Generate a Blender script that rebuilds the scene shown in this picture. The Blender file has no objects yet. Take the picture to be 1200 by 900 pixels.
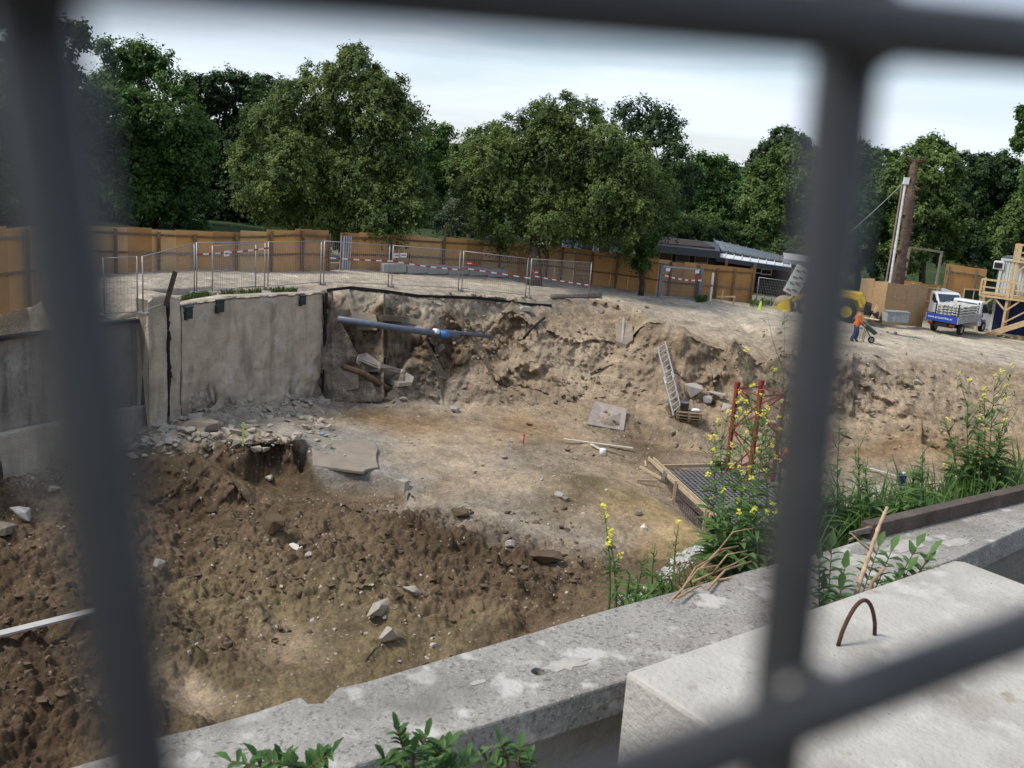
import bpy, math, random
import numpy as np
from mathutils import Vector, Matrix
from mathutils.geometry import delaunay_2d_cdt

# ------------------------------------------------------------------ camera, sky, sun, exposure
SC = bpy.context.scene
F = 1180.0
PITCH, ROLL = math.radians(13), math.radians(4.2)
_f = np.array([0, math.cos(PITCH), -math.sin(PITCH)])
_r0 = np.array([1.0, 0, 0]); _u0 = np.cross(_r0, _f)
_r = _r0*math.cos(ROLL) + _u0*math.sin(ROLL); _u = np.cross(_r, _f)
cam_d = bpy.data.cameras.new('camera'); cam = bpy.data.objects.new('camera', cam_d)
SC.collection.objects.link(cam); SC.camera = cam
cam_d.sensor_width = 36; cam_d.lens = F/1200*36
cam_d.clip_start = 0.01; cam_d.clip_end = 3000
cam_d.dof.use_dof = True; cam_d.dof.focus_distance = 40; cam_d.dof.aperture_fstop = 14.5
cam.matrix_world = Matrix((( _r[0], _u[0], -_f[0], 0), (_r[1], _u[1], -_f[1], 0), (_r[2], _u[2], -_f[2], 0), (0, 0, 0, 1)))
SUN_EL, SUN_AZ = math.radians(54), math.radians(-105)      # azimuth clockwise from +Y
w = bpy.data.worlds.new('World'); SC.world = w; w.use_nodes = True
nt = w.node_tree; N = nt.nodes; L = nt.links
bg = N['Background']
sky = N.new('ShaderNodeTexSky'); sky.sky_type = 'NISHITA'; sky.sun_disc = False
sky.sun_elevation = SUN_EL; sky.sun_rotation = SUN_AZ; sky.dust_density = .8; sky.air_density = 1.0; sky.ozone_density = 2
tc = N.new('ShaderNodeTexCoord'); mp = N.new('ShaderNodeMapping'); mp.inputs['Scale'].default_value = (1.1, 1.1, 12)
mp.inputs['Rotation'].default_value = (0.05, 0.08, 0.4)
nz = N.new('ShaderNodeTexNoise'); nz.inputs['Scale'].default_value = 1.6; nz.inputs['Detail'].default_value = 7; nz.inputs['Roughness'].default_value = .55; nz.inputs['Distortion'].default_value = .35
cr = N.new('ShaderNodeValToRGB'); cr.color_ramp.elements[0].position = .38; cr.color_ramp.elements[1].position = .64
cr.color_ramp.elements[0].color = (.12, .12, .12, 1); cr.color_ramp.elements[1].color = (.92, .92, .92, 1)
mx = N.new('ShaderNodeMix'); mx.data_type = 'RGBA'
L.new(tc.outputs['Generated'], mp.inputs['Vector']); L.new(mp.outputs[0], nz.inputs['Vector']); L.new(nz.outputs[0], cr.inputs[0])
L.new(cr.outputs[0], mx.inputs['Factor']); L.new(sky.outputs[0], mx.inputs['A']); mx.inputs['B'].default_value = (6.2, 6.8, 7.9, 1)
L.new(mx.outputs['Result'], bg.inputs['Color']); bg.inputs['Strength'].default_value = 0.085
sl = bpy.data.lights.new('sun', 'SUN'); sl.energy = 2.1; sl.angle = math.radians(14); sl.color = (1, .94, .84)
so = bpy.data.objects.new('sun', sl); SC.collection.objects.link(so)
so.rotation_euler = Vector((math.sin(SUN_AZ)*math.cos(SUN_EL), math.cos(SUN_AZ)*math.cos(SUN_EL), math.sin(SUN_EL))).to_track_quat('Z', 'Y').to_euler()
SC.view_settings.view_transform = 'Standard'; SC.view_settings.look = 'None'; SC.view_settings.exposure = 0.86; SC.view_settings.gamma = 1
SC.cycles.max_bounces = 5; SC.cycles.transparent_max_bounces = 6; SC.cycles.caustics_reflective = False; SC.cycles.caustics_refractive = False

# ------------------------------------------------------------------ finding places: a photo pixel's ray met with a real surface
def ray(px, py): return _f + _r*(px-600)/F - _u*(py-450)/F
def Z(px, py, z):
    v = ray(px, py); return v*(z/v[2])
PA, PB = -7.35, -.075
def PL(px, py):
    v = ray(px, py); return v*(PA/(v[2]-PB*v[0]))
def AT(px, py, depth): return ray(px, py)*depth
def PX(p):
    p = np.array(p, float); return (600+F*(p@_r)/(p@_f), 450-F*(p@_u)/(p@_f))
def zfor(x, y, py):
    lo, hi = -30., 20.
    for _ in range(50):
        m = (lo+hi)/2
        if PX((x, y, m))[1] > py: lo = m
        else: hi = m
    return m
def planez(x): return PA+PB*x

# ------------------------------------------------------------------ noise
def _h(ix, iy, s=0):
    a = (ix.astype(np.int64)*374761393 + iy.astype(np.int64)*668265263 + s*974711) & 0xFFFFFFFF
    a = ((a ^ (a >> 13))*1274126177) & 0xFFFFFFFF
    a = a ^ (a >> 16)
    return (a & 0xFFFFFF)/16777215.0
def vn(x, y, s=0):
    ix, iy = np.floor(x), np.floor(y); fx, fy = x-ix, y-iy
    fx = fx*fx*(3-2*fx); fy = fy*fy*(3-2*fy)
    a, b, c, d = _h(ix, iy, s), _h(ix+1, iy, s), _h(ix, iy+1, s), _h(ix+1, iy+1, s)
    return (a*(1-fx)+b*fx)*(1-fy)+(c*(1-fx)+d*fx)*fy - .5
def fbm(x, y, o=4, s=0, g=.5):
    t = 0; a = 1.
    for k in range(o):
        t = t + a*vn(x*2**k+k*17.3, y*2**k+k*9.1, s+k); a *= g
    return t
def clod(x, y, s=0):                       # lumps: rounded bumps of random size, one per cell
    ix, iy = np.floor(x), np.floor(y); best = np.zeros_like(x)
    for dx in (-1, 0, 1):
        for dy in (-1, 0, 1):
            cx, cy = ix+dx, iy+dy
            px_, py_ = cx+_h(cx, cy, s), cy+_h(cx, cy, s+1)
            rr = .25+.55*_h(cx, cy, s+2)**2
            d2 = ((x-px_)**2+(y-py_)**2)/(rr*rr)
            best = np.maximum(best, np.sqrt(np.clip(1-d2, 0, 1))*rr)
    return best

# ------------------------------------------------------------------ mesh helpers
def col_obj(name, data, parent=None):
    o = bpy.data.objects.new(name, data); SC.collection.objects.link(o)
    if parent is not None: o.parent = parent
    return o
def tag(o, label=None, cat=None, group=None, kind=None):
    if label: o['label'] = label
    if cat: o['category'] = cat
    if group: o['group'] = group
    if kind: o['kind'] = kind
    return o
def thing(name, label, cat, loc=(0, 0, 0), rz=0, group=None):
    o = bpy.data.objects.new(name, None); SC.collection.objects.link(o)
    o.location = loc; o.rotation_euler = (0, 0, rz); o.empty_display_size = .2
    return tag(o, label, cat, group)
def copy_tree(o, parent=None):
    c = o.copy(); SC.collection.objects.link(c); c.parent = parent
    for ch in list(o.children): copy_tree(ch, c)
    return c
class MB:
    def __init__(s): s.v = []; s.f = []; s.m = []
    def add(s, vs, fs, mi=0):
        b = len(s.v); s.v += [tuple(map(float, v)) for v in vs]; s.f += [tuple(i+b for i in f) for f in fs]; s.m += [mi]*len(fs); return s
    def box(s, c, d, rz=0, mi=0, M=None, taper=1.0):
        x, y, z = d[0]/2, d[1]/2, d[2]/2
        vs = [(-x, -y, -z), (x, -y, -z), (x, y, -z), (-x, y, -z), (-x*taper, -y*taper, z), (x*taper, -y*taper, z), (x*taper, y*taper, z), (-x*taper, y*taper, z)]
        R_ = M if M is not None else Matrix.Rotation(rz, 3, 'Z')
        vs = [R_ @ Vector(v) + Vector(c) for v in vs]
        return s.add(vs, [(3, 2, 1, 0), (4, 5, 6, 7), (0, 1, 5, 4), (1, 2, 6, 5), (2, 3, 7, 6), (3, 0, 4, 7)], mi)
    def bar(s, a, b, w_, h_=None, mi=0, up=(0, 0, 1)):          # rectangular bar a->b
        a = Vector(a); b = Vector(b); h_ = w_ if h_ is None else h_
        t = (b-a).normalized(); up = Vector(up)
        if abs(t.dot(up)) > .95: up = Vector((0, 1, 0))
        sd = t.cross(up).normalized(); up = sd.cross(t)
        vs = [p+sd*i*w_/2+up*j*h_/2 for p in (a, b) for i, j in ((-1, -1), (1, -1), (1, 1), (-1, 1))]
        return s.add(vs, [(0, 1, 2, 3), (7, 6, 5, 4), (4, 5, 1, 0), (5, 6, 2, 1), (6, 7, 3, 2), (7, 4, 0, 3)], mi)
    def tube(s, pts, r, n=8, mi=0, cap=True):
        pts = [Vector(p) for p in pts]; rs = r if isinstance(r, (list, tuple)) else [r]*len(pts)
        vs = []; prev = None
        for i, p in enumerate(pts):
            t = (pts[min(i+1, len(pts)-1)]-pts[max(i-1, 0)]).normalized()
            if prev is None: sd = t.orthogonal().normalized()
            else: sd = (prev - t*prev.dot(t)).normalized()
            prev = sd; up = t.cross(sd)
            vs += [p+(sd*math.cos(2*math.pi*k/n)+up*math.sin(2*math.pi*k/n))*rs[i] for k in range(n)]
        fs = []
        for i in range(len(pts)-1):
            for k in range(n):
                a, b = i*n+k, i*n+(k+1) % n; fs.append((a, b, b+n, a+n))
        if cap: fs += [tuple(range(n-1, -1, -1)), tuple(range((len(pts)-1)*n, len(pts)*n))]
        return s.add(vs, fs, mi)
    def prism(s, poly, h, axis='z', off=0, mi=0):                # outline (2-D), extruded off..off+h
        n = len(poly)
        def P3(p, q):
            return {'z': (p[0], p[1], q), 'y': (p[0], q, p[1]), 'x': (q, p[0], p[1])}[axis]
        vs = [P3(p, off) for p in poly]+[P3(p, off+h) for p in poly]
        fs = [tuple(range(n)), tuple(range(2*n-1, n-1, -1))]+[(i, i+n, (i+1) % n+n, (i+1) % n) for i in range(n)]
        return s.add(vs, fs, mi)
    def build(s, name, mat, parent=None, smooth=False, bevel=0, loc=None, rz=None):
        me = bpy.data.meshes.new(name); me.from_pydata(s.v, [], s.f)
        mats = mat if isinstance(mat, (list, tuple)) else [mat]
        for m_ in mats: me.materials.append(m_)
        if len(mats) > 1: me.polygons.foreach_set('material_index', s.m)
        import bmesh
        b = bmesh.new(); b.from_mesh(me); bmesh.ops.recalc_face_normals(b, faces=b.faces); b.to_mesh(me); b.free()
        if smooth: me.polygons.foreach_set('use_smooth', [True]*len(me.polygons))
        o = col_obj(name, me, parent)
        if loc is not None: o.location = loc
        if rz is not None: o.rotation_euler = (0, 0, rz)
        if bevel:
            md = o.modifiers.new('bevel', 'BEVEL'); md.width = bevel; md.segments = 2; md.limit_method = 'ANGLE'
        return o

# ------------------------------------------------------------------ materials
MATS = {}
def mat(name, col, rough=.8, metal=0, var=.25, scale=6, bump=.15, bscale=40, col2=None, speck=None, spec=.3, stain=None):
    if name in MATS: return MATS[name]
    m = bpy.data.materials.new(name); m.use_nodes = True; nt = m.node_tree; N = nt.nodes; L = nt.links
    b = N['Principled BSDF']; b.inputs['Roughness'].default_value = rough; b.inputs['Metallic'].default_value = metal
    b.inputs['Specular IOR Level'].default_value = spec
    tc = N.new('ShaderNodeTexCoord'); n1 = N.new('ShaderNodeTexNoise'); n1.inputs['Scale'].default_value = scale; n1.inputs['Detail'].default_value = 6; n1.inputs['Roughness'].default_value = .6
    L.new(tc.outputs['Object'], n1.inputs['Vector'])
    r = N.new('ShaderNodeValToRGB'); r.color_ramp.elements[0].position = .32; r.color_ramp.elements[1].position = .68
    c2 = col2 or tuple(min(1, c*(1+var)) for c in col); c1 = tuple(c*(1-var) for c in col) if not col2 else col
    r.color_ramp.elements[0].color = (*c1, 1); r.color_ramp.elements[1].color = (*c2, 1)
    L.new(n1.outputs[0], r.inputs[0]); out = r.outputs[0]
    def overlay(out, colr, sc, lo, hi, det=3):
        nn = N.new('ShaderNodeTexNoise'); nn.inputs['Scale'].default_value = sc; nn.inputs['Detail'].default_value = det; L.new(tc.outputs['Object'], nn.inputs['Vector'])
        rr = N.new('ShaderNodeMapRange'); rr.inputs[1].default_value = lo; rr.inputs[2].default_value = hi; L.new(nn.outputs[0], rr.inputs[0])
        mm = N.new('ShaderNodeMix'); mm.data_type = 'RGBA'; L.new(rr.outputs[0], mm.inputs['Factor']); L.new(out, mm.inputs['A']); mm.inputs['B'].default_value = (*colr, 1)
        return mm.outputs['Result']
    if speck:
        for (colr, sc, lo, hi) in speck: out = overlay(out, colr, sc, lo, hi)
    L.new(out, b.inputs['Base Color'])
    if bump:
        n2 = N.new('ShaderNodeTexNoise'); n2.inputs['Scale'].default_value = bscale; n2.inputs['Detail'].default_value = 5; L.new(tc.outputs['Object'], n2.inputs['Vector'])
        bp = N.new('ShaderNodeBump'); bp.inputs['Strength'].default_value = min(1, bump*2); bp.inputs['Distance'].default_value = .6/bscale
        L.new(n2.outputs[0], bp.inputs['Height']); L.new(bp.outputs[0], b.inputs['Normal'])
    MATS[name] = m; return m
# ------------------------------------------------------------------ the ground: one sheet from the parapet to the horizon
GRV = (.41, .355, .28); GRV2 = (.33, .28, .215); TAN = (.27, .205, .137); TAN2 = (.325, .255, .178); BRN = (.130, .092, .056); DRK = (.078, .053, .032)
OCH = (.235, .155, .085); MUD = (.245, .208, .16); SND = (.33, .24, .115); GRY = (.27, .25, .22); PAL = (.36, .315, .25); GRN = (.035, .06, .02); OLV = (.150, .115, .066)
CP = []
def cp(px, py, z, c, r): CP.append((*PL(px, py), c, r) if z is None else (*Z(px, py, z), c, r))
def cw(x, y, z, c, r): CP.append((x, y, z, c, r))
# plateau
for px, py in ((110, 330), (60, 345), (165, 340), (250, 335), (350, 325), (460, 325), (560, 330), (650, 335), (740, 345), (850, 365), (960, 380), (1060, 392), (1150, 400), (1200, 405), (230, 318), (420, 322), (1200, 425)):
    cp(px, py, None, GRV, .03)
for px, py in ((230, 349), (260, 347), (300, 344), (381, 341)): cp(px, py, None, GRV2, .04)
# lip of the cut (plateau edge) and a second row just below it
LIP = [(390, 340), (450, 341), (520, 344), (600, 349), (650, 351), (700, 353), (742, 359), (762, 372), (800, 383), (860, 394), (930, 405), (1000, 414), (1080, 420), (1150, 424), (1215, 430), (1290, 438)]
for px, py in LIP:
    cp(px, py, None, GRV2, .06)
    x, y, z = PL(px, py+2); s_ = .5 if px < 760 else .2; cw(x*.992, y*.992, z-s_, BRN if px < 640 else TAN, .12)
# upper face, mid face, foot of the cut
for px, py, z, c, r in ((400, 395, -9.0, TAN, .30), (450, 400, -9.2, TAN2, .30), (500, 395, -8.9, BRN, .3), (560, 400, -9.3, TAN, .30), (620, 385, -8.6, TAN2, .3), (680, 395, -8.9, TAN2, .22), (730, 400, -9.1, TAN, .3), (640, 430, -10.2, TAN2, .12), (690, 440, -10.5, TAN2, .12),
                     (395, 440, -10.8, BRN, .3), (450, 445, -11.0, BRN, .35), (520, 440, -10.7, BRN, .35), (580, 445, -10.9, TAN, .3), (620, 455, -11.2, TAN, .2), (560, 420, -9.9, TAN, .3),
                     (390, 470, -11.4, MUD, .12), (450, 473, -11.6, MUD, .12), (520, 477, -11.7, MUD, .12), (600, 478, -11.7, TAN, .12), (680, 476, -11.6, TAN, .12), (740, 478, -11.5, TAN, .12), (760, 445, -10.4, TAN, .15),
                     (760, 405, -9.0, TAN, .15), (790, 410, -9.1, TAN, .10), (775, 430, -9.9, TAN, .15), (805, 440, -10.1, TAN, .2), (850, 412, -9.0, TAN, .12), (850, 440, -10.0, TAN, .18), (830, 472, -11.2, TAN, .25), (790, 470, -11.1, TAN, .15), (875, 472, -11.0, TAN, .15), (890, 425, -9.4, TAN, .12),
                     (930, 440, -9.9, TAN, .15), (920, 480, -11.3, TAN, .1), (1000, 450, -10.0, TAN2, .18), (1000, 490, -11.4, TAN2, .2), (1080, 455, -10.0, TAN2, .2), (1080, 495, -11.3, TAN, .22), (1160, 460, -10.1, TAN2, .2), (1160, 500, -11.3, TAN, .22), (1240, 470, -10.2, TAN, .2), (1240, 510, -11.4, TAN, .2),
                     (830, 500, -12.0, TAN, .1), (900, 505, -12.0, TAN, .1), (780, 500, -11.9, TAN, .1), (1000, 515, -12.0, TAN, .1), (1080, 522, -12.0, OCH, .1), (1160, 530, -12.0, OCH, .1), (1240, 540, -12.0, TAN, .1),
                     (1000, 532, -12.3, OCH, .12), (1080, 540, -12.8, OCH, .1), (1150, 548, -12.8, OCH, .1), (1000, 560, -12.8, MUD, .15), (1080, 570, -12.9, MUD, .15), (1200, 580, -12.9, TAN, .1), (1300, 590, -12.9, TAN, .1),
                     (760, 528, -12.2, BRN, .1), (840, 530, -12.1, TAN, .1), (900, 535, -12.2, TAN, .1), (765, 545, -13.2, BRN, .1), (850, 545, -13.3, MUD, .02), (940, 545, -13.3, MUD, .02), (835, 625, -13.3, MUD, .02), (960, 625, -13.3, MUD, .02), (740, 565, -12.2, TAN, .05), (780, 600, -12.2, SND, .03), (800, 625, -12.2, SND, .04), (850, 640, -12.3, OLV, .08)):
    cp(px, py, z, c, r)
# floor
for px, py, z, c, r in ((430, 490, -11.7, OCH, .06), (480, 500, -11.8, OCH, .05), (560, 495, -11.8, TAN, .05), (620, 500, -11.8, OCH, .05), (680, 500, -11.8, TAN, .06), (500, 520, -11.8, TAN2, .05), (560, 530, -11.8, TAN2, .06), (460, 540, -11.8, MUD, .04), (600, 540, -11.8, MUD, .06), (530, 560, -11.85, TAN2, .06),
                     (700, 520, -11.9, TAN, .08), (640, 560, -11.6, TAN2, .06), (690, 560, -11.7, OLV, .05), (660, 590, -12.0, OLV, .05), (600, 590, -12.0, MUD, .06), (540, 590, -11.95, MUD, .08), (700, 600, -12.1, TAN, .08), (620, 620, -12.1, MUD, .1), (690, 640, -12.2, MUD, .12), (740, 620, -12.2, TAN, .08), (740, 660, -12.3, BRN, .2), (720, 560, -12.1, TAN, .1),
                     # rubble bench below the walls
                     (345, 468, -11.25, PAL, .14), (290, 472, -11.1, PAL, .2), (250, 484, -11.0, PAL, .25), (300, 498, -11.05, PAL, .2), (210, 496, -11.0, PAL, .25), (232, 470, -10.9, PAL, .2), (175, 522, -11.1, TAN, .2), (250, 515, -11.0, TAN, .2), (320, 508, -11.0, TAN, .2), (380, 490, -11.4, TAN2, .12), (360, 516, -11.3, GRY, .0), (440, 517, -11.6, GRY, .0),
                     (160, 533, -11.1, BRN, .12), (230, 530, -11.0, BRN, .1), (300, 524, -11.0, BRN, .15), (340, 522, -11.0, DRK, .2),
                     (165, 566, -12.3, DRK, .05), (230, 574, -12.5, DRK, .06), (300, 572, -12.5, DRK, .1), (345, 562, -12.3, DRK, .1), (365, 548, -11.6, GRY, .0), (440, 551, -11.7, GRY, .01), (352, 556, -11.9, DRK, .05), (465, 562, -11.8, GRY, .03), (360, 582, -12.5, BRN, .03), (460, 582, -12.4, BRN, .03), (490, 590, -12.2, MUD, .1),
                     # dark spoil heap in front
                     (200, 600, -12.5, DRK, .3), (300, 600, -12.4, BRN, .3), (400, 600, -12.2, BRN, .3), (480, 605, -12.1, DRK, .35), (250, 640, -12.1, BRN, .4), (350, 640, -12.0, BRN, .4), (450, 640, -11.9, BRN, .4), (540, 630, -12.0, DRK, .4), (600, 650, -12.1, DRK, .4), (650, 660, -12.2, BRN, .3),
                     (220, 700, -12.1, OLV, .4), (330, 700, -12.0, OLV, .3), (440, 690, -11.7, OLV, .3), (520, 700, -12.0, BRN, .4), (600, 710, -12.1, BRN, .4), (350, 748, -12.4, TAN, .03), (410, 735, -12.3, OLV, .06), (450, 750, -12.1, OLV, .2), (300, 760, -12.4, BRN, .2), (220, 770, -12.3, OLV, .35), (500, 750, -12.3, OLV, .15), (580, 740, -12.3, OLV, .15), (660, 700, -12.3, BRN, .25),
                     (220, 815, -12.6, TAN2, .05), (170, 830, -12.6, TAN, .2), (300, 810, -12.6, OLV, .1), (400, 800, -12.6, OLV, .1), (500, 790, -12.6, OLV, .12), (600, 760, -12.6, BRN, .15), (300, 850, -12.7, OLV, .15), (450, 850, -12.7, BRN, .15),
                     (0, 552, -11.6, MUD, .2), (60, 545, -11.6, MUD, .2), (130, 535, -11.7, MUD, .2), (0, 575, -11.8, BRN, .25), (60, 580, -11.9, MUD, .25), (110, 590, -12.1, BRN, .2), (40, 620, -12.0, BRN, .3), (0, 660, -12.1, DRK, .4), (100, 680, -12.2, BRN, .4), (-80, 620, -12, BRN, .3), (-80, 760, -12.2, BRN, .3), (-150, 560, -11.6, MUD, .2),
                     (0, 750, -12.3, DRK, .3), (80, 760, -12.3, DRK, .25), (60, 830, -12.4, DRK, .45), (0, 880, -12.4, DRK, .45), (120, 850, -12.5, DRK, .4), (0, 940, -12.5, DRK, .3), (-150, 900, -12.5, BRN, .3), (-300, 640, -12, BRN, .3)):
    cp(px, py, z, c, r)
# earth bank outside the parapet on the right, falling away into the pit
DIRP = np.array([.816, .578]); NRM = np.array([-.578, .816])
def par(t, d): q = np.array([.334, 3.05])+DIRP*t+NRM*d; return q
for t, d, z, c, r in ((-.02, .0, -1.75, MUD, .0), (.6, .0, -1.55, BRN, .02), (1.2, .0, -1.52, OLV, .02), (1.9, 0, -1.5, OLV, .02), (2.7, 0, -1.5, OLV, .02), (4, 0, -1.5, OLV, .02), (7, 0, -1.5, OLV, .02), (12, 0, -1.5, OLV, .02),
                  (-.3, .9, -8, BRN, .05), (-.4, 2.6, -12.2, BRN, .1), (-.1, -.03, -6.5, BRN, .0), (-.4, .02, -12.5, BRN, 0), (-1.5, .02, -12.6, BRN, 0), (-4, .02, -12.6, BRN, 0), (-9, .02, -12.6, BRN, 0), (-14, .02, -12.6, BRN, 0), (-1.5, 3, -12.5, BRN, .1), (-.2, 6, -12.3, BRN, .1), (-5, 4, -12.5, BRN, .1),
                  (20, 0, -1.8, OLV, .02), (20, 4, -3, OLV, .02), (20, 10, -8, OLV, .02), (30, 0, -2, OLV, 0), (30, 8, -6, OLV, 0)):
    x, y = par(t, d); cw(x, y, z, c, r)
CREST = [(722, 706, -1.8), (745, 690, -2.1), (775, 664, -2.5), (815, 641, -2.8), (860, 634, -2.9), (930, 618, -2.9), (1000, 604, -2.8), (1080, 590, -2.7), (1150, 574, -2.6), (1230, 556, -2.5), (1330, 532, -2.4)]
for px, py, z in CREST:
    q_ = Z(px, py, z); cw(q_[0], q_[1], q_[2], BRN, .03)
    cw(q_[0]*1.12, q_[1]*1.12, z-1.3, BRN, .06)
    cw(q_[0]*2.0, q_[1]*2.0, -10.5, BRN, .1)
for t in (-30, -20, -12, -9, -4, -2, -1, -.3, 0, .6, 1.2, 2, 3, 5, 8, 12, 20, 30, 45):         # our side of the parapet (the street covers it)
    for d in (-.2, -8, -30):
        x, y = par(t, d); cw(x, y, -2.6, MUD, 0)
# the ground left of and behind the retaining walls
WA = Z(0, 395, -7.0)[:2]; WB = Z(165, 372, -7.0)[:2]; WC = PL(192, 352)[:2]; WD = PL(380, 343)[:2]
wdir = (WB-WA)/np.linalg.norm(WB-WA); wn = np.array([-wdir[1], wdir[0]])      # wn points away from the pit (left)
for t, z in ((-16, -7), (-8, -7), (0, -7), (2.7, -7), (4.8, -7.0)):
    q = WA+wdir*t
    a = q+wn*.30; cw(a[0], a[1], z-.02, GRV2, .03)
    a = q-wn*.02; cw(a[0], a[1], -11.6, MUD, .1)
    a = q+wn*2.2; cw(a[0], a[1], -6.6, GRV, .03)
    a = q+wn*6; cw(a[0], a[1], -6.2, GRV, .03)
for (a, b) in ((WC, WD),):
    dd = (b-a)/np.linalg.norm(b-a); nn = np.array([-dd[1], dd[0]])
    for t in (.05, .35, .7, .98):
        q = a+(b-a)*t; p = q+nn*.25; cw(p[0], p[1], planez(p[0])-.03, GRV2, .03)
        p = q-nn*.03; cw(p[0], p[1], zfor(p[0], p[1], {.05: 447, .35: 463, .7: 461, .98: 462}[t]), PAL, .1)
for x, y, z in ((-60, 20, -6), (-60, 60, -6), (-40, 30, -6.1), (-40, 80, -6), (-20, 75, -6.6), (0, 90, -7.3), (20, 95, -8.6), (45, 60, -10), (45, 90, -10.3), (70, 50, -11), (80, 90, -11),
                (-60, 0, -6), (-60, -40, -6), (70, -40, -3), (70, 10, -8), (45, 40, -11), (32, 48, -10.2), (38, 30, -12)):
    cw(x, y, z, GRV if y < 60 else GRN, .03)
for x, y, z in ((-28, 66, -6.3), (-10, 72, -6.9), (10, 76, -8), (28, 84, -9.6), (50, 80, -10.4), (-45, 55, -6), (-150, 140, -6), (-60, 130, -5), (0, 130, -6), (60, 130, -8), (150, 140, -9), (-400, 300, 0), (0, 380, 2), (400, 300, -2), (-400, -60, -6), (400, -60, -6), (-150, 0, -6), (150, 0, -9)):
    cw(x, y, z, GRN, .05)
_P = np.array([[c[0], c[1], c[2], *c[3], c[4]] for c in CP])
_res = delaunay_2d_cdt([Vector((p[0], p[1])) for p in _P], [], [], 0, 1e-5)
_tv = np.array([[v.x, v.y] for v in _res[0]]); _own = [o[0] for o in _res[3]]
_tp = _P[_own]; _tt = np.array([t for t in _res[2]])
def tin(x, y):
    """height, colour and roughness of the base ground at many points"""
    out = np.zeros((len(x), 5)); out[:, 0] = -8; out[:, 1:4] = GRN
    A = _tp[_tt]; 
    order = np.argsort(x); xs = x[order]
    for T in A:
        x0, x1 = T[:, 0].min(), T[:, 0].max(); y0, y1 = T[:, 1].min(), T[:, 1].max()
        i0, i1 = np.searchsorted(xs, x0), np.searchsorted(xs, x1, 'right')
        idx = order[i0:i1]; yy = y[idx]; idx = idx[(yy >= y0) & (yy <= y1)]
        if not len(idx): continue
        px_, py_ = x[idx], y[idx]
        (ax, ay), (bx, by), (cx, cy) = T[:, :2]
        den = (by-cy)*(ax-cx)+(cx-bx)*(ay-cy)
        if abs(den) < 1e-12: continue
        l1 = ((by-cy)*(px_-cx)+(cx-bx)*(py_-cy))/den; l2 = ((cy-ay)*(px_-cx)+(ax-cx)*(py_-cy))/den; l3 = 1-l1-l2
        k = (l1 >= -1e-9) & (l2 >= -1e-9) & (l3 >= -1e-9); idx = idx[k]
        out[idx] = l1[k, None]*T[0, 2:]+l2[k, None]*T[1, 2:]+l3[k, None]*T[2, 2:]
    return out
def relief(x, y, rough):
    rg = np.sin((x*.45+y*.9)*3.1+fbm(x*.4, y*.4, 3, 61)*6)*np.clip(fbm(x*.3+9, y*.3, 2, 66)+.15, 0, .5)*.55
    n = fbm(x*.42, y*.42, 5, 3)*1.9 + rg + fbm(x*2.1+5, y*2.1, 4, 11, .6)*.45
    c = clod(x*1.05, y*1.05, 21)*.55 + clod(x*2.3, y*2.3, 31)*.50 + clod(x*4.7, y*4.7, 41)*.34 + clod(x*8.5+3, y*8.5, 43)*.18
    return rough*(n*.9+c*1.25-.25) + np.clip(rough, 0, .03)*fbm(x*5, y*5, 3, 51)
def ground(x, y):
    x = np.atleast_1d(np.asarray(x, float)); y = np.atleast_1d(np.asarray(y, float))
    t = tin(x, y); return t[:, 0]+relief(x, y, t[:, 4])
def gz(x, y): return float(ground(x, y)[0])
_dd = np.concatenate([np.geomspace(4.0, 14, 60), np.geomspace(14.02, 75, 900)])
def hit(px, py, dmin=12):                      # where a photo pixel's ray meets the ground
    v = ray(px, py); v = v/np.hypot(v[0], v[1]); D = _dd[_dd > dmin]
    g = ground(v[0]*D, v[1]*D); b = (v[2]*D < g)
    i = int(np.argmax(b)) if b.any() else len(D)-1
    d = D[i]; return Vector((v[0]*d, v[1]*d, float(g[i])))

fa = np.radians(np.linspace(-30.5, 31.5, 1000))
fa = np.concatenate([np.radians(np.linspace(-150, -31, 90)), fa, np.radians(np.linspace(32, 150, 90))])
rr = np.concatenate([np.geomspace(.9, 2.4, 12)[:-1], np.geomspace(2.4, 14, 190)[:-1], np.geomspace(14, 38, 680)[:-1], np.geomspace(38, 62, 520)[:-1], np.geomspace(62, 140, 60)[:-1], np.geomspace(140, 1500, 24)])
AA, RR = np.meshgrid(fa, rr); gx = (np.sin(AA)*RR).ravel(); gy = (np.cos(AA)*RR).ravel()
wx = gx+fbm(gx*.5, gy*.5, 4, 71)*.9; wy = gy+fbm(gx*.5+40, gy*.5, 4, 77)*.9
tb = tin(gx, gy); tw = tin(wx, wy)
rw = np.clip(RR.ravel()/12, 0, 1)[:, None]
colr = tb[:, 1:4]*(1-rw)+tw[:, 1:4]*rw
hz = tb[:, 0]+relief(gx, gy, tb[:, 4])
# sideways lumps where the ground is steep, so that the cut faces are rugged too
H2 = hz.reshape(AA.shape); gr = np.gradient(tb[:, 0].reshape(AA.shape), axis=0)/np.gradient(RR, axis=0)
steep = np.clip((np.abs(gr)-.35)/.6, 0, 1).ravel()*np.clip((RR.ravel()-20)/6, 0, 1)*(tb[:, 4] > .07)
q1 = gx*np.cos(.9)+gy*.2; q2 = hz*1.3
lump = (clod(gx*.7, hz*.9+gy*.12, 5)*.55 + clod(gx*2.2, hz*2.4, 15)*.38 + fbm(gx*.7, hz*.8, 6, 8, .58)*1.7 + (.5-np.abs(fbm(gx*1.3+7, hz*1.1, 4, 28)))*.5 + fbm(gx*5, hz*5, 4, 18, .65)*.42 - .5)*steep*np.clip(tb[:, 4]/.3, .25, 1)*.72
az = AA.ravel(); ox = -np.sin(az)*lump; oy = -np.cos(az)*lump
me = bpy.data.meshes.new('ground')
nr, na = AA.shape
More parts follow.
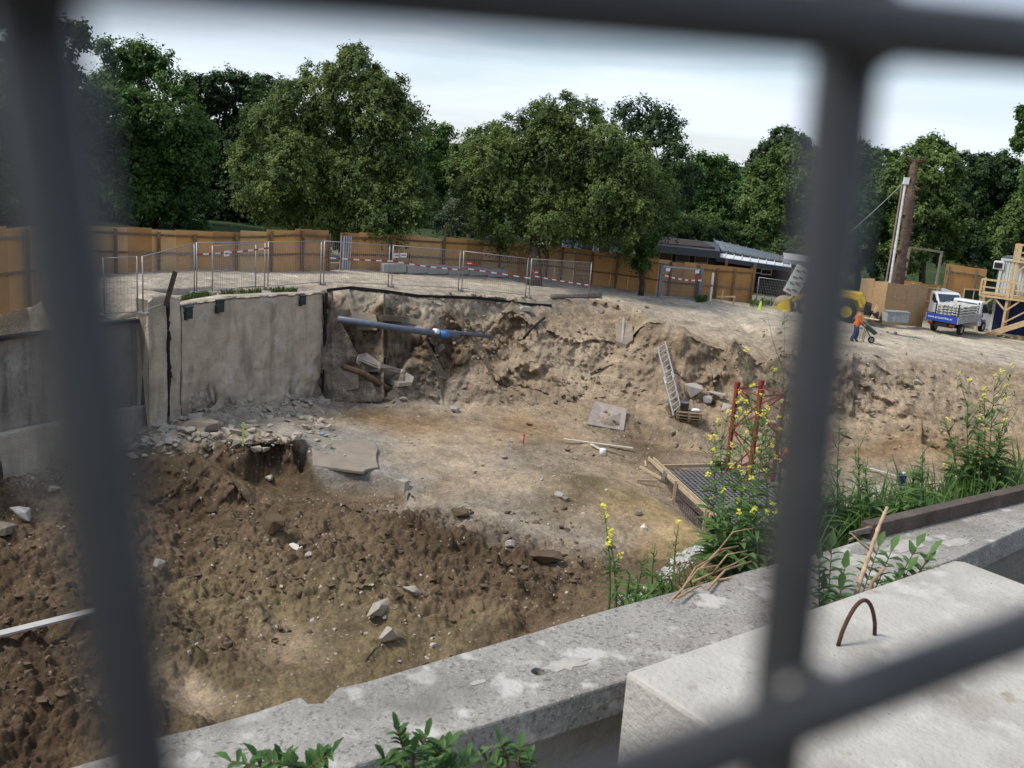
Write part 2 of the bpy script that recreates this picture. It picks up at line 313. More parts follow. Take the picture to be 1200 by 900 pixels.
i = np.arange(nr-1)[:, None]*na+np.arange(na-1)[None, :]
q = np.stack([i, i+1, i+1+na, i+na], -1).reshape(-1, 4)
me.vertices.add(nr*na); me.vertices.foreach_set('co', np.stack([gx+ox, gy+oy, hz], -1).ravel().astype(np.float32))
me.loops.add(q.size); me.loops.foreach_set('vertex_index', q[:, ::-1].ravel().astype(np.int32))
me.polygons.add(len(q)); me.polygons.foreach_set('loop_start', np.arange(0, q.size, 4, dtype=np.int32))
me.update(calc_edges=True); me.polygons.foreach_set('use_smooth', np.ones(len(q), bool))
ca = me.color_attributes.new('soil', 'FLOAT_COLOR', 'POINT')
ca.data.foreach_set('color', np.concatenate([colr, tb[:, 4:5]], 1).ravel().astype(np.float32))
ground_obj = col_obj('ground', me); tag(ground_obj, kind='structure')
gm = bpy.data.materials.new('soil'); gm.use_nodes = True; nt = gm.node_tree; N = nt.nodes; L = nt.links; b = N['Principled BSDF']
b.inputs['Roughness'].default_value = .95; b.inputs['Specular IOR Level'].default_value = .15
at = N.new('ShaderNodeAttribute'); at.attribute_name = 'soil'; tc = N.new('ShaderNodeTexCoord')
def nse(sc, det=4, ro=.6, dist=0):
    n_ = N.new('ShaderNodeTexNoise'); n_.inputs['Scale'].default_value = sc; n_.inputs['Detail'].default_value = det; n_.inputs['Roughness'].default_value = ro; n_.inputs['Distortion'].default_value = dist
    L.new(tc.outputs['Object'], n_.inputs['Vector']); return n_.outputs[0]
def rng(o, a, b_, c, d):
    m_ = N.new('ShaderNodeMapRange'); L.new(o, m_.inputs[0]); m_.inputs[1].default_value = a; m_.inputs[2].default_value = b_; m_.inputs[3].default_value = c; m_.inputs[4].default_value = d; return m_.outputs[0]
def mulc(c, f):
    m_ = N.new('ShaderNodeVectorMath'); m_.operation = 'SCALE'; L.new(c, m_.inputs[0]); L.new(f, m_.inputs['Scale']); return m_.outputs[0]
c = mulc(at.outputs['Color'], rng(nse(1.1, 8, .65), .3, .7, .70, 1.32))
c = mulc(c, rng(nse(14, 5, .7), .3, .7, .68, 1.34)); c = mulc(c, rng(nse(3.3, 7, .7), .35, .65, .82, 1.18))
mpz = N.new('ShaderNodeMapping'); mpz.inputs['Scale'].default_value = (.25, .25, 2.6); L.new(tc.outputs['Object'], mpz.inputs[0]); nst = N.new('ShaderNodeTexNoise'); nst.inputs['Scale'].default_value = 1.0; nst.inputs['Detail'].default_value = 6; nst.inputs['Roughness'].default_value = .65; nst.inputs['Distortion'].default_value = .4; L.new(mpz.outputs[0], nst.inputs[0])
c = mulc(c, rng(nst.outputs[0], .35, .65, .78, 1.2))          # soil layers
def mixc(c, colv, fac):
    m_ = N.new('ShaderNodeMix'); m_.data_type = 'RGBA'; L.new(c, m_.inputs['A']); m_.inputs['B'].default_value = (*colv, 1); L.new(fac, m_.inputs['Factor']); return m_.outputs['Result']
# pale pebbles scattered through the soil
vo = N.new('ShaderNodeTexVoronoi'); vo.inputs['Scale'].default_value = 7; L.new(tc.outputs['Object'], vo.inputs['Vector'])
sep = N.new('ShaderNodeSeparateColor'); L.new(vo.outputs['Color'], sep.inputs[0])
def mathn(op, a, b_):
    m_ = N.new('ShaderNodeMath'); m_.operation = op
    for k_, v_ in enumerate((a, b_)):
        if isinstance(v_, float): m_.inputs[k_].default_value = v_
        else: L.new(v_, m_.inputs[k_])
    return m_.outputs[0]
peb = mathn('MULTIPLY', mathn('LESS_THAN', vo.outputs['Distance'], .27), mathn('GREATER_THAN', sep.outputs[0], .80))
peb = mathn('MULTIPLY', peb, rng(nse(.7, 3), .42, .6, .15, .95))
c = mixc(c, (.42, .38, .32), mathn('MULTIPLY', peb, .75))
L.new(c, b.inputs['Base Color'])
bp = N.new('ShaderNodeBump'); bp.inputs['Distance'].default_value = .10; bp.inputs['Strength'].default_value = .8
L.new(mathn('ADD', nse(5, 8, .72), mathn('MULTIPLY', nse(22, 5, .7), .5)), bp.inputs['Height']); L.new(bp.outputs[0], b.inputs['Normal'])
me.materials.append(gm)
# ------------------------------------------------------------------ materials used in many places
conc = mat('weathered_concrete', (.25, .235, .21), .9, var=.22, scale=5, bump=.35, bscale=60, speck=[((.13, .12, .11), 70, .54, .66), ((.36, .34, .30), 120, .56, .66), ((.42, .40, .37), 9, .56, .66), ((.16, .15, .13), 3, .58, .75)])
conc_new = mat('pale_concrete', (.385, .365, .325), .85, var=.12, scale=4, bump=.3, bscale=55, speck=[((.28, .26, .225), 2.6, .48, .68), ((.45, .43, .39), 7, .55, .68), ((.15, .13, .10), 85, .69, .72), ((.25, .21, .16), 9, .68, .78)])
concblk = mat('grey_concrete', (.30, .29, .275), .9, var=.15, scale=8, bump=.2, bscale=40)
steel = mat('galvanised_wire', (.044, .044, .045), .34, .3, var=.12, scale=30, bump=.05, bscale=300)
galv = mat('galvanised_tube', (.32, .33, .34), .45, .5, var=.15, scale=3, bump=.03)
rust = mat('rusty_steel', (.085, .042, .028), .85, .2, var=.35, scale=40, bump=.3, bscale=120)
timber = mat('fresh_timber', (.50, .37, .21), .8, var=.18, scale=5, bump=.1, bscale=30)
timber_old = mat('weathered_timber', (.20, .165, .13), .9, var=.3, scale=7, bump=.4, bscale=50)
timber_dark = mat('dark_tarred_timber', (.085, .065, .052), .9, var=.35, scale=6, bump=.5, bscale=60)
osb = mat('osb_board', (.50, .265, .088), .85, var=.14, scale=.8, bump=.08, bscale=40, speck=[((.42, .26, .12), 24, .55, .68), ((.20, .10, .035), 30, .62, .74)])
osb_pale = mat('pale_osb_board', (.34, .22, .115), .85, var=.12, scale=1.2, bump=.08, bscale=40, speck=[((.50, .37, .22), 20, .54, .66), ((.20, .12, .06), 26, .60, .72)])
osb_post = mat('brown_post_timber', (.16, .095, .05), .9, var=.25, scale=4, bump=.15)
black = mat('black_membrane', (.012, .012, .013), .8, var=.3, scale=6, bump=.3)
rubber = mat('black_rubber', (.02, .02, .021), .85, var=.2)
white = mat('white_paint', (.72, .73, .73), .45, var=.06, scale=3, bump=0, spec=.5)
dglass = mat('dark_glass', (.015, .02, .025), .12, var=.1, bump=0, spec=.6)
redp = mat('red_plastic', (.42, .05, .04), .6, var=.1, bump=0)
bark = mat('bark', (.055, .042, .030), .95, var=.35, scale=3, bump=.6, bscale=12)

# ------------------------------------------------------------------ the wire fence right in front of the lens (5 cm mesh of 4 mm wire)
vp1 = ray(2668, 184); vp1 = vp1/np.linalg.norm(vp1)
vp2 = -(_f*1180 + _r*(-8) - _u*3440); vp2 = vp2/np.linalg.norm(vp2)      # up along the upright wires
node = AT(916, 800, .0745)
fn = np.cross(vp1, vp2); fn /= np.linalg.norm(fn)
if fn@_f > 0: fn = -fn                                                   # towards the camera
def onfence(px, py):
    v = ray(px, py); return v*((node@fn)/(v@fn))
def coords(p):                                                           # coordinates along the two wire directions
    a = np.stack([vp1, vp2], 1); return np.linalg.lstsq(a, p-node, rcond=None)[0]
SU = -coords(onfence(99, 450))[0]; SV = coords(onfence(998, 34))[1]
fence = thing('mesh_fence', 'grey wire mesh fence close in front, blurred, square openings of thick bars', 'fence', tuple(node-vp2*1.2))
V0 = np.array(fence.location)
def wp(u_, v_, off=0): return tuple(node+vp1*u_+vp2*v_+fn*off-V0)
rest = MB()
for k in range(-22, 23):
    m = MB() if k in (-1, 0) else rest
    m.tube([wp(k*SU, -24*SV), wp(k*SU, 14*SV)], .0019 if k == -1 else .0021, 16 if k in (-1, 0) else 6)
    if m is not rest: m.build('vertical_wire', steel, fence, True)
for k in range(-24, 15):
    m = MB() if k in (0, 1) else rest
    m.tube([wp(-22*SU, k*SV, .0036), wp(22*SU, k*SV, .0036)], .0020, 16 if k in (0, 1) else 6)
    if m is not rest: m.build('horizontal_wire', steel, fence, True)
rest.build('outer_mesh', steel, fence, True)
for k in (0, 1):                                                          # weld beads where the visible wires cross
    for j in (-1, 0):
        m = MB(); m.tube([wp(j*SU-.0026, k*SV, .0018), wp(j*SU, k*SV, .0018), wp(j*SU+.0026, k*SV, .0018)], [.0016, .0028, .0016], 10)
        m.build('weld', steel, fence, True)
print('fence spacing', SU, SV)

# ------------------------------------------------------------------ parapet wall along the edge of the pit
import random
rnd = random.Random(5)
ZP = -1.45
outer = []
pts = [(-9, 0), (-3, 0), (-1.2, 0), (-.93, 0)]
D0 = Z(700, 718, ZP)[:2]
opx = [(60, 905), (130, 885), (190, 862), (240, 851), (300, 833), (335, 820), (352, 815), (362, 824), (380, 822), (396, 806), (430, 797), (520, 770), (610, 744), (700, 718), (740, 706), (800, 690), (880, 668), (958, 648), (1040, 624), (1120, 603), (1200, 582)]
outer = [Z(px, py, ZP)[:2] for px, py in opx]
jag = [np.array([rnd.uniform(-1, 1), rnd.uniform(-1, 1)])*.004 for _ in outer]
outer = [a+b_ for a, b_ in zip(outer, jag)]
dl = (outer[-1]-outer[0]); dl = dl/np.linalg.norm(dl)
outer = [outer[0]-dl*10, outer[0]-dl*1] + outer + [outer[-1]+dl*2, outer[-1]+dl*12]
ip = [(650, 823), (732, 797), (1127, 652), (1200, 618)]
inner = [Z(px, py, ZP)[:2] for px, py in ip]
d_in = (inner[1]-inner[0])/np.linalg.norm(inner[1]-inner[0])
inner = [inner[0]-d_in*10, inner[0]-d_in*1]+inner+[inner[-1]+dl*2, inner[-1]+dl*12]
wall = thing('parapet_wall', 'long weathered concrete parapet with a chipped outer edge and drilled hole, at the pit edge', 'parapet wall', (float(D0[0]), float(D0[1]), -1.9))
W0 = np.array([D0[0], D0[1]])
import bmesh
def ext_poly(poly, z0, z1, name, m, parent, base, bev=0, hole=None, smooth=False):
    vs = [(p[0]-base[0], p[1]-base[1]) for p in poly]
    mb = MB(); mb.prism(vs, z1-z0, 'z', z0-base[2]); return mb.build(name, m, parent, bevel=bev)
B3 = (W0[0], W0[1], -1.9)
cop = ext_poly(outer+inner[::-1], ZP-.11, ZP, 'coping', conc, wall, B3, .008)
def inset(poly, k):
    return [p+k for p in poly]
nin = np.array([.578, -.816])
ext_poly([p-nin*(-.035) for p in outer]+[p-nin*.035 for p in inner[::-1]], -13.2, ZP-.11, 'wall_face', mat('retaining_concrete', (.20, .185, .155), .92, var=.25, scale=2.5, bump=.3, bscale=30), wall, B3)
# the drilled hole: a real recess cut through the coping's top
hc = Z(631, 787, ZP)
hm = MB(); hm.tube([(0, 0, -.09), (0, 0, .02)], .022, 20)
cut = hm.build('hole_cutter', conc, None); cut.location = (hc[0], hc[1], ZP)
mdb = cop.modifiers.new('hole', 'BOOLEAN'); mdb.object = cut; mdb.operation = 'DIFFERENCE'; mdb.solver = 'EXACT'
bpy.context.view_layer.update()
dg = bpy.context.evaluated_depsgraph_get(); nm = bpy.data.meshes.new_from_object(cop.evaluated_get(dg)); cop.modifiers.clear(); cop.data = nm; bpy.data.objects.remove(cut)
pt = MB()                                                                # pale flaking patches of render on the coping
def flake(px, py, rx, ry, zz, n=22, mb=pt):
    c_ = Z(px, py, zz); vs = []
    for k in range(n):
        a = 2*math.pi*k/n; s_ = rnd.uniform(.65, 1.15)
        q_ = c_[:2]+np.array([DIRP[0], DIRP[1]])*math.cos(a)*rx*s_+NRM*math.sin(a)*ry*s_
        vs.append((q_[0]-B3[0], q_[1]-B3[1]))
    mb.prism(vs, .003, 'z', zz-B3[2]-.001)
flake(664, 778, .085, .035, ZP); flake(1010, 656, .10, .05, ZP); flake(1060, 640, .12, .05, ZP); flake(1120, 636, .10, .03, ZP); flake(930, 665, .06, .03, ZP); flake(560, 800, .03, .01, ZP)
pt.build('render_patch', mat('pale_render', (.36, .34, .30), .9, var=.15, scale=20, bump=.3, bscale=90), wall)

# street surface on our side
sm = MB(); pi_ = [(p[0]-0, p[1]-0) for p in inner]
st = [inner[0]+nin*.001, inner[1], *inner[2:-2], inner[-2], inner[-1], inner[-1]+nin*40, inner[0]+nin*40]
sm.prism([tuple(p) for p in st], .3, 'z', -2.2)
tag(sm.build('street', mat('dusty_asphalt', (.11, .10, .088), .95, var=.25, scale=3, bump=.4, bscale=50, speck=[((.2, .18, .15), 12, .5, .7)])), kind='structure')

# ------------------------------------------------------------------ the big concrete block with its lifting loop
ZB = -1.30
A_ = Z(733, 787, ZB)[:2]; B_ = Z(1122, 654, ZB)[:2]; u1 = (B_-A_)/np.linalg.norm(B_-A_); u2 = np.array([u1[1], -u1[0]]); LB = np.linalg.norm(B_-A_)
blk = thing('concrete_block', 'large pale concrete ballast block with a rusty lifting loop, beside the parapet', 'concrete block', (float(A_[0]), float(A_[1]), -1.9), math.atan2(u1[1], u1[0]))
mb = MB(); mb.prism([(0, -.8), (LB-.02, -.8), (LB, -.78), (LB, -.03), (LB-.03, 0), (0, 0)], .6, 'z', 0)
mb.build('block_body', conc_new, blk, bevel=.012)
def blk_local(px, py, z):
    p = Z(px, py, z)[:2]-A_; return (float(p@u1), float(-(p@u2)), z+1.9)
a = Vector(blk_local(981, 757, ZB)); b2 = Vector(blk_local(1026, 744, ZB))
mb = MB(); top = .145; pp = []
for k in range(15):
    s_ = k/14; q_ = a.lerp(b2, 1-(1-s_)); hgt = top*math.sin(math.pi*min(1, s_))**.6
    pp.append(q_+Vector((0, 0, hgt-.02)))
mb.tube(pp, .006, 10); mb.build('lifting_loop', rust, blk, True)

# ------------------------------------------------------------------ old timber beam behind the parapet's outer edge
a = Z(1015, 622, ZP+.03); b2 = Z(1225, 572, ZP+.03)
dv = (b2-a)/np.linalg.norm(b2-a)
bm_ = thing('timber_beam', 'old dark square timber beam with a splintered end, lying along the parapet', 'timber beam', tuple(a), math.atan2(dv[1], dv[0]))
mb = MB(); mb.box((1.6, 0.0, 0.0), (3.2, .055, .07)); mb.build('beam', timber_dark, bm_, bevel=.004)
mb = MB()
for k in range(9):
    y_ = -.024+.006*k; mb.bar((.02, y_, rnd.uniform(-.03, .03)), (-rnd.uniform(.03, .13), y_+rnd.uniform(-.006, .006), rnd.uniform(-.035, .02)), .007, .01)
mb.build('splinters', timber_old, bm_)
# ------------------------------------------------------------------ retaining walls of the old excavation
def stained(name, base, dark, pale, sx=1.0):
    m = mat(name, base, .9, var=.22, scale=1.2, bump=.4, bscale=14)
    nt = m.node_tree; N = nt.nodes; L = nt.links; b = N['Principled BSDF']
    src = b.inputs['Base Color'].links[0].from_socket
    tc = N.new('ShaderNodeTexCoord'); mp = N.new('ShaderNodeMapping'); mp.inputs['Scale'].default_value = (1.6*sx, 1.6*sx, .22); L.new(tc.outputs['Object'], mp.inputs[0])
    def lay(src, mpp, sc, lo, hi, colr, det=6):
        n_ = N.new('ShaderNodeTexNoise'); n_.inputs['Scale'].default_value = sc; n_.inputs['Detail'].default_value = det; n_.inputs['Roughness'].default_value = .62; L.new(mpp, n_.inputs[0])
        r_ = N.new('ShaderNodeMapRange'); r_.inputs[1].default_value = lo; r_.inputs[2].default_value = hi; L.new(n_.outputs[0], r_.inputs[0])
        x_ = N.new('ShaderNodeMix'); x_.data_type = 'RGBA'; L.new(r_.outputs[0], x_.inputs[0]); L.new(src, x_.inputs['A']); x_.inputs['B'].default_value = (*colr, 1); return x_.outputs['Result']
    o = lay(src, mp.outputs[0], 1.1, .50, .72, dark); o = lay(o, tc.outputs['Object'], .55, .55, .62, pale); o = lay(o, tc.outputs['Object'], 7, .62, .75, dark)
    L.new(o, b.inputs['Base Color']); return m
wall_m = stained('stained_concrete', (.44, .375, .285), (.24, .205, .16), (.50, .455, .385))
wall_d = stained('dark_stained_concrete', (.24, .215, .18), (.06, .06, .06), (.34, .32, .28), 1.5)
plinth_m = stained('pale_wall_footing', (.37, .33, .265), (.28, .25, .205), (.42, .385, .32))
def gridwall(root, name, a, b, tops, zb, m, thick=.45, rough=.05, front=0.0, lower=0, nx=110, nz_=60, seed=1):
    """upright slab from a to b; the pit side gets real unevenness, stronger below"""
    a = np.array(a, float); b = np.array(b, float); d_ = (b-a); n_ = np.array([-d_[1], d_[0]])/np.linalg.norm(d_)
    O = np.array(root.location)
    vs = []; ts = np.linspace(0, 1, nx)
    zt = np.interp(ts, [t for t, _ in tops], [z for _, z in tops])
    for j in range(nz_):
        s_ = j/(nz_-1)
        zz = zb+(zt-zb)*s_
        X = np.linalg.norm(d_)*ts
        amp = rough*(1+lower*np.clip(1-s_*1.6, 0, 1))
        dsp = amp*(fbm(X*1.3+seed, zz*1.3, 5, seed)*1.6+clod(X*1.7, zz*1.7+9, seed)*.9) * (0 if j == nz_-1 else 1)
        for i in range(nx):
            p = a+d_*ts[i]-n_*(dsp[i]+front); vs.append((p[0]-O[0], p[1]-O[1], zz[i]-O[2]))
    k0 = len(vs)
    for j in (0, 1):
        for i in range(nx):
            p = a+d_*ts[i]+n_*thick; vs.append((p[0]-O[0], p[1]-O[1], (zb if j == 0 else zt[i])-O[2]))
    fs = [(j*nx+i, j*nx+i+1, (j+1)*nx+i+1, (j+1)*nx+i) for j in range(nz_-1) for i in range(nx-1)]
    fs += [((nz_-1)*nx+i, (nz_-1)*nx+i+1, k0+nx+i+1, k0+nx+i) for i in range(nx-1)]
    fs += [(k0+i+1, k0+i, k0+nx+i, k0+nx+i+1) for i in range(nx-1)]
    fs += [tuple([j*nx for j in range(nz_-1, -1, -1)]+[k0+nx, k0][::1]), tuple([j*nx+nx-1 for j in range(nz_)]+[k0+nx+nx-1, k0+nx-1])]
    mb = MB(); mb.add(vs, fs); o = mb.build(name, m, root); o.data.polygons.foreach_set('use_smooth', [len(p.vertices) == 4 for p in o.data.polygons]); return o
w2 = thing('retaining_wall', 'beige stained concrete retaining wall with a rough lower half, ending at the raw earth cut', 'retaining wall', (WC[0], WC[1], -11.6))
C1 = PL(212, 356)[:2]; 
tp = []
for t, py in ((0, 357), (.12, 352), (.3, 347), (.5, 345.5), (1, 342.5)):
    p = C1+(WD-C1)*t; tp.append((t, zfor(p[0], p[1], py)))
gridwall(w2, 'wall_face', C1, WD, tp, -11.8, wall_m, rough=.05, lower=3.5)
dd2 = (WD-C1)/np.linalg.norm(WD-C1); n2 = np.array([-dd2[1], dd2[0]])
mb = MB()
for k in range(10):
    z0, z1 = -11.3+k*.46, -11.3+(k+1)*.46
    if z1 > tp[-1][1]: z1 = tp[-1][1]+.05
    j = rnd.uniform(-.02, .02); p = WD+dd2*.04-n2*(.10+j)
    mb.bar((p[0]-WC[0], p[1]-WC[1], z0+11.6), (p[0]-WC[0]+j, p[1]-WC[1], z1+11.6), .10, .22)
mb.build('joint_strip', black, w2)
for px, py, s_ in ((221, 367, 1), (258, 359, 1.1), (355, 352, .9)):        # dark anchor boxes near the top
    v = ray(px, py); t_ = ((C1-n2*.10)@n2)/(v[:2]@n2); p = v*t_
    mb = MB(); mb.box((0, 0, 0), (.30*s_, .14, .42*s_), math.atan2(dd2[1], dd2[0])); mb.box((0, 0, .23*s_), (.36*s_, .2, .05), math.atan2(dd2[1], dd2[0])); mb.box((-.16*s_*dd2[0], -.16*s_*dd2[1], -.1), (.05, .18, .3*s_), math.atan2(dd2[1], dd2[0]))
    mb.build('anchor_box', mat('green_black_metal', (.03, .045, .042), .7, var=.3), w2, loc=Vector(p)-w2.location, bevel=.01)
w1 = thing('retaining_wall', 'dark streaked lower retaining wall with a pale footing, at the left edge', 'retaining wall', (WB[0], WB[1], -12))
Q0 = WA-wdir*14; Q1 = WC-np.array([.25, .3])
gridwall(w1, 'wall_face', Q0, Q1, [(0, -7), (.93, -7.0), (1, -6.95)], -12.6, wall_d, rough=.04, nx=160)
gridwall(w1, 'footing', Q0, Q1, [(0, -9.75), (.9, -10.1), (1, -10.2)], -12.6, plinth_m, rough=.03, front=.28, thick=-.02, nx=120, nz_=24, seed=7)
mb = MB()
for k in range(16):
    a = Q0+(Q1-Q0)*(k/16); b2 = Q0+(Q1-Q0)*((k+1)/16); j = rnd.uniform(-.02, .02)
    mb.bar((a[0]-WB[0]+.07, a[1]-WB[1]-.05, 5.03+j), (b2[0]-WB[0]+.07, b2[1]-WB[1]-.05, 5.03+j), .28, .11)
mb.build('top_membrane', black, w1)
# the upright buttress between the two walls, with the joint and a leaning black board
pz = zfor(WC[0], WC[1], 350)
bt = thing('wall_buttress', 'tall concrete wall end with a black vertical joint, between the dark and the beige wall', 'wall pier', (WC[0], WC[1], -11.6))
Pl, Pm, Pr = PL(173, 355)[:2]*.985, PL(196.5, 354)[:2]*.985, PL(211, 353)[:2]*.985
gridwall(bt, 'left_block', Pl, Pm-(Pr-Pm)*.08, [(0, zfor(*Pl, 352)), (.2, zfor(*Pl, 348)), (1, zfor(*Pm, 347))], -11.8, wall_m, rough=.05, nx=30, thick=.7, seed=3)
gridwall(bt, 'right_block', Pm+(Pr-Pm)*.08, Pr, [(0, zfor(*Pm, 347)), (1, zfor(*Pr, 350))], -11.8, wall_m, rough=.05, nx=20, thick=.7, seed=4)
mb = MB(); c_ = Pm; 
for k in range(12):
    z0 = -10.6+k*.36; j = rnd.uniform(-.03, .03)
    if z0 > zfor(*Pm, 349): break
    mb.bar((c_[0]-WC[0]+j, c_[1]-WC[1]+.10, z0+11.6), (c_[0]-WC[0], c_[1]-WC[1]+.10, z0+11.6+.36), .09+abs(j), .3)
mb.build('joint_strip', black, bt)
a = Vector(AT(194, 347, 36.0)); b2 = Vector(AT(205.5, 318, 35.6))
lb = thing('leaning_board', 'narrow black board leaning upright out of the joint on top of the wall', 'board', tuple(a))
mb = MB(); mb.bar((0, 0, -.35), b2-a, .17, .05, up=(0, 1, 0)); mb.build('board', timber_dark, lb)

# ------------------------------------------------------------------ angular rubble
def hull(rn, dx, dy, dz, n=13):
    b = bmesh.new()
    for k in range(n):
        v = Vector((rn.uniform(-1, 1), rn.uniform(-1, 1), rn.uniform(-1, 1)))
        mxx = max(abs(v.x), abs(v.y), abs(v.z)); v = v/mxx*rn.uniform(.8, 1) if k % 3 else v
        b.verts.new((v.x*dx/2, v.y*dy/2, v.z*dz/2))
    r_ = bmesh.ops.convex_hull(b, input=b.verts)
    bad = [g for g in r_['geom_interior'] if isinstance(g, bmesh.types.BMVert)]
    bmesh.ops.delete(b, geom=bad, context='VERTS'); b.verts.index_update()
    vs = [tuple(v.co) for v in b.verts]; fs = [tuple(v.index for v in f.verts) for f in b.faces]; b.free(); return vs, fs
def scatter(name, m, n0, size, region, kind, dens=None, seed=1, flat=.7, weights=None):
    """many small loose lumps as one uncountable mass; region: photo boxes (x0,y0,x1,y1,weight)"""
    n = n0; rn = np.random.RandomState(seed); rp = random.Random(seed); protos = [hull(rp, 1, 1, flat, 10) for _ in range(10)]
    R_ = []
    ws = np.array([(r_[2]-r_[0])*(r_[3]-r_[1])*r_[4] for r_ in region], float); ws /= ws.sum()
    pick = rn.choice(len(region), n, p=ws)
    pxs = np.array([rn.uniform(region[k][0], region[k][2]) for k in pick]); pys = np.array([rn.uniform(region[k][1], region[k][3]) for k in pick])
    v = ray(0, 0)[None, :]*0 + _f[None, :] + _r[None, :]*((pxs-600)/F)[:, None] - _u[None, :]*((pys-450)/F)[:, None]
    v /= np.hypot(v[:, 0], v[:, 1])[:, None]
    D = np.geomspace(13, 70, 260); hitd = np.full(n, np.nan)
    alive = np.ones(n, bool)
    for d_ in D:
        idx = np.where(alive)[0]
        if not len(idx): break
        t_ = tin(v[idx, 0]*d_, v[idx, 1]*d_); below = v[idx, 2]*d_ < t_[:, 0]
        hitd[idx[below]] = d_; alive[idx[below]] = False
    ok = ~np.isnan(hitd); v = v[ok]; dd_ = hitd[ok]*(1+rn.uniform(-.004, .004, ok.sum()))
    X = v[:, 0]*dd_; Y = v[:, 1]*dd_; Zz = ground(X, Y)
    vs = []; fs = []; 
    keep = fbm(X*.55, Y*.55, 4, seed+50) > rn.uniform(-.55, .22, len(X))
    X, Y, Zz = X[keep], Y[keep], Zz[keep]
    for x, y, z in zip(X, Y, Zz):
        P_, Fc = protos[rn.randint(10)]; s_ = size[0]+(size[1]-size[0])*rn.rand()**3.2; a = rn.uniform(0, 6.28); ca_, sa = math.cos(a)*s_, math.sin(a)*s_; b0 = len(vs)
        e = rn.uniform(.7, 1.4)
        vs += [(x+p[0]*ca_*e-p[1]*sa, y+p[0]*sa*e+p[1]*ca_, z+p[2]*s_+s_*.12) for p in P_]; fs += [tuple(i+b0 for i in f_) for f_ in Fc]
    me = bpy.data.meshes.new(name); me.from_pydata(vs, [], fs); me.materials.append(m); me.polygons.foreach_set('use_smooth', [False]*len(me.polygons)); o = col_obj(name, me); tag(o, kind='stuff', label=kind[0], cat=kind[1]); return o
pale_st = mat('pale_rubble_stone', (.36, .325, .28), .9, var=.3, scale=.9, bump=.2)
clod_d = mat('dark_soil_lump', (.105, .074, .046), 1, var=.35, scale=.8, bump=.4)
clod_t = mat('tan_soil_lump', (.235, .187, .135), 1, var=.3, scale=.8, bump=.4)
scatter('soil_clods', clod_d, 2400, (.03, .24), [(160, 590, 480, 700, 1), (480, 600, 680, 700, 1), (180, 690, 640, 780, .35), (0, 600, 160, 880, .9), (620, 640, 720, 700, .7)], ('dark lumps of dug soil spread over the spoil heap', 'soil'), seed=3)
scatter('pale_stones', pale_st, 3200, (.02, .14), [(170, 480, 400, 540, 1.2), (390, 470, 760, 620, .35), (200, 560, 700, 780, .22), (390, 420, 760, 480, .4), (760, 380, 1200, 520, .35), (600, 345, 760, 360, 1.2), (740, 355, 1180, 420, .3), (0, 540, 160, 640, .4)], ('pale broken stones scattered over the earth', 'stones'), seed=4)
scatter('bench_rubble', mat('pale_bench_rubble', (.35, .31, .25), .9, var=.3, scale=.9, bump=.2), 900, (.05, .5), [(170, 468, 385, 525, 1), (150, 500, 250, 540, .6)], ('pale broken rubble along the foot of the retaining walls', 'rubble'), seed=8)
scatter('tan_clods', clod_t, 2600, (.04, .32), [(385, 350, 760, 475, 1), (780, 440, 1190, 530, .6), (760, 380, 1190, 440, .3), (540, 480, 760, 560, .25)], ('tan lumps of earth on the cut face', 'soil'), seed=5)

def pull(px, py, d_=.3, dmin=12):
    h_ = hit(px, py, dmin); n_ = h_.length; return h_*((n_-d_)/n_)
def chunk(px, py, w_, d_, h_, label, m=None, rz=None, sink=.3, seed=0, group='broken concrete pieces in the pit', tilt=(0, 0), n=16, name='concrete_rubble', dmin=12):
    rn = random.Random(seed*7+3); p = hit(px, py, dmin); mb = MB(); v_, f_ = hull(rn, w_, d_, h_, n); mb.add(v_, f_)
    o = mb.build(name, m or pale_st, None, bevel=.015); o.location = p+Vector((0, 0, h_*(.5-sink))); o.rotation_euler = (tilt[0], tilt[1], rn.uniform(0, 3) if rz is None else rz)
    return tag(o, label, 'rubble', group, 'thing')
conc_pc = mat('broken_concrete', (.33, .295, .245), .9, var=.2, scale=2, bump=.3, bscale=15)
conc_dk = mat('earthy_concrete', (.22, .185, .145), .92, var=.25, scale=2, bump=.4, bscale=15)
def slab(name, label, cat, px4, pulls, thick, m, group=None, part=None):
    """slab whose outline corners stand on / off the ground surface along their sight lines, with real thickness behind"""
    P_ = [pull(px, py, pl) for (px, py), pl in zip(px4, pulls)]
    c_ = sum(P_, Vector())/len(P_); nn = (P_[1]-P_[0]).cross(P_[2]-P_[0]).normalized()
    if nn.dot(c_) < 0: nn = -nn
    mb = MB(); k = len(P_); vs = [p-c_ for p in P_]+[p-c_+nn*thick for p in P_]
    mb.add(vs, [tuple(range(k)), tuple(range(2*k-1, k-1, -1))]+[(i, i+k, (i+1) % k+k, (i+1) % k) for i in range(k)])
    o = mb.build(name, m, None, bevel=.02); o.location = c_; return tag(o, label, cat, group)
slab('concrete_slab', 'pale rectangular concrete slab propped against the foot of the slope', 'concrete slab', [(697, 471), (735, 479), (731, 505), (688, 497)], [.5, .5, .1, .1], .12, mat('mauve_grey_concrete', (.29, .245, .215), .9, var=.15, scale=3), None)
slab('concrete_slab', 'grey-tan broken slab lying against the foot of the beige wall', 'concrete slab', [(381, 450), (397, 442), (420, 444), (420, 456), (405, 462), (385, 460)], [.3, .35, .35, .3, .2, .2], .15, conc_dk)
slab('concrete_slab', 'upper of the two tipped slab pieces below the pipes', 'concrete slab', [(420, 422), (430, 419), (446, 430), (444, 436), (432, 433), (419, 427)], [.35]*6, .16, conc_pc)
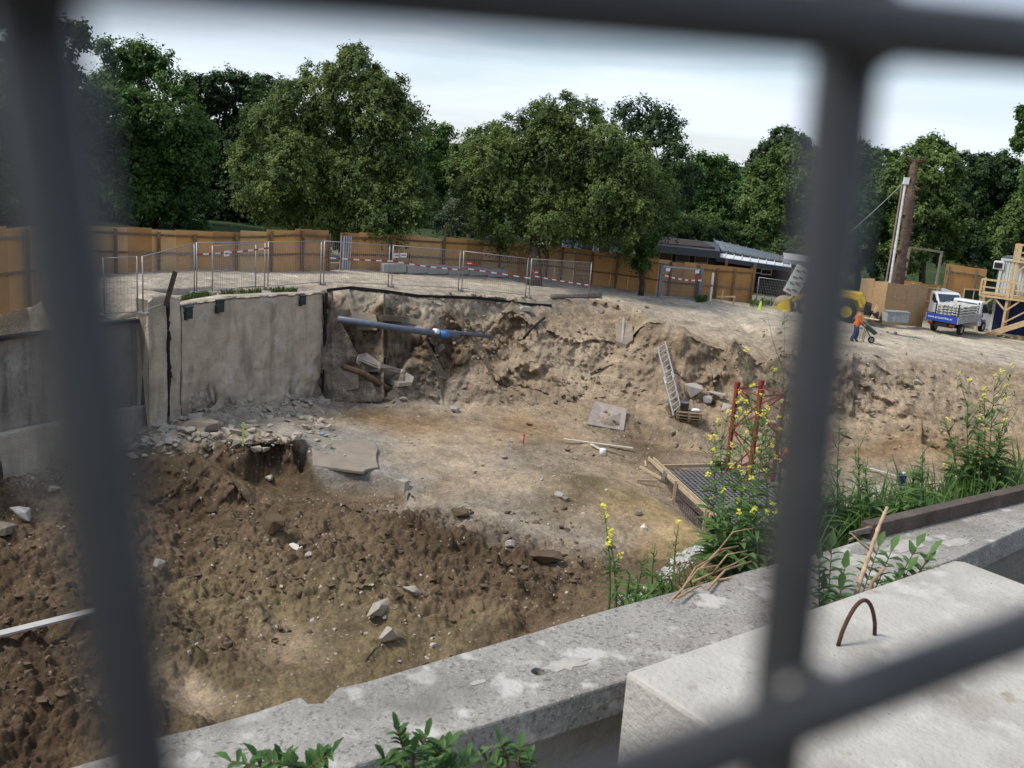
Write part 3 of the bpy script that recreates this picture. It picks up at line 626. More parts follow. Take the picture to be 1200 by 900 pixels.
slab('concrete_slab', 'lower of the two tipped slab pieces below the pipes, with a pale broken face', 'concrete slab', [(446, 427), (470, 433), (485, 441), (484, 448), (468, 450), (452, 444), (445, 434)], [.4]*7, .2, conc_pc)
slab('concrete_slab', 'wide earth-covered slab still bedded high in the cut next to the wall', 'concrete slab', [(383, 362), (410, 364), (440, 372), (443, 380), (405, 379), (383, 376)], [.35]*6, .3, conc_dk)
slab('concrete_slab', 'flat bedded slab in the cut above the blue clamp', 'concrete slab', [(448, 372), (480, 374), (502, 381), (500, 385), (450, 380)], [.3]*5, .3, conc_dk)
slab('concrete_slab', 'upright grey concrete piece beside the thin pale pipe, on the right shoulder of the cut', 'concrete slab', [(721, 378), (741, 380), (742, 398), (734, 404), (722, 400)], [.35]*5, .3, conc_dk)
# wet flat concrete bench in the middle of the pit
bb = [Z(364, 516, -11.32), Z(428, 515, -11.50), Z(440, 519, -11.52), Z(444, 547, -11.62), Z(425, 552, -11.62), Z(366, 545, -11.55)]
c_ = sum([Vector(b_) for b_ in bb], Vector())/6
bb = [np.array(Vector(bb[i]).lerp(Vector(bb[(i+1) % 6]), k/4))+np.array([rnd.uniform(-.07, .07), rnd.uniform(-.07, .07), 0]) for i in range(6) for k in range(4)]; NB = 24
mb = MB(); mb.add([Vector(b_)-c_+Vector((0, 0, .008)) for b_ in bb]+[Vector(b_)-c_-Vector((0, 0, .12)) for b_ in bb], [tuple(range(NB)), tuple(range(2*NB-1, NB-1, -1))]+[(i, i+NB, (i+1) % NB+NB, (i+1) % NB) for i in range(NB)])
o = mb.build('concrete_pad', mat('damp_blinding_concrete', (.235, .20, .155), .7, var=.16, scale=1.5, bump=.05), None, bevel=.03); o.location = c_; tag(o, 'smooth damp concrete pad set in the soil in the middle of the pit', 'concrete pad')
for i, (px, py, w_, d_, h_, lb_, m_) in enumerate([
    (30, 608, 1.0, .7, .5, 'dark grey angular block lying in the soil at the left edge', concblk), (4, 622, .9, .6, .4, 'tan block half outside the left edge of the photo', conc_dk), (64, 577, .45, .35, .25, 'pale angular stone above the dark grey block', conc_pc),
    (235, 503, 1.3, .8, .45, 'earth-brown boulder topped rubble heap below the buttress', conc_dk), (196, 520, .5, .4, .3, 'pale rough lump at the left end of the rubble bench', conc_pc), (205, 508, .4, .35, .25, 'smaller pale lump just above the left bench lump', pale_st),
    (315, 563, .42, .3, .2, 'flat pale stone below the rubble bench', pale_st), (346, 644, .55, .2, .2, 'white curved stone shard on the dark spoil', mat('white_stone', (.52, .49, .44), .9, var=.1)), (362, 652, .35, .2, .15, 'tan stone right beside the white shard', pale_st),
    (445, 716, 1.0, .35, .35, 'long tan stone block on the spoil heap', conc_pc), (455, 746, .5, .4, .4, 'upright tan stone block below the long one', conc_pc), (484, 695, .6, .5, .25, 'pale crumbly lump above the long stone block', conc_pc),
    (322, 620, .7, .6, .55, 'big rounded dark clod on the spoil heap', clod_d), (540, 603, .7, .5, .3, 'dark flat clod at the upper edge of the spoil heap', clod_d), (597, 640, .35, .3, .25, 'grey stone at the right end of the spoil heap', pale_st), (640, 655, 1.0, .6, .35, 'broad dark clod at the right end of the spoil heap', clod_d),
    (472, 575, .5, .4, .55, 'pale concrete stub standing at the pad corner', conc_pc), (187, 666, .5, .4, .3, 'tan stone right beside the left fence wire', pale_st), (588, 770, .35, .3, .3, 'dark clod above the parapet', clod_d),
    (755, 620, .32, .28, .25, 'white round stone on the yellow sand', mat('white_stone', (.52, .49, .44), .9, var=.1)), (747, 603, .3, .3, .25, 'brown stone above the white round one', conc_dk), (655, 583, .35, .3, .22, 'pale stone on the olive patch', pale_st), (662, 586, .3, .25, .2, 'brown stone touching the pale one on the olive patch', conc_dk),
    (811, 463, 1.1, .7, .8, 'large whitish boulder beside the ladder foot', mat('white_boulder', (.36, .33, .29), .9, var=.2, scale=2)), (840, 466, 1.1, .4, .3, 'long pale broken beam piece right of the boulder', conc_pc), (829, 473, .5, .4, .4, 'grey stone between boulder and long beam piece', concblk), (851, 480, .6, .5, .4, 'pale stone beside the red lattice tower', conc_pc), (788, 510, .55, .4, .25, 'square tan stone below the pallets', conc_dk),
    (838, 443, 1.6, .4, .25, 'long bedded stone ledge in the slope above the boulder', conc_dk), (532, 482, .6, .5, .3, 'grey rubble lump at the foot of the cut', concblk), (545, 470, .4, .4, .35, 'pale lump at the foot of the cut beside the grey one', conc_pc), (472, 470, .4, .3, .2, 'small pale lump at the foot of the cut on the left', pale_st), (380, 472, .6, .4, .3, 'white lump at the wall corner', pale_st),
    (600, 353, .35, .2, .2, 'dark lump on the lip of the cut', conc_dk), (615, 365, .9, .4, .35, 'pale block hanging just under the lip of the cut', conc_pc), (500, 400, .8, .5, .5, 'tan block under the pipes', conc_dk), (517, 412, .9, .6, .5, 'tan block lower down under the pipes', conc_dk),
    (1015, 452, .7, .5, .3, 'dark stone lying on the right slope', conc_dk), (905, 497, .4, .3, .25, 'small pale stone on the right slope', pale_st), (1075, 452, .5, .5, .3, 'pale stone high on the right slope', pale_st)]):
    chunk(px, py, w_, d_, h_, lb_, m_, seed=i)

# ------------------------------------------------------------------ pipes and hoses in the cut
pvc = mat('blue_grey_pipe', (.095, .115, .15), .45, var=.12, scale=4, bump=.02, spec=.4)
pa, pb_ = pull(396, 380, .65), pull(537, 396, .75); pb_ = pb_
pc, pd = pull(452, 383, .55), pull(574, 396, .7)
pp_ = thing('conduit_pipe', 'thick blue-grey pipe along the cut face, with a blue clamp on it', 'pipe', tuple(pa), group='blue-grey pipes in the cut')
mb = MB(); mb.tube([(0, 0, 0), (pb_-pa)*.5+Vector((0, 0, -.03)), pb_-pa], .15, 14); mb.build('pipe', pvc, pp_, True)
dvec = (pb_-pa).normalized(); q_ = (pb_-pa)*.87
mb = MB(); mb.tube([q_-dvec*.22, q_+dvec*.22], .175, 14); mb.build('clamp', mat('blue_clamp', (.06, .17, .42), .5, var=.1), pp_, True)
q_ = (pb_-pa)*.80; mb = MB(); mb.tube([q_-dvec*.12+Vector((0, 0, .06)), q_+dvec*.12+Vector((0, 0, .06))], .16, 14); mb.build('collar', white, pp_, True)
p2 = thing('conduit_pipe', 'thinner blue-grey pipe behind the clamped one, reaching further right', 'pipe', tuple(pc), group='blue-grey pipes in the cut')
mb = MB(); mb.tube([Vector((0, 0, .1)), (pd-pc)*.5+Vector((0, 0, .02)), pd-pc], .10, 12); mb.build('pipe', pvc, p2, True)
def tubeobj(name, label, cat, pxs, r, m, pl=.2, group=None, lift=0, n=10, dmin=12):
    P_ = [pull(px, py, pl, dmin)+Vector((0, 0, lift)) for px, py in pxs]; mb = MB(); mb.tube([p-P_[0] for p in P_], r, n)
    o = mb.build(name, m, None, True); o.location = P_[0]; return tag(o, label, cat, group)
tubeobj('rusty_pipe', 'rusty brown pipe poking out of the earth below the tipped slabs', 'pipe', [(402, 431), (425, 443), (455, 457)], .13, mat('brown_pipe', (.15, .09, .055), .85, var=.3), .35)
tubeobj('drain_hose', 'black corrugated hose hanging from the lip of the cut', 'hose', [(638, 374), (630, 379), (622, 388), (613, 400)], .07, rubber, .35)
tubeobj('log', 'round weathered log lying on the lip of the cut', 'log', [(647, 350.5), (703, 348)], .16, timber_old, .0, lift=.12)
for i, (px, py) in enumerate(((697, 356), (710, 358), (724, 360))):
    p = pull(px, py, .25); o_ = MB(); rr_ = .13
    n_ = 14; vs = []; 
    for k_, (yy, r_) in enumerate(((0, rr_), (0, rr_*.72), (.5, rr_*.72), (.9, rr_*.9), (.9, rr_))):
        vs += [(math.cos(2*math.pi*a/n_)*r_, yy, math.sin(2*math.pi*a/n_)*r_) for a in range(n_)]
    fs = [(k_*n_+a, k_*n_+(a+1) % n_, (k_+1) % 5*n_+(a+1) % n_, (k_+1) % 5*n_+a) for k_ in range(5) for a in range(n_)]
    o_.add(vs, fs); o = o_.build('clay_pipe', mat('brown_clay_pipe', (.24, .175, .115), .8, var=.25), None, True); o.location = p; o.rotation_euler = (0, 0, .5+.12*i)
    tag(o, ['left', 'middle', 'right'][i]+' of the three open clay pipe ends on the lip of the cut', 'pipe', 'open clay pipe ends')
tubeobj('drain_pipe', 'thin pale upright pipe in front of the grey concrete piece', 'pipe', [(731, 375), (730, 388), (729, 402)], .08, conc_pc, .6)
mb = MB(); P_ = [pull(px, py+2, .12) for px, py in ((384, 339), (410, 339.5), (450, 342), (490, 345), (520, 347), (560, 350), (590, 353), (620, 356), (646, 357.5))]
for a, b2 in zip(P_[:-1], P_[1:]): mb.bar(a-P_[0], b2-P_[0], .08, .11+rnd.uniform(0, .05))
o = mb.build('membrane_strip', black, None); o.location = P_[0]; tag(o, 'black membrane edge running along the lip of the cut from the beige wall', 'membrane')

# ------------------------------------------------------------------ ladder, pallets, bucket, planks, stakes
alu = mat('aluminium', (.50, .51, .52), .4, .6, var=.1, bump=0)
f0, f1 = pull(789, 487, .5), pull(798, 480, .5); t0, t1 = pull(769, 411, .9), pull(776, 411, .9)
lad = thing('ladder', 'aluminium extension ladder leaning on the slope behind the pallets', 'ladder', tuple(f0))
t1 = t0+(f1-f0)*1.0
for q0, q1 in ((f0, t0), (f1, t1)):
    mb = MB(); mb.bar(q0-f0, (q1-f0)*.55+(q0-f0)*.45, .05, .08); mb.build('rail', alu, lad)
    mb = MB(); o_ = Vector((.03, -.05, .06)); mb.bar((q1-f0)*.45+(q0-f0)*.55+o_, q1-f0+o_, .05, .08); mb.build('rail', alu, lad)
nr_ = 13
for k in range(nr_):
    s_ = (k+.5)/nr_; mb = MB(); mb.bar(f0.lerp(t0, s_)-f0+Vector((0, 0, .04)), f1.lerp(t1, s_)-f0+Vector((0, 0, .04)), .04, .05); mb.build('rung', alu, lad)
pb0 = hit(806, 493); pal_m = mat('pallet_wood', (.24, .18, .115), .9, var=.25)
def pallet():
    r_ = thing('pallet', 'wooden pallet', 'pallet')
    m_ = MB()
    for k in range(6): m_.box((0, -.36+k*.145, .133), (1.2, .10, .022))
    m_.build('deck', pal_m, r_)
    for y_ in (-.35, 0, .35):
        m_ = MB(); m_.box((0, y_, .011), (1.2, .1, .022)); [m_.box((x_, y_, .072), (.14, .1, .098)) for x_ in (-.53, 0, .53)]; m_.build('skid', pal_m, r_)
    return r_
p0 = pallet(); 
for k, lb_ in enumerate(('bottom pallet of the stack below the ladder', 'middle pallet of the stack below the ladder', 'top pallet of the stack, carrying the bucket and the white sack')):
    r_ = p0 if k == 0 else copy_tree(p0); r_['label'] = lb_; r_['group'] = 'stacked pallets'; r_.location = pb0+Vector((rnd.uniform(-.03, .03), rnd.uniform(-.03, .03), .02+.147*k)); r_.rotation_euler = (0, 0, -.12+rnd.uniform(-.1, .1))
pl2 = copy_tree(p0); pl2['label'] = 'old pallet tipped against the left side of the stack'; pl2.location = pb0+Vector((-.75, .1, .1)); pl2.rotation_euler = (0, 1.0, -.3)
topz = pb0+Vector((0, 0, .02+.147*3))
bk = thing('bucket', 'grey mortar tub standing on the pallets', 'bucket', tuple(topz+Vector((-.22, .05, -.002))))
m_ = MB(); n_ = 20; prof = [(.19, 0), (.215, .38), (.225, .38), (.225, .40), (.205, .40), (.18, .02)]
vs = [(math.cos(2*math.pi*a/n_)*r_, math.sin(2*math.pi*a/n_)*r_, z_) for r_, z_ in prof for a in range(n_)]
fs = [(k*n_+a, k*n_+(a+1) % n_, (k+1)*n_+(a+1) % n_, (k+1)*n_+a) for k in range(5) for a in range(n_)]+[tuple(range(n_-1, -1, -1)), tuple(range(5*n_, 6*n_))]
m_.add(vs, fs); m_.build('tub', mat('grey_plastic', (.10, .115, .13), .6, var=.05, bump=0), bk, True)
m_ = MB(); m_.tube([(.22*math.cos(a), .02, .40-.16*math.sin(a)) for a in np.linspace(0, math.pi, 9)], .006, 5); m_.build('handle', rust, bk)
def sackmesh(w_, d_, h_, seed=1):
    rn = random.Random(seed); b = bmesh.new(); bmesh.ops.create_icosphere(b, subdivisions=3, radius=1)
    for v in b.verts:
        x, y, z = v.co; s_ = lambda q: math.copysign(abs(q)**.6, q); v.co = (s_(x)*w_/2+rn.uniform(-.01, .01), s_(y)*d_/2+rn.uniform(-.01, .01), s_(z)*h_/2*(1-.25*abs(x))+h_/2)
    me = bpy.data.meshes.new('sack'); b.to_mesh(me); b.free(); me.polygons.foreach_set('use_smooth', [True]*len(me.polygons)); return me
o = col_obj('sack', sackmesh(.45, .3, .14)); o.data.materials.append(white); o.location = topz+Vector((.3, .0, -.002)); tag(o, 'crumpled white sack lying on the pallets beside the grey tub', 'sack')
o = col_obj('bucket_upturned', sackmesh(.01, .01, .01)); bpy.data.objects.remove(o)
ub = hit(706, 534); m_ = MB(); m_.tube([(0, 0, 0), (0, 0, .28), (0, 0, .30)], [.16, .13, .11], 18); o = m_.build('bucket', white, None, True); o.location = ub; tag(o, 'white upturned pail below the long pale batten', 'bucket')
def plank(name, label, pa_, pb__, w_, h_, m, lift=.06, group=None, cat='plank', dmin=12):
    a = hit(*pa_, dmin)+Vector((0, 0, lift)); b_ = hit(*pb__, dmin)+Vector((0, 0, lift)); m_ = MB(); m_.bar((0, 0, 0), b_-a, w_, h_); o = m_.build(name, m, None, bevel=.006); o.location = a; return tag(o, label, cat, group)
batten = mat('pale_batten', (.52, .47, .38), .8, var=.12)
plank('batten', 'long pale batten lying on the pit floor', (660, 519), (741, 530), .11, .07, batten, .15)
plank('batten', 'short broken batten crossing under the long one', (692, 523), (709, 532), .10, .05, batten, .08)
plank('batten', 'short batten right of the white pail', (708, 529), (731, 536), .07, .05, timber_old, .06)
plank('plank', 'wide white-painted plank lying across the soil at the left edge', (-60, 772), (113, 727), .26, .06, mat('white_plank', (.40, .39, .37), .6, var=.08, scale=3), .25)
for px, py, h_, m_c, lb_ in ((284.5, 522, .80, (.42, .62, .05), 'neon yellow-green marker stake on the rubble bench'), (613, 521, .42, (.60, .03, .05), 'small red marker stake in the middle of the pit floor')):
    p = hit(px, py); m_ = MB(); m_.bar((0, 0, -.1), (.02, 0, h_), .055, .03); m_.box((.02, 0, h_+.0), (.07, .045, .05)); o = m_.build('marker_stake', mat('stake_%d' % int(px), m_c, .6, var=.05, bump=0), None); o.location = p; tag(o, lb_, 'marker stake')
chunk(378, 511, .3, .2, .2, 'small light-blue plastic scrap beside the concrete pad', mat('blue_plastic', (.25, .42, .6), .5, bump=0), seed=77, name='plastic_scrap', group=None)
chunk(368, 492, .6, .16, .1, 'short pale stick on the rubble above the pad', batten, seed=78, name='wood_scrap', group=None)
chunk(720, 518, .3, .3, .15, 'small tan block beside the long batten', conc_dk, seed=79)

# ------------------------------------------------------------------ formwork with reinforcement in the deeper trench
ZF = -12.05
k0, k1 = Vector(Z(760, 537, ZF)), Vector(Z(833, 605, ZF)); b0, b1 = Vector(Z(784, 547, ZF)), Vector(Z(905, 544, ZF))
fw = thing('formwork', 'pale timber formwork around a trench full of steel reinforcement', 'formwork', tuple(b0+Vector((0, 0, -1.2))))
O = Vector(fw.location); dk = (k1-k0).normalized(); sk = Vector((dk.y, -dk.x, 0))
bm2 = mat('formwork_board', (.42, .33, .22), .85, var=.15, scale=3)
for off, zz in ((0, 0), (.22, -.02)):
    m_ = MB(); m_.bar(k0-O-sk*off+Vector((0, 0, zz)), k1-O-sk*off+Vector((0, 0, zz)), .05, .14); m_.build('top_board', bm2, fw)
m_ = MB(); m_.bar(b0-O-Vector((.3, 0, 0)), b1-O, .08, .14); m_.build('back_board', bm2, fw)
m_ = MB(); m_.bar(k0-O+Vector((0, 0, -.25))-sk*.11, k1-O+Vector((0, 0, -.25))-sk*.11, .05, .25); m_.build('side_board', mat('formwork_ply', (.20, .16, .12), .8), fw)
for t_ in (.33, .52, .97):
    p = k0.lerp(k1, t_)-O; m_ = MB(); m_.bar(p+sk*.12+Vector((0, 0, -1.0)), p+sk*.12+Vector((0, 0, .22)), .10, .10); m_.build('post', bm2 if t_ != .33 else concblk, fw)
    if t_ < .9:
        m_ = MB(); m_.bar(p+sk*.1+Vector((0, 0, -.55)), p+sk*.75+Vector((0, 0, -.85)), .05, .10); m_.bar(p+sk*.1+Vector((0, 0, -.8)), p+sk*.7+Vector((0, 0, -.9)), .05, .08); m_.build('brace', bm2, fw)
for a, b_ in (((750, 547), (775, 561)), ((746, 563), (770, 564)), ((756, 541), (757, 547))):
    m_ = MB(); m_.bar(Vector(Z(*a, ZF-.1))-O, Vector(Z(*b_, ZF-.1))-O, .06, .10); m_.build('stake_board', bm2, fw)
rb = mat('reinforcing_steel', (.20, .19, .19), .7, .1, var=.3)
m_ = MB(); ln = (k1-k0).length*.92; o0 = k0+dk*.4*1-O+sk*.04
nb = int(ln/.2)
for k in range(nb+1): m_.bar(o0+dk*(k*.2)+Vector((0, 0, -1.15)), o0+dk*(k*.2)+Vector((0, 0, -.12)), .022)
for k in range(8): m_.bar(o0+Vector((0, 0, -1.1+k*.14)), o0+dk*nb*.2+Vector((0, 0, -1.1+k*.14)), .022)
m_.build('side_reinforcement', mat('brick_tinted_steel', (.13, .10, .10), .7, .3, var=.3), fw)
m_ = MB(); dx = (b1-b0).normalized(); dy = dk; Lx, Ly = 3.6, (k1-k0).length*.9
o1 = b0-O+Vector((.05, -.05, -.13))
for k in range(int(Ly/.2)): m_.bar(o1+dy*k*.2, o1+dy*k*.2+dx*Lx, .03)
for k in range(int(Lx/.2)): m_.bar(o1+dx*k*.2+Vector((0, 0, .02)), o1+dx*k*.2+dy*Ly+Vector((0, 0, .02)), .03)
m_.build('reinforcing_mat', rb, fw)
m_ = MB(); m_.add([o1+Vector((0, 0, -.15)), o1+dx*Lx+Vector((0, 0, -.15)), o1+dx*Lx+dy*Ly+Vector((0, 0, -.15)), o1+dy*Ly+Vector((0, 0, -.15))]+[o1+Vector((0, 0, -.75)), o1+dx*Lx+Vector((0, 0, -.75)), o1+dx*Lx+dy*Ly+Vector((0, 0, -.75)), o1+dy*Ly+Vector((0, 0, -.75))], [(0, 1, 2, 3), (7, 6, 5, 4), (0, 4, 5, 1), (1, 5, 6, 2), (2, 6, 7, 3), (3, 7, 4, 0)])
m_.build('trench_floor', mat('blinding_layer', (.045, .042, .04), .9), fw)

# ------------------------------------------------------------------ red lattice tower section
tb_ = Vector(Z(878, 560, -12.3)); redm = mat('red_oxide_paint', (.22, .042, .034), .6, var=.3, scale=6, bump=.05)
tw_ = thing('lattice_tower', 'short red steel lattice mast section with diagonal bracing, standing in the pit', 'lattice mast', tuple(tb_), .55)
W_ = .66; H_ = 3.85; cs = [(-W_, -W_), (W_, -W_), (W_, W_), (-W_, W_)]
for cx_, cy_ in cs:
    m_ = MB(); m_.bar((cx_, cy_, 0), (cx_, cy_, H_-.12), .13, .13, up=(0, 1, 0)); m_.box((cx_, cy_, H_-.03), (.17, .17, .2)); m_.build('leg', redm, tw_)
    m_ = MB(); m_.box((cx_, cy_, H_*.5), (.19, .19, .16)); m_.build('leg_joint', redm, tw_)
for i_ in range(4):
    a, b_ = cs[i_], cs[(i_+1) % 4]
    zs = [.1, 1.0, 1.95, 2.9, 3.65]
    for k in range(4):
        m_ = MB(); p, q_ = (a, b_) if (k+i_) % 2 else (b_, a); m_.bar((p[0], p[1], zs[k]), (q_[0], q_[1], zs[k+1]), .05, .05); m_.build('diagonal_brace', redm, tw_)
    m_ = MB(); m_.bar((a[0], a[1], zs[-1]), (b_[0], b_[1], zs[-1]), .05, .05); m_.build('top_tie', redm, tw_)
# things lying in the lower part on the right
plank('batten', 'pale batten in the trench right of the tower, slanting', (1014, 556), (1062, 568), .10, .06, batten, .25)
plank('batten', 'pale batten on the trench floor nearest the weeds', (1070, 573), (1100, 572), .10, .06, batten, .2)
slab('concrete_slab', 'round-edged pale slab in the trench right of the tower', 'concrete slab', [(1020, 570), (1036, 566), (1044, 574), (1040, 584), (1024, 582)], [.1]*5, .12, conc_pc)
p = hit(1056, 569); o = thing('canister', 'dark blue canister with a white cap in the trench behind the weeds', 'canister', tuple(p))
m_ = MB(); m_.box((0, 0, .24), (.30, .2, .48)); m_.build('body', mat('dark_blue_plastic', (.012, .02, .10), .5, var=.1), o, bevel=.03)
m_ = MB(); m_.tube([(.03, 0, .47), (.03, 0, .55)], .06, 12); m_.build('cap', white, o)
# ------------------------------------------------------------------ temporary mesh fence panels along the lip
def gp(px, py):
    p = PL(px, py); return Vector((p[0], p[1], planez(p[0])))
FB = [(121, 374), (167, 369.5), (229.5, 345), (313, 339), (378, 334), (458, 336.5), (540, 341), (619, 349), (692, 351)]
tape_w = mat('tape_white', (.75, .74, .72), .6, bump=0, var=.04)
foot_m = mat('fence_foot_concrete', (.26, .245, .22), .9)
mesh_m = mat('fence_wire', (.30, .31, .32), .5, .4, bump=0)
def fpanel(a, b_, label, tape=None, plates=(), h=2.0, group='site fence panels along the pit edge', infill=True, dense=.11):
    d_ = b_-a; L_ = math.hypot(d_.x, d_.y); r_ = thing('fence_panel', label, 'fence panel', tuple(a), math.atan2(d_.y, d_.x), group)
    sl = d_.z/L_
    P = lambda x, z, y=0: (x, y, z+sl*x)
    for x in (.04, L_-.04): m_ = MB(); m_.tube([P(x, .02), P(x, h)], .024, 8); m_.build('post', galv, r_, True)
    for z in (.14, h-.02): m_ = MB(); m_.tube([P(.04, z), P(L_-.04, z)], .018, 8); m_.build('rail', galv, r_, True)
    if infill:
        m_ = MB(); n_ = int(L_/dense)
        for k in range(1, n_): m_.bar(P(k*L_/n_, .14), P(k*L_/n_, h-.02), .007)
        for k in range(1, 9): m_.bar(P(.04, .14+k*(h-.16)/9, .004), P(L_-.04, .14+k*(h-.16)/9, .004), .006)
        m_.build('wire_infill', mesh_m, r_)
    m_ = MB(); m_.box(P(-.02, .06), (.20, .42, .12)); m_.build('foot', foot_m, r_, bevel=.02)
    for (x, z, c_) in plates:
        m_ = MB(); m_.box(P(x, z, -.02), (.34, .012, .22)); pl_ = m_.build('sign_plate', white if c_ == 'w' else redp, r_)
        m_ = MB(); m_.box(P(x, z, -.029), (.24, .006, .05)); m_.build('sign_print', redp if c_ == 'w' else white, pl_)
    if tape:
        (z0, z1, sag) = tape; n_ = int(L_/.28); tm = MB()
        for k in range(n_):
            s0, s1 = k/n_, (k+1)/n_; f_ = lambda s: z0+(z1-z0)*s-sag*4*s*(1-s)
            x0, x1 = s0*L_, s1*L_; tm.add([P(x0, f_(s0), -.05), P(x1, f_(s1), -.05), P(x1, f_(s1)+.09, -.05), P(x0, f_(s0)+.09, -.05), P(x0, f_(s0), -.047), P(x1, f_(s1), -.047), P(x1, f_(s1)+.09, -.047), P(x0, f_(s0)+.09, -.047)],
                [(0, 1, 2, 3), (7, 6, 5, 4), (0, 4, 5, 1), (3, 2, 6, 7)], k % 2)
        t_ = tm.build('barrier_tape', [redp, tape_w], None); t_.location = a; t_.rotation_euler = r_.rotation_euler
        tag(t_, 'red and white barrier tape strung on the '+label.split(' panel')[0]+' panel', 'barrier tape', 'barrier tapes')
    return r_
G = [gp(*p) for p in FB]
G[0] = Vector(Z(121, 372, -6.55)); G[1] = Vector(Z(167, 369.5, -6.45))
lbs = ['low-standing panel of mesh fence behind the dark retaining wall', 'mesh fence panel climbing from the dark wall to the buttress', 'mesh fence panel standing directly above the beige wall, left', 'mesh fence panel ending at the right end of the beige wall', 'mesh fence panel above the blue clamp pipes, first right of the beige wall', 'mesh fence panel in front of the left end of the kerb blocks', 'mesh fence panel in front of the right end of the kerb blocks', 'last mesh fence panel on the right, by the log']
shorts = ['low-standing', 'climbing', 'left beige wall', 'right beige wall', 'first panel right of the wall', 'left kerb block', 'right kerb block', 'last right-hand']
tapes = [None, None, (1.55, 1.75, .04), None, (1.25, 1.25, .02), (1.25, 1.05, .05), (1.15, 1.0, .0), (1.15, .75, .03)]
plates = [[], [], [], [], [(L_, 1.55, 'w') for L_ in (4.0,)], [(.6, 1.6, 'w')], [(.35, 1.45, 'r')], [(.4, 1.35, 'r')]]
for i in range(8):
    fp_ = fpanel(G[i], G[i+1]-(G[i+1]-G[i]).normalized()*.12, lbs[i], None, plates[i], h=2.05)
    if tapes[i]:
        a, b_ = G[i], G[i+1]; d_ = b_-a; L_ = math.hypot(d_.x, d_.y); z0, z1, sag = tapes[i]; n_ = max(4, int(L_/.30)); tm = MB(); sl = d_.z/L_
        for k in range(n_):
            s0, s1 = k/n_, (k+1)/n_; f_ = lambda s: z0+(z1-z0)*s-sag*4*s*(1-s)+sl*s*L_
            c8 = [(s_*L_, y_, f_(s_)+q) for y_ in (-.06, -.055) for s_, q in ((s0, 0), (s1, 0), (s1, .065), (s0, .065))]
            tm.add(c8, [(0, 1, 2, 3), (7, 6, 5, 4), (0, 4, 5, 1), (3, 2, 6, 7)], k % 2)
        t_ = tm.build('barrier_tape', [redp, tape_w], None); t_.location = a; t_.rotation_euler = (0, 0, math.atan2(d_.y, d_.x))
        tag(t_, 'red and white barrier tape on the '+shorts[i]+' fence panel', 'barrier tape', 'barrier tapes on the fence panels')
gA, gB = gp(250, 345), gp(308, 341); gB = gA+(gB-gA)
fpanel(gp(248, 345), gp(300, 339), 'extra mesh panel doubled up behind the left beige-wall panel', None, [(.9, 1.6, 'w')], h=1.95)

# ------------------------------------------------------------------ OSB hoarding
osb_tones = {'osb_board': [osb, osb, mat('osb_board_dark', (.40, .21, .078), .9, var=.2, scale=.7, bump=.08, speck=[((.30, .18, .08), 24, .55, .68), ((.20, .12, .06), 1.1, .58, .78)]), mat('osb_board_pale', (.52, .32, .14), .85, var=.16, scale=.9, bump=.08, speck=[((.55, .38, .2), 24, .55, .68), ((.34, .22, .1), 1.3, .6, .8)])],
             'pale_osb_board': [osb_pale]}
def hoarding(name, label, pts, posts, m, rails=True, base_lift=0, board=1.25, back=.06, seed=1, pm=osb_post, dps=None):
    """pts: (px, py_top, py_bottom) along the fence; one board after another, with uprights and rails on the pit side"""
    P_ = []
    for k, (px, pt_, pb__) in enumerate(pts):
        g_ = Vector(AT(px, pb__, dps[k])) if dps else gp(px, pb__); zt = zfor(g_.x, g_.y, pt_); P_.append((g_, zt-g_.z))
    r_ = thing(name, label, 'hoarding', tuple(P_[0][0])); O = P_[0][0]; rn = random.Random(seed); nb_ = 0
    for (a, ha), (b_, hb) in zip(P_[:-1], P_[1:]):
        d_ = b_-a; L_ = math.hypot(d_.x, d_.y); n_ = max(1, round(L_/board)); u_ = Vector((d_.x, d_.y, 0)).normalized(); nn = Vector((u_.y, -u_.x, 0))
        if nn.dot(a) > 0: nn = -nn
        for k in range(n_):
            s0, s1 = k/n_, (k+1)/n_; A = a.lerp(b_, s0)-O; B = a.lerp(b_, s1)-O; h0, h1 = ha+(hb-ha)*s0, ha+(hb-ha)*s1
            st = rn.uniform(-.05, .05); t_ = .018; off = nn*rn.uniform(0, .012); B = B-u_*.012
            if k % 2 == 0 or n_ < 3: hm = st
            q_ = [A+off, B+off, B+off+Vector((0, 0, (h0+h1)/2+st)), A+off+Vector((0, 0, (h0+h1)/2+st))]
            q_[0].z -= .25; q_[1].z -= .25
            m_ = MB(); m_.add([v-nn*t_ for v in q_]+q_, [(3, 2, 1, 0), (4, 5, 6, 7), (0, 1, 5, 4), (1, 2, 6, 5), (2, 3, 7, 6), (3, 0, 4, 7)])
            m_.build('board', rn.choice(osb_tones[m.name]), r_); nb_ += 1
        if rails:
            for fr in (.40, .86):
                m_ = MB(); m_.bar(a-O+nn*.05+Vector((0, 0, ha*fr)), b_-O+nn*.05+Vector((0, 0, hb*fr)), .05, .09); m_.build('rail', timber_old if rn.random() < .5 else pm, r_)
    for px in posts:
        for k in range(len(pts)-1):
            if pts[k][0] <= px <= pts[k+1][0]:
                s_ = (px-pts[k][0])/(pts[k+1][0]-pts[k][0]); g_ = P_[k][0].lerp(P_[k+1][0], s_); h_ = P_[k][1]*(1-s_)+P_[k+1][1]*s_
                d_ = P_[k+1][0]-P_[k][0]; u_ = Vector((d_.x, d_.y, 0)).normalized(); nn = Vector((u_.y, -u_.x, 0))
                if nn.dot(g_) > 0: nn = -nn
                m_ = MB(); m_.bar(g_-O+nn*.13+Vector((0, 0, -.2)), g_-O+nn*.13+Vector((0, 0, h_*rn.uniform(.92, 1.02))), .12, .10, up=(0, 1, 0)); m_.build('post', timber if px in (150, 206, 285) else pm, r_)
                break
    return r_
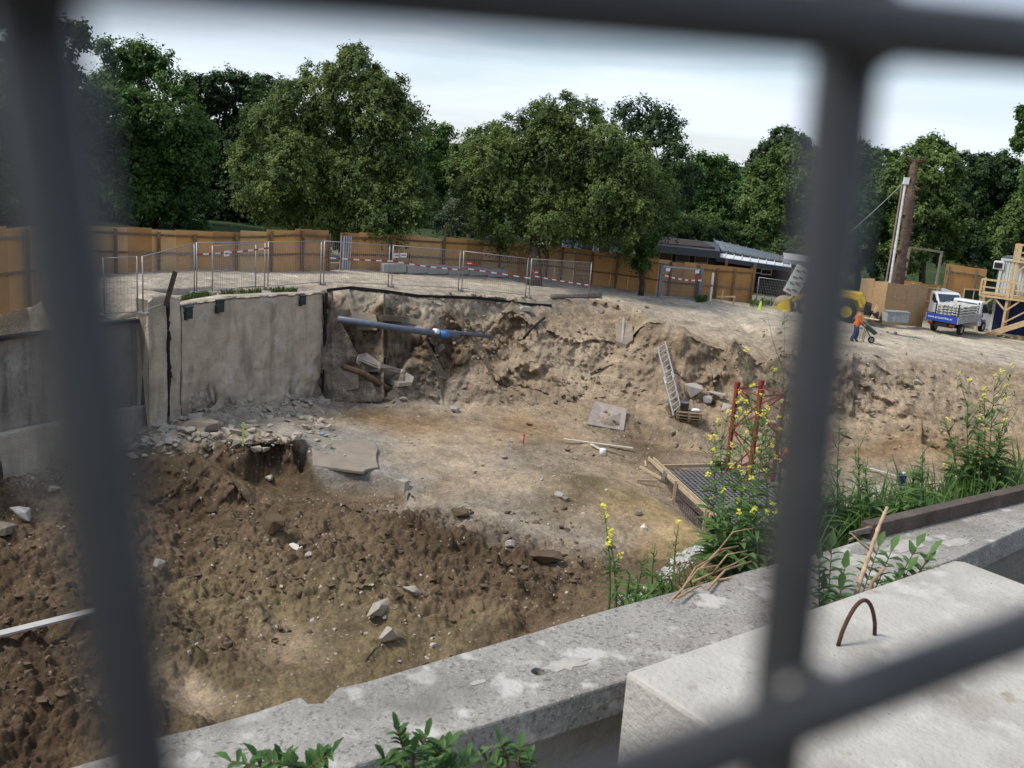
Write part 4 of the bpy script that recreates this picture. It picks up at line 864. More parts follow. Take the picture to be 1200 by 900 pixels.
hoarding('osb_hoarding', 'long orange-brown board hoarding left of the first roadside tree', [(-70, 262, 372), (-20, 265, 364), (40, 266, 350), (75, 264, 322), (110, 264.5, 314), (150, 267, 314.5), (206, 270, 315), (250, 272, 316), (312, 271, 317), (345, 268.5, 317), (384, 271, 316)],
         [-30, 30, 92, 134, 184, 227, 275, 316, 352, 383], osb, seed=2)
hoarding('osb_hoarding', 'long deep-orange board hoarding behind the two roadside trees', [(398, 272, 315), (440, 274, 315), (490, 277, 316), (545, 280, 320), (583, 283, 322), (627, 287, 324), (693, 293.5, 334), (735, 298, 339.5), (768, 302, 345)],
         [402, 455, 517, 583, 640, 657, 692, 720, 753], osb, seed=3)
hoarding('osb_hoarding', 'stepped orange board hoarding in front of the dark shed', [(768, 302.5, 345), (784, 306, 347), (812, 309, 349), (838, 312, 351), (880, 314.5, 355)], [782, 814, 836, 856, 878], osb, seed=4)
o = gp(433, 278); m_ = MB()
# pole sticking up above the hoarding, kerb blocks, beams on the ground
g_ = gp(520, 318); m_ = MB(); m_.bar((0, 0, 0), (0, 0, 2.75), .10, .10, up=(0, 1, 0)); o = m_.build('timber_post', osb_post, None); o.location = g_+Vector((0, -.25, 0)); tag(o, 'tall brown timber post rising above the hoarding between the two trees', 'post')
KB = [(449, 317), (476, 318.5), (500, 319), (524, 320), (548, 321), (570, 322), (592, 324)]
for i in range(6):
    a, b_ = gp(*KB[i]), gp(*KB[i+1]); a += Vector((0, -.6, 0)); b_ += Vector((0, -.6, 0)); d_ = b_-a; L_ = d_.length
    m_ = MB(); m_.box((L_/2, 0, .21), (L_-.05, .4, .46)); m_.box((L_/2, 0, .45), (L_*.5, .08, .04)); o = m_.build('kerb_block', concblk, None, bevel=.03); o.location = a; o.rotation_euler = (0, 0, math.atan2(d_.y, d_.x))
    tag(o, 'grey concrete block in the row along the hoarding, '+['first from the left', 'second from the left', 'third from the left', 'third from the right', 'second from the right', 'last on the right'][i], 'concrete block', 'row of concrete blocks along the hoarding')
def gbar(name, label, cat, a, b_, w_, h_, m, lift=0, bev=.01, grp=None):
    A, B = gp(*a)+Vector((0, 0, lift)), gp(*b_)+Vector((0, 0, lift)); m_ = MB(); m_.bar((0, 0, h_/2), B-A+Vector((0, 0, h_/2)), w_, h_); o = m_.build(name, m, None, bevel=bev); o.location = A; return tag(o, label, cat, grp)
gbar('steel_beam', 'dark rusty beam lying on the gravel behind the left fence panels', 'beam', (234, 311), (291, 313), .5, .42, mat('dark_rusty_beam', (.10, .045, .03), .9))
gbar('concrete_block', 'low grey block at the right end of the dark rusty beam', 'concrete block', (292, 313), (318, 313.5), .6, .5, concblk)
gbar('timber_beam', 'orange-brown timber lying at the foot of the hoarding near the first tree', 'timber', (381, 314.5), (410, 314.5), .35, .3, mat('orange_timber', (.33, .19, .09), .85))
for k in range(4):                                                         # galvanised frames leaning on the hoarding
    g_ = gp(398+k*3, 316)+Vector((0, -.1*k, 0)); m_ = MB(); m_.tube([(0, 0, 0), (.0, .25, 1.75), (.16, .25, 1.75), (.16, 0, 0)], .035, 6); o = m_.build('galvanised_hoop', galv, None); o.location = g_
    tag(o, 'galvanised frame leaning on the hoarding beside the first tree, '+['leftmost', 'second from the left', 'second from the right', 'rightmost'][k], 'frame', 'galvanised frames leaning on the hoarding')
a, b_ = gp(771, 347.5), gp(817.5, 351); d_ = b_-a
gt = thing('gate_frame', 'grey framed site gate leaning in front of the orange hoarding', 'gate', tuple(a+Vector((0, -.3, 0))), math.atan2(d_.y, d_.x))
L_ = math.hypot(d_.x, d_.y); H_ = 1.95; sl = d_.z/L_
for x in (0, L_): m_ = MB(); m_.bar((x, 0, sl*x), (x, 0, H_+sl*x), .20, .12, up=(0, 1, 0)); m_.build('post', mat('grey_steel_paint', (.17, .19, .22), .6, .2), gt)
for z in (.06, H_-.05): m_ = MB(); m_.bar((0, 0, z), (L_, 0, z+sl*L_), .07, .08); m_.build('rail', galv, gt)
m_ = MB(); [m_.bar((x, 0, .1+sl*x), (x, 0, H_-.1+sl*x), .01) for x in np.arange(.12, L_, .12)]; [m_.bar((0, .01, z), (L_, .01, z+sl*L_), .01) for z in np.arange(.3, H_, .25)]; m_.build('wire_infill', mesh_m, gt)
for x, z, c_ in ((.45, 1.72, white), (L_-.4, 1.75, white), (L_-.3, 1.4, redp)): m_ = MB(); m_.box((x, -.06, z+sl*x), (.32, .02, .2)); m_.build('sign_plate', c_, gt)
n_ = 12; tm = MB()
for k in range(n_):
    s0, s1 = k/n_, (k+1)/n_; f_ = lambda s: 1.35-.35*s-.5*s*(1-s)
    tm.add([(s_*L_, y_, f_(s_)+q) for y_ in (-.08, -.075) for s_, q in ((s0, 0), (s1, 0), (s1, .1), (s0, .1))], [(0, 1, 2, 3), (7, 6, 5, 4), (0, 4, 5, 1), (3, 2, 6, 7)], k % 2)
t_ = tm.build('barrier_tape', [redp, tape_w], None); t_.location = gt.location; t_.rotation_euler = gt.rotation_euler; tag(t_, 'red and white barrier tape sagging across the grey gate frame', 'barrier tape')
g_ = gp(832, 353.5); m_ = MB(); m_.tube([(0, 0, 0), (0, 0, 1.75)], .07, 12, 0); m_.tube([(0, 0, 1.75), (0, 0, 1.80)], .05, 12, 0); m_.tube([(0, 0, .95), (0, 0, 1.05)], .075, 12, 1); o = m_.build('marker_post', [white, redp], None); o.location = g_; tag(o, 'slim white marker post in front of the stepped hoarding', 'marker post')
gg = gp(843, 355); th_ = thing('trestle', 'small timber trestle at the foot of the stepped hoarding', 'trestle', tuple(gg))
m_ = MB(); m_.bar((-.2, 0, .38), (.95, 0, .46), .10, .09); m_.build('crossbar', timber, th_)
for x in (.1, .85): m_ = MB(); m_.bar((x, .05, -.05), (x+.05, .0, .82 if x < .5 else .5), .09, .05, up=(0, 1, 0)); m_.build('leg', timber, th_)
g_ = gp(890.5, 363); m_ = MB(); m_.tube([(0, 0, 0), (0, 0, .03)], .2, 14); m_.tube([(0, 0, .03), (0, 0, .55)], [.14, .04], 14); o = m_.build('marker_cone', mat('lime_plastic', (.45, .62, .10), .6, bump=0), None); o.location = g_; tag(o, 'lime green cone on the gravel near the mesh gate', 'cone')
fpanel(gp(885, 356), gp(938, 363), 'short white-framed mesh gate between the hoarding end and the wheel loader', None, [], h=1.75, group=None)

# ------------------------------------------------------------------ sheds and house behind the hoarding
metal = mat('standing_seam_metal', (.16, .19, .215), .4, .3, var=.2, scale=1.2, bump=.03)
metal_hi = mat('sky_sheen_roof_metal', (.66, .70, .74), .35, .0, var=.15, scale=1.5, bump=.03)  # pale base colour stands in for the sky's reflection on the canopy
shed_w = mat('dark_brown_timber_wall', (.035, .026, .021), .9, var=.3, scale=2)
fascia = mat('dark_fascia_metal', (.045, .055, .07), .45, .4, var=.1)
def quad_prism(mb, P4, thick, mi=0):
    nn = (P4[1]-P4[0]).cross(P4[2]-P4[0]).normalized()
    if nn.z < 0: nn = -nn
    mb.add(list(P4)+[p-nn*thick for p in P4], [(0, 1, 2, 3), (7, 6, 5, 4), (0, 4, 5, 1), (1, 5, 6, 2), (2, 6, 7, 3), (3, 7, 4, 0)], mi)
D1 = 71
sh = thing('metal_roof_shed', 'dark shed with two stepped silver standing-seam roofs', 'shed', tuple(AT(880, 352, D1))); O = Vector(sh.location)
A4 = [Vector(AT(836.5, 281, D1+6))-O, Vector(AT(921, 300.5, D1+6))-O, Vector(AT(922, 308, D1+2.2))-O, Vector(AT(845, 293, D1+2.2))-O]
def seams(P4, n_, root, m):
    up = Vector((0, 0, .07))
    for k in range(n_+1):
        s_ = k/n_; m_ = MB(); m_.bar(P4[0].lerp(P4[1], s_)+up*.6, P4[3].lerp(P4[2], s_)+up*.6, .05, .09); m_.build('seam', m, root)
m_ = MB(); quad_prism(m_, A4, .12); ro = m_.build('upper_roof', metal, sh); seams(A4, 9, ro, metal)
B4 = [Vector(AT(842, 296, D1+2.2))-O, Vector(AT(926, 309.5, D1+2.2))-O, Vector(AT(927, 313, D1-1.3))-O, Vector(AT(839, 300.5, D1-1.3))-O]
m_ = MB(); quad_prism(m_, B4, .12); ro = m_.build('canopy_roof', metal_hi, sh); seams(B4, 9, ro, metal_hi)
m_ = MB(); m_.bar(B4[3]+Vector((0, -.06, -.18)), B4[2]+Vector((0, -.06, -.18)), .08, .3); m_.build('gutter', fascia, sh)
bl = Vector(AT(843, 345, D1+1))-O; br = Vector(AT(926, 358, D1+1))-O
m_ = MB(); m_.add([bl+Vector((0, 0, -1)), br+Vector((0, 0, -1)), B4[1]+Vector((0, -.3, .1)), B4[0]+Vector((0, -.3, .1))]+[p+Vector((0, 5, 0)) for p in (bl, br, B4[1]+Vector((0, 0, .1)), B4[0]+Vector((0, 0, .1)))], [(0, 1, 2, 3), (7, 6, 5, 4), (0, 4, 5, 1), (1, 5, 6, 2), (2, 6, 7, 3), (3, 7, 4, 0)]); m_.build('wall', shed_w, sh)
for px, py, w_, h_ in ((889, 317, 1.1, .45), (898, 318.5, .8, .45), (905, 340, 1.4, 1.2), (889, 338, .7, 1.0)):
    c_ = Vector(AT(px, py, D1+.55))-O; m_ = MB(); m_.box(c_, (w_, .06, h_), math.radians(3)); fr = m_.build('window', mat('pale_frame', (.45, .44, .42), .6, bump=0) if py < 330 else shed_w, sh)
    m_ = MB(); m_.box(c_+Vector((0, -.05, 0)), (w_*.8, .04, h_*.6), math.radians(3)); m_.build('pane', dglass, fr)
for px in (846, 880, 924): g_ = Vector(AT(px, 352, D1-1))-O; zt = B4[3].lerp(B4[2], (px-839)/88).z; m_ = MB(); m_.bar((g_.x, g_.y, g_.z-.5), (g_.x, g_.y, zt-.1), .16, .16, up=(0, 1, 0)); m_.build('post', osb_post, sh)
s2 = thing('flat_roof_shed', 'low dark shed with a slate-grey fascia and dim windows behind the hoarding', 'shed', tuple(AT(805, 345, 69))); O = Vector(s2.location)
P = lambda px, py, d_: Vector(AT(px, py, d_))-O
R4 = [P(764, 276, 76), P(842, 284.5, 76), P(844, 296, 68), P(764, 288, 68)]
m_ = MB(); quad_prism(m_, R4, .2); m_.build('roof', fascia, s2)
m_ = MB(); m_.bar(R4[3]+Vector((0, -.1, -.15)), R4[2]+Vector((0, -.1, -.15)), .1, .5); m_.build('fascia', fascia, s2)
wl, wr = P(760, 345, 70), P(838, 352, 70)
m_ = MB(); m_.add([wl, wr, P(838, 290, 70), P(760, 283, 70)]+[p+Vector((0, 5, 0)) for p in (wl, wr, P(838, 290, 70), P(760, 283, 70))], [(0, 1, 2, 3), (7, 6, 5, 4), (0, 4, 5, 1), (1, 5, 6, 2), (2, 6, 7, 3), (3, 7, 4, 0)]); m_.build('wall', shed_w, s2)
for px, py in ((780, 300), (800, 302), (822, 303)):
    c_ = P(px, py, 69.8); m_ = MB(); m_.box(c_, (.95, .06, .85), math.radians(3)); fr = m_.build('window', mat('grey_window_frame', (.16, .15, .14), .7, bump=0), s2); m_ = MB(); m_.box(c_+Vector((0, -.05, .05)), (.8, .04, .6), math.radians(3)); m_.build('pane', dglass, fr)
hs = thing('white_house', 'pale low house with small dark windows, half hidden behind the roadside tree', 'house', tuple(AT(690, 340, 78))); O = Vector(hs.location)
hw = mat('pale_plaster', (.36, .38, .42), .8, var=.1)
m_ = MB(); w4 = [P(630, 330, 78), P(728, 345, 78), P(728, 281, 78), P(630, 262, 78)]
m_.add(w4+[p+Vector((0, 7, 0)) for p in w4], [(0, 1, 2, 3), (7, 6, 5, 4), (0, 4, 5, 1), (1, 5, 6, 2), (2, 6, 7, 3), (3, 7, 4, 0)]); m_.build('wall', hw, hs)
r4 = [P(640, 240, 84), P(738, 262, 84), P(738, 283, 76.8), P(624, 262, 76.8)]; m_ = MB(); quad_prism(m_, r4, .25); m_.build('roof', mat('dark_roof_tiles', (.06, .055, .055), .8, var=.2), hs)
for px, py in ((652, 284), (688, 289), (708, 292)):
    c_ = P(px, py, 77.9); m_ = MB(); m_.box(c_, (1.1, .08, 1.0), math.radians(3)); fr = m_.build('window', white, hs); m_ = MB(); m_.box(c_+Vector((0, -.06, 0)), (.85, .05, .75), math.radians(3)); m_.build('pane', dglass, fr)
cb = thing('site_cabin', 'small brown site cabin with a pale flat roof behind the blurred fence wire', 'site cabin', tuple(AT(935, 345, 73))); O = Vector(cb.location)
w4 = [P(926, 350, 73), P(975, 356, 73), P(978, 312, 73), P(929, 305, 73)]; m_ = MB(); m_.add(w4+[p+Vector((0, 4, 0)) for p in w4], [(0, 1, 2, 3), (7, 6, 5, 4), (0, 4, 5, 1), (1, 5, 6, 2), (2, 6, 7, 3), (3, 7, 4, 0)]); m_.build('wall', mat('grey_brown_wall', (.12, .10, .09), .85), cb)
r4 = [P(918, 296, 77.5), P(982, 304, 77.5), P(984, 311.5, 72.3), P(919, 303.5, 72.3)]; m_ = MB(); quad_prism(m_, r4, .3); m_.build('roof', mat('pale_roof', (.33, .33, .34), .7), cb)
m_ = MB(); c_ = P(942, 330, 72.9); m_.box(c_, (1.2, .08, 1.3)); m_.build('window', dglass, cb)

# ------------------------------------------------------------------ pale board enclosure with the old trunk behind it
hoarding('osb_enclosure', 'pale board enclosure corner in front of the tall broken trunk', [(1003, 325, 371), (1034, 332, 374.5), (1081, 335, 379)], [], osb_pale, rails=False, seed=6, dps=[66, 63, 66])
hoarding('osb_hoarding', 'short orange hoarding behind the pale board enclosure', [(1052, 328, 364), (1098, 334, 368)], [1064, 1093], osb, seed=7, pm=timber, dps=[72, 72])
hoarding('osb_hoarding', 'upright orange board hoarding with weathered rails left of the white containers', [(1099, 309, 372), (1120, 311, 375), (1146, 316, 378)], [1102, 1134], osb, seed=8, dps=[75, 75, 75], pm=timber_old)
wv = thing('window_panel', 'dark green glazed panel in a pale timber frame below the right hoarding', 'window panel', tuple(AT(1138, 356, 70))); O = Vector(wv.location)
for k in range(2):
    c_ = Vector((-.28+.66*k, 0, .45)); m_ = MB(); m_.box(c_, (.6, .04, .95)); m_.build('pane', mat('dark_green_glass', (.01, .03, .028), .2, bump=0), wv)
m_ = MB(); [m_.bar((x, -.02, -.1), (x, -.02, 1.05), .07, .06, up=(0, 1, 0)) for x in (-.62, .05, .72)]; [m_.bar((-.62, -.03, z), (.72, -.03, z), .06, .07) for z in (-.05, 1.0)]; m_.build('frame', timber, wv)
gf = thing('goalpost_frame', 'thin weathered timber goalpost frame standing above the hoarding', 'timber frame', tuple(AT(1092, 352, 73))); O = Vector(gf.location)
a, b_, c_ = P(1094, 350, 73), P(1103.5, 295.5, 73), P(1066, 290, 73)
m_ = MB(); m_.bar(a, b_, .14, .14, up=(0, 1, 0)); m_.build('upright', timber_old, gf); m_ = MB(); m_.bar(P(1056, 350, 73), c_, .14, .14, up=(0, 1, 0)); m_.build('upright', timber_old, gf)
m_ = MB(); m_.bar(c_, b_+Vector((.1, 0, 0)), .12, .14); m_.build('crossbeam', timber_old, gf)
# tall broken trunk used as a pole, and a white conduit mast beside it
tr = thing('broken_trunk', 'tall brown dead trunk with stubs and a flat broken top behind the enclosure', 'dead tree', tuple(AT(1047, 372, 70))); O = Vector(tr.location)
q0, q1 = P(1047, 372, 70), P(1072.5, 190, 70); rn = random.Random(4); ps = [q0.lerp(q1, k/13)+Vector((rn.uniform(-.06, .06), 0, 0)) for k in range(14)]
tm_ = mat('brown_flaking_trunk', (.105, .070, .050), .95, var=.35, scale=2.5, bump=.7, bscale=6)
m_ = MB(); m_.tube(ps, [.42-.014*k+rn.uniform(-.06, .07) for k in range(14)], 10); m_.build('trunk', tm_, tr)
for k in range(13):
    p = q0.lerp(q1, .2+.057*k); s_ = 1 if k % 4 else -1; m_ = MB(); m_.tube([p+Vector((s_*.1, 0, .15)), p+Vector((s_*.36, -.15, -.02)), p+Vector((s_*.48, -.2, .08))], [.20, .14, .07], 6); m_.build('branch_stub', tm_, tr)
m_ = MB(); m_.tube([q1+Vector((-.75, 0, .28)), q1+Vector((-.2, 0, .0)), q1+Vector((.2, 0, .02)), q1+Vector((.75, 0, .22))], [.08, .22, .22, .07], 7); m_.build('broken_top', mat('dark_brown_wood', (.06, .035, .025), .95, var=.3), tr)
cm = thing('conduit_mast', 'slender white conduit mast strapped beside the brown trunk', 'mast', tuple(AT(1040, 372, 69))); O = Vector(cm.location)
m_ = MB(); m_.tube([P(1036, 374, 69), P(1061.5, 212, 69)], .09, 8); m_.build('mast', mat('pale_grey_pipe', (.50, .49, .47), .6, bump=0), cm)
m_ = MB(); m_.tube([P(1031, 374, 69.2), P(1058, 214, 69.2)], .07, 8); m_.build('support', timber_old, cm)
m_ = MB(); m_.box(P(1062, 212, 68.9), (.35, .2, .45)); m_.build('junction_box', white, cm)
a, b_ = Vector(AT(1061, 212, 68.9)), Vector(AT(930, 322, 78)); m_ = MB(); m_.tube([(b_-a)*(k/12)+Vector((0, 0, -1.6*(k/12)*(1-k/12))) for k in range(13)], .028, 5); o = m_.build('cable', mat('grey_cable', (.4, .4, .4), .7, bump=0), None); o.location = a; tag(o, 'single pale cable running down from the white mast', 'cable')
gx_ = thing('metal_skip_box', 'light grey metal box on the gravel in front of the enclosure', 'metal box', tuple(AT(1049, 377, 60)), .1)
m_ = MB(); m_.box((0, 0, .3), (1.35, .6, .6)); m_.build('box_body', mat('grey_box_paint', (.27, .29, .30), .6, .1), gx_, bevel=.02); m_ = MB(); m_.box((0, 0, .62), (1.42, .66, .05)); m_.build('lid', galv, gx_)
for px, py, w_, lb_ in ((1057, 379, .5, 'white crumpled rubble lump beside the grey metal box'), (1070, 381, .35, 'small pinkish lump right of the white rubble lump')):
    o = chunk(px, py, w_, .4, .35, lb_, white if px < 1060 else conc_pc, seed=px, group=None)
a, b_ = Vector(AT(1021, 374, 62)), Vector(AT(1028.5, 358, 63)); m_ = MB(); m_.bar((0, 0, 0), b_-a, .2, .04, up=(0, 1, 0)); o = m_.build('plank', timber, None); o.location = a; tag(o, 'short yellow plank leaning on the pale enclosure', 'plank')
a, b_ = Vector(AT(1013, 373, 61.5)), Vector(AT(1030, 376, 60.5)); m_ = MB(); m_.bar((0, 0, .05), b_-a+Vector((0, 0, .05)), .15, .05); o = m_.build('plank', batten, None); o.location = a; tag(o, 'pale plank lying at the foot of the enclosure', 'plank')

# ------------------------------------------------------------------ two stacked site containers with timber stair tower
CB = Vector(AT(1163, 390, 70)); az_ = math.atan2(CB.x, CB.y); rzC = -az_-math.radians(8)
cmw = mat('white_container_paint', (.52, .55, .54), .55, var=.10, scale=2, bump=.05); cmb = mat('blue_container_paint', (.018, .035, .13), .5, var=.2, scale=2, bump=.05)
def container(z, m, label, dx=0, mend=None):
    c_ = thing('site_container', label, 'container', tuple(CB+Vector((0, 0, z))), rzC); W2, L2, H2 = 2.43, 6.0, 2.55
    m_ = MB(); m_.box((dx+L2/2-.2, 1.3, H2/2), (L2, W2, H2)); m_.build('shell', m, c_)
    for k in range(28): 
        m_ = MB() if k == 0 else m_; m_.box((dx-.08+.14+k*.21, .075, H2/2), (.09, .05, H2-.35))
    m_.build('ribs', m, c_)
    for x in (dx-.2, dx+L2-.2): m_ = MB(); m_.box((x, .08, H2/2), (.18, .18, H2+.02)); m_.build('corner_post', mend or m, c_)
    m_ = MB(); m_.box((dx+L2/2-.2, .06, H2-.06), (L2+.1, .12, .16)); m_.build('top_rail', mend or m, c_)
    return c_
c1 = container(0, cmb, 'dark blue site container standing on the gravel under the white one', mend=cmw)
m_ = MB(); m_.box((-.23, 1.3, 1.28), (.08, 2.3, 2.4)); m_.build('end_wall', cmw, c1)
c2 = container(2.6, cmw, 'white upper site container with a window unit and dark door, stacked on the blue one')
m_ = MB(); m_.box((2.5, .03, 1.15), (.95, .06, 2.05)); m_.build('door', mat('dark_doorway', (.012, .014, .012), .7, bump=0), c2)
m_ = MB(); m_.box((-.35, .3, 2.05), (.7, .75, .55)); u_ = m_.build('air_conditioner', cmw, c2, bevel=.03); m_ = MB(); m_.box((-.38, -.09, 2.05), (.5, .03, .36)); m_.build('grille', rubber, u_)
m_ = MB(); m_.box((2.8, 1.3, 2.62), (6.1, 2.5, .08)); m_.build('roof', mat('grey_roof_edge', (.08, .085, .09), .7), c2)
m_ = MB(); m_.box((4.2, .03, 1.4), (.9, .05, 1.0)); m_.build('window', mat('blue_tinted_glass', (.05, .08, .16), .15, bump=0), c2)
m_ = MB(); m_.box((1.5, .02, .35), (.6, .05, .3)); m_.build('vent', concblk, c2)
st = thing('stair_tower', 'fresh yellow timber stair tower with two railed landings in front of the containers', 'stair tower', tuple(CB), rzC)
def tb(name, pts_, w_=.12, h_=.12, par=None, up=(0, 1, 0)):
    w_ *= 1.3; h_ *= 1.15; m_ = MB(); [m_.bar(a, b_, w_, h_, up=up) for a, b_ in pts_]; return m_.build(name, timber, par or st)
Y0, Y1 = -1.5, -.15
for x in (-.9, .75, 2.6, 4.2):
    for y in (Y0, Y1): tb('post', [((x, y, -.05), (x, y, 2.62 if x < 0 else (6.3 if x in (.75,) and y == Y0 else 3.65)))])
tb('post', [((1.0, Y0-.02, 2.6), (1.0, Y0-.02, 6.25))]); tb('post', [((2.75, Y0, 3.6), (2.75, Y0, 6.2))]); tb('post', [((4.3, Y0, 3.6), (4.3, Y0, 6.2))])
for z, x0, x1 in ((2.62, -1.0, 4.6), (5.15, .7, 4.6)):
    d_ = thing('x', None, None); bpy.data.objects.remove(d_)
    tb('landing_edge', [((x0, Y0-.05, z), (x1, Y0-.05, z))], .10, .22); tb('landing_edge', [((x0, Y1, z), (x1, Y1, z))], .10, .22)
    m_ = MB(); n_ = int((x1-x0)/.22)
    for k in range(n_): m_.box((x0+.11+k*.22, (Y0+Y1)/2, z+.14), (.2, Y1-Y0+.1, .05))
    m_.build('decking', timber, st)
    tb('handrail', [((x0, Y0, z+1.1), (x1, Y0, z+1.1))], .09, .13); tb('mid_rail', [((x0, Y0, z+.6), (x1, Y0, z+.6))], .07, .10)
    tb('side_rail', [((x0, Y0, z+1.1), (x0, Y1, z+1.1)), ((x0, Y0, z), (x0, Y0, z+1.12)), ((x0, Y1, z), (x0, Y1, z+1.12))], .09, .12)
for x, s_ in ((-.9, 1), (.75, -1), (.75, 1), (2.6, -1)):
    tb('knee_brace', [((x+s_*.06, Y0-.03, 1.85), (x+s_*.75, Y0-.03, 2.52))], .08, .12)
for x, s_ in ((1.0, 1), (2.75, -1)): tb('knee_brace', [((x+s_*.06, Y0-.03, 4.5), (x+s_*.6, Y0-.03, 5.06))], .08, .12)
tb('long_brace', [((.8, Y0-.12, 1.0), (2.6, Y0-.12, 2.4))], .07, .12)
for y in (Y0-.35, Y0-1.25): tb('stringer', [((-.1, y, .05), (4.6, y, 2.55))], .08, .28, up=(0, 0, 1))
for k in range(12): tb('tread', [((.25+k*.37, Y0-1.28, .22+k*.20), (.25+k*.37, Y0-.32, .22+k*.20))], .26, .05, up=(0, 0, 1))
tb('stair_post', [((3.2, Y0-1.3, 0), (3.2, Y0-1.3, 2.7))]); tb('base_beam', [((1.5, Y0-.1, .15), (4.6, Y0-.1, .15))], .2, .25)
m_ = MB(); m_.box((3.9, Y0+.4, .35), (2.0, 1.0, .5)); m_.build('underside_box', timber_old, st)
# ------------------------------------------------------------------ vehicles
tyre = mat('tyre_rubber', (.018, .018, .019), .85, var=.2); rimm = mat('wheel_rim', (.35, .36, .37), .4, .5, bump=0, var=.05)
vwhite = mat('white_car_paint', (.62, .64, .66), .25, var=.03, scale=2, bump=0, spec=.5); vdark = mat('underbody_black', (.015, .015, .016), .7, bump=0)
redl = mat('red_lamp', (.16, .012, .010), .25, bump=0, spec=.6); bluep = mat('blue_tailgate_paint', (.025, .06, .32), .35, var=.06, bump=0); yel = mat('loader_yellow', (.58, .40, .035), .45, var=.12, scale=3, bump=0)
def wheel(root, x, y, r, w_, rim=rimm, side=1):
    m_ = MB(); n_ = 24; prof = [(-w_/2, r*.60), (-w_/2, r*.92), (-w_*.36, r), (w_*.36, r), (w_/2, r*.92), (w_/2, r*.60)]
    vs = [(x+math.cos(2*math.pi*a/n_)*rr_, y+yy, r+math.sin(2*math.pi*a/n_)*rr_) for yy, rr_ in prof for a in range(n_)]
    fs = [(k*n_+a, k*n_+(a+1) % n_, (k+1)*n_+(a+1) % n_, (k+1)*n_+a) for k in range(5) for a in range(n_)]
    m_.add(vs, fs); wh = m_.build('wheel', tyre, root, True)
    m_ = MB(); m_.tube([(x, y-w_*.40, r), (x, y+w_*.40, r)], r*.62, 20); m_.tube([(x, y-w_*.46, r), (x, y+w_*.46, r)], r*.18, 12)
    for k in range(5): a = k*1.2566; m_.box((x+math.cos(a)*r*.38, y, r+math.sin(a)*r*.38), (r*.12, w_*.88, r*.12))
    m_.build('rim', rim, wh); return wh
def text(body, size, name, m, parent, loc, rot, ext=.004):
    c_ = bpy.data.curves.new(name, 'FONT'); c_.body = body; c_.size = size; c_.extrude = ext; c_.align_x = 'CENTER'; c_.align_y = 'CENTER'; c_.materials.append(m)
    o = col_obj(name, c_, parent); bpy.context.view_layer.update(); me_ = bpy.data.meshes.new_from_object(o.evaluated_get(bpy.context.evaluated_depsgraph_get())); bpy.data.objects.remove(o)
    if not me_.materials: me_.materials.append(m)
    o = col_obj(name, me_, parent); o.location = loc; o.rotation_euler = rot; return o
T0 = gp(1101, 391); azT = math.atan2(T0.x, T0.y)
tk = thing('flatbed_truck', 'small white flatbed truck with a blue tailgate and a load of white slats', 'truck', tuple(T0), math.pi/2-(azT+math.radians(24)))
sc_ = 1.0
m_ = MB(); m_.box((1.9, 0, .62), (3.9, .8, .18)); m_.box((.9, 0, .45), (.12, 1.5, .12)); m_.build('chassis', vdark, tk)
m_ = MB(); m_.box((1.6, 0, .80), (3.2, 2.0, .08)); bd = m_.build('bed', mat('aluminium_bed', (.33, .34, .35), .5, .4, bump=0), tk)
for y in (-1.0, 1.0):
    m_ = MB(); m_.box((1.6, y, 1.02), (3.2, .04, .40)); [m_.box((1.6, y*1.02, z), (3.16, .02, .04)) for z in (.86, 1.0, 1.14)]; m_.build('side_board', mat('aluminium_bed', (.33, .34, .35)), tk)
m_ = MB(); m_.box((-.02, 0, 1.0), (.05, 2.04, .44)); tg = m_.build('tailgate', bluep, tk, bevel=.01)
text('www.praunerbau.at', .20, 'lettering', white, tg, (-.052, .12, 1.02), (math.pi/2, 0, -math.pi/2))
m_ = MB(); [m_.box((-.03, y, 1.0), (.06, .06, .46)) for y in (-1.03, 1.03)]; m_.build('corner_stakes', rimm, tk)
for x, y in ((.15, -.9), (3.05, -.9), (3.05, .9), (.15, .55)): m_ = MB(); m_.box((x, y, 1.45), (.06, .06, 1.1)); m_.build('stanchion', vdark, tk)
for y in (-.7, .7): m_ = MB(); m_.box((-.03, y, .62), (.06, .32, .13)); m_.build('tail_light', redl, tk)
m_ = MB(); m_.box((-.03, .1, .60), (.03, .5, .11)); m_.build('number_plate', white, tk)
m_ = MB(); m_.box((-.0, 0, .50), (.08, 1.5, .08)); m_.build('rear_bumper', vdark, tk)
for x, y in ((.95, -.86), (.95, .86), (4.15, -.84), (4.15, .84)): wheel(tk, x, y, .34, .24)
cabp = [(3.3, .42), (3.72, .42), (3.78, .7), (3.95, .80), (4.35, .80), (4.52, .7), (4.58, .40), (5.15, .42), (5.22, .62), (5.18, .95), (4.72, 1.22), (4.22, 1.93), (3.95, 2.02), (3.42, 2.02), (3.3, 1.95)]
m_ = MB(); m_.prism(cabp, 1.86, 'y', -.93); m_.build('cab', vwhite, tk, bevel=.04)
for y in (-.938, .938):
    m_ = MB(); m_.prism([(3.55, 1.25), (4.6, 1.25), (4.18, 1.85), (3.55, 1.88)], .02, 'y', y-.01); m_.build('side_window', dglass, tk)
    m_ = MB(); m_.prism([(3.48, .5), (3.52, .5), (3.52, 1.2), (3.48, 1.2)], .012, 'y', y-.006); m_.build('door_seam', vdark, tk)
    m_ = MB(); m_.box((4.62, y*1.12, 1.35), (.1, .18, .30)); m_.build('mirror', vdark, tk)
    m_ = MB(); m_.prism([(3.62, .98), (3.82, .98), (3.82, 1.2), (3.62, 1.2)], .012, 'y', y-.006); m_.prism([(3.62, .72), (3.82, .72), (3.82, .9), (3.62, .9)], .012, 'y', y-.006); m_.build('door_emblem', bluep, tk)
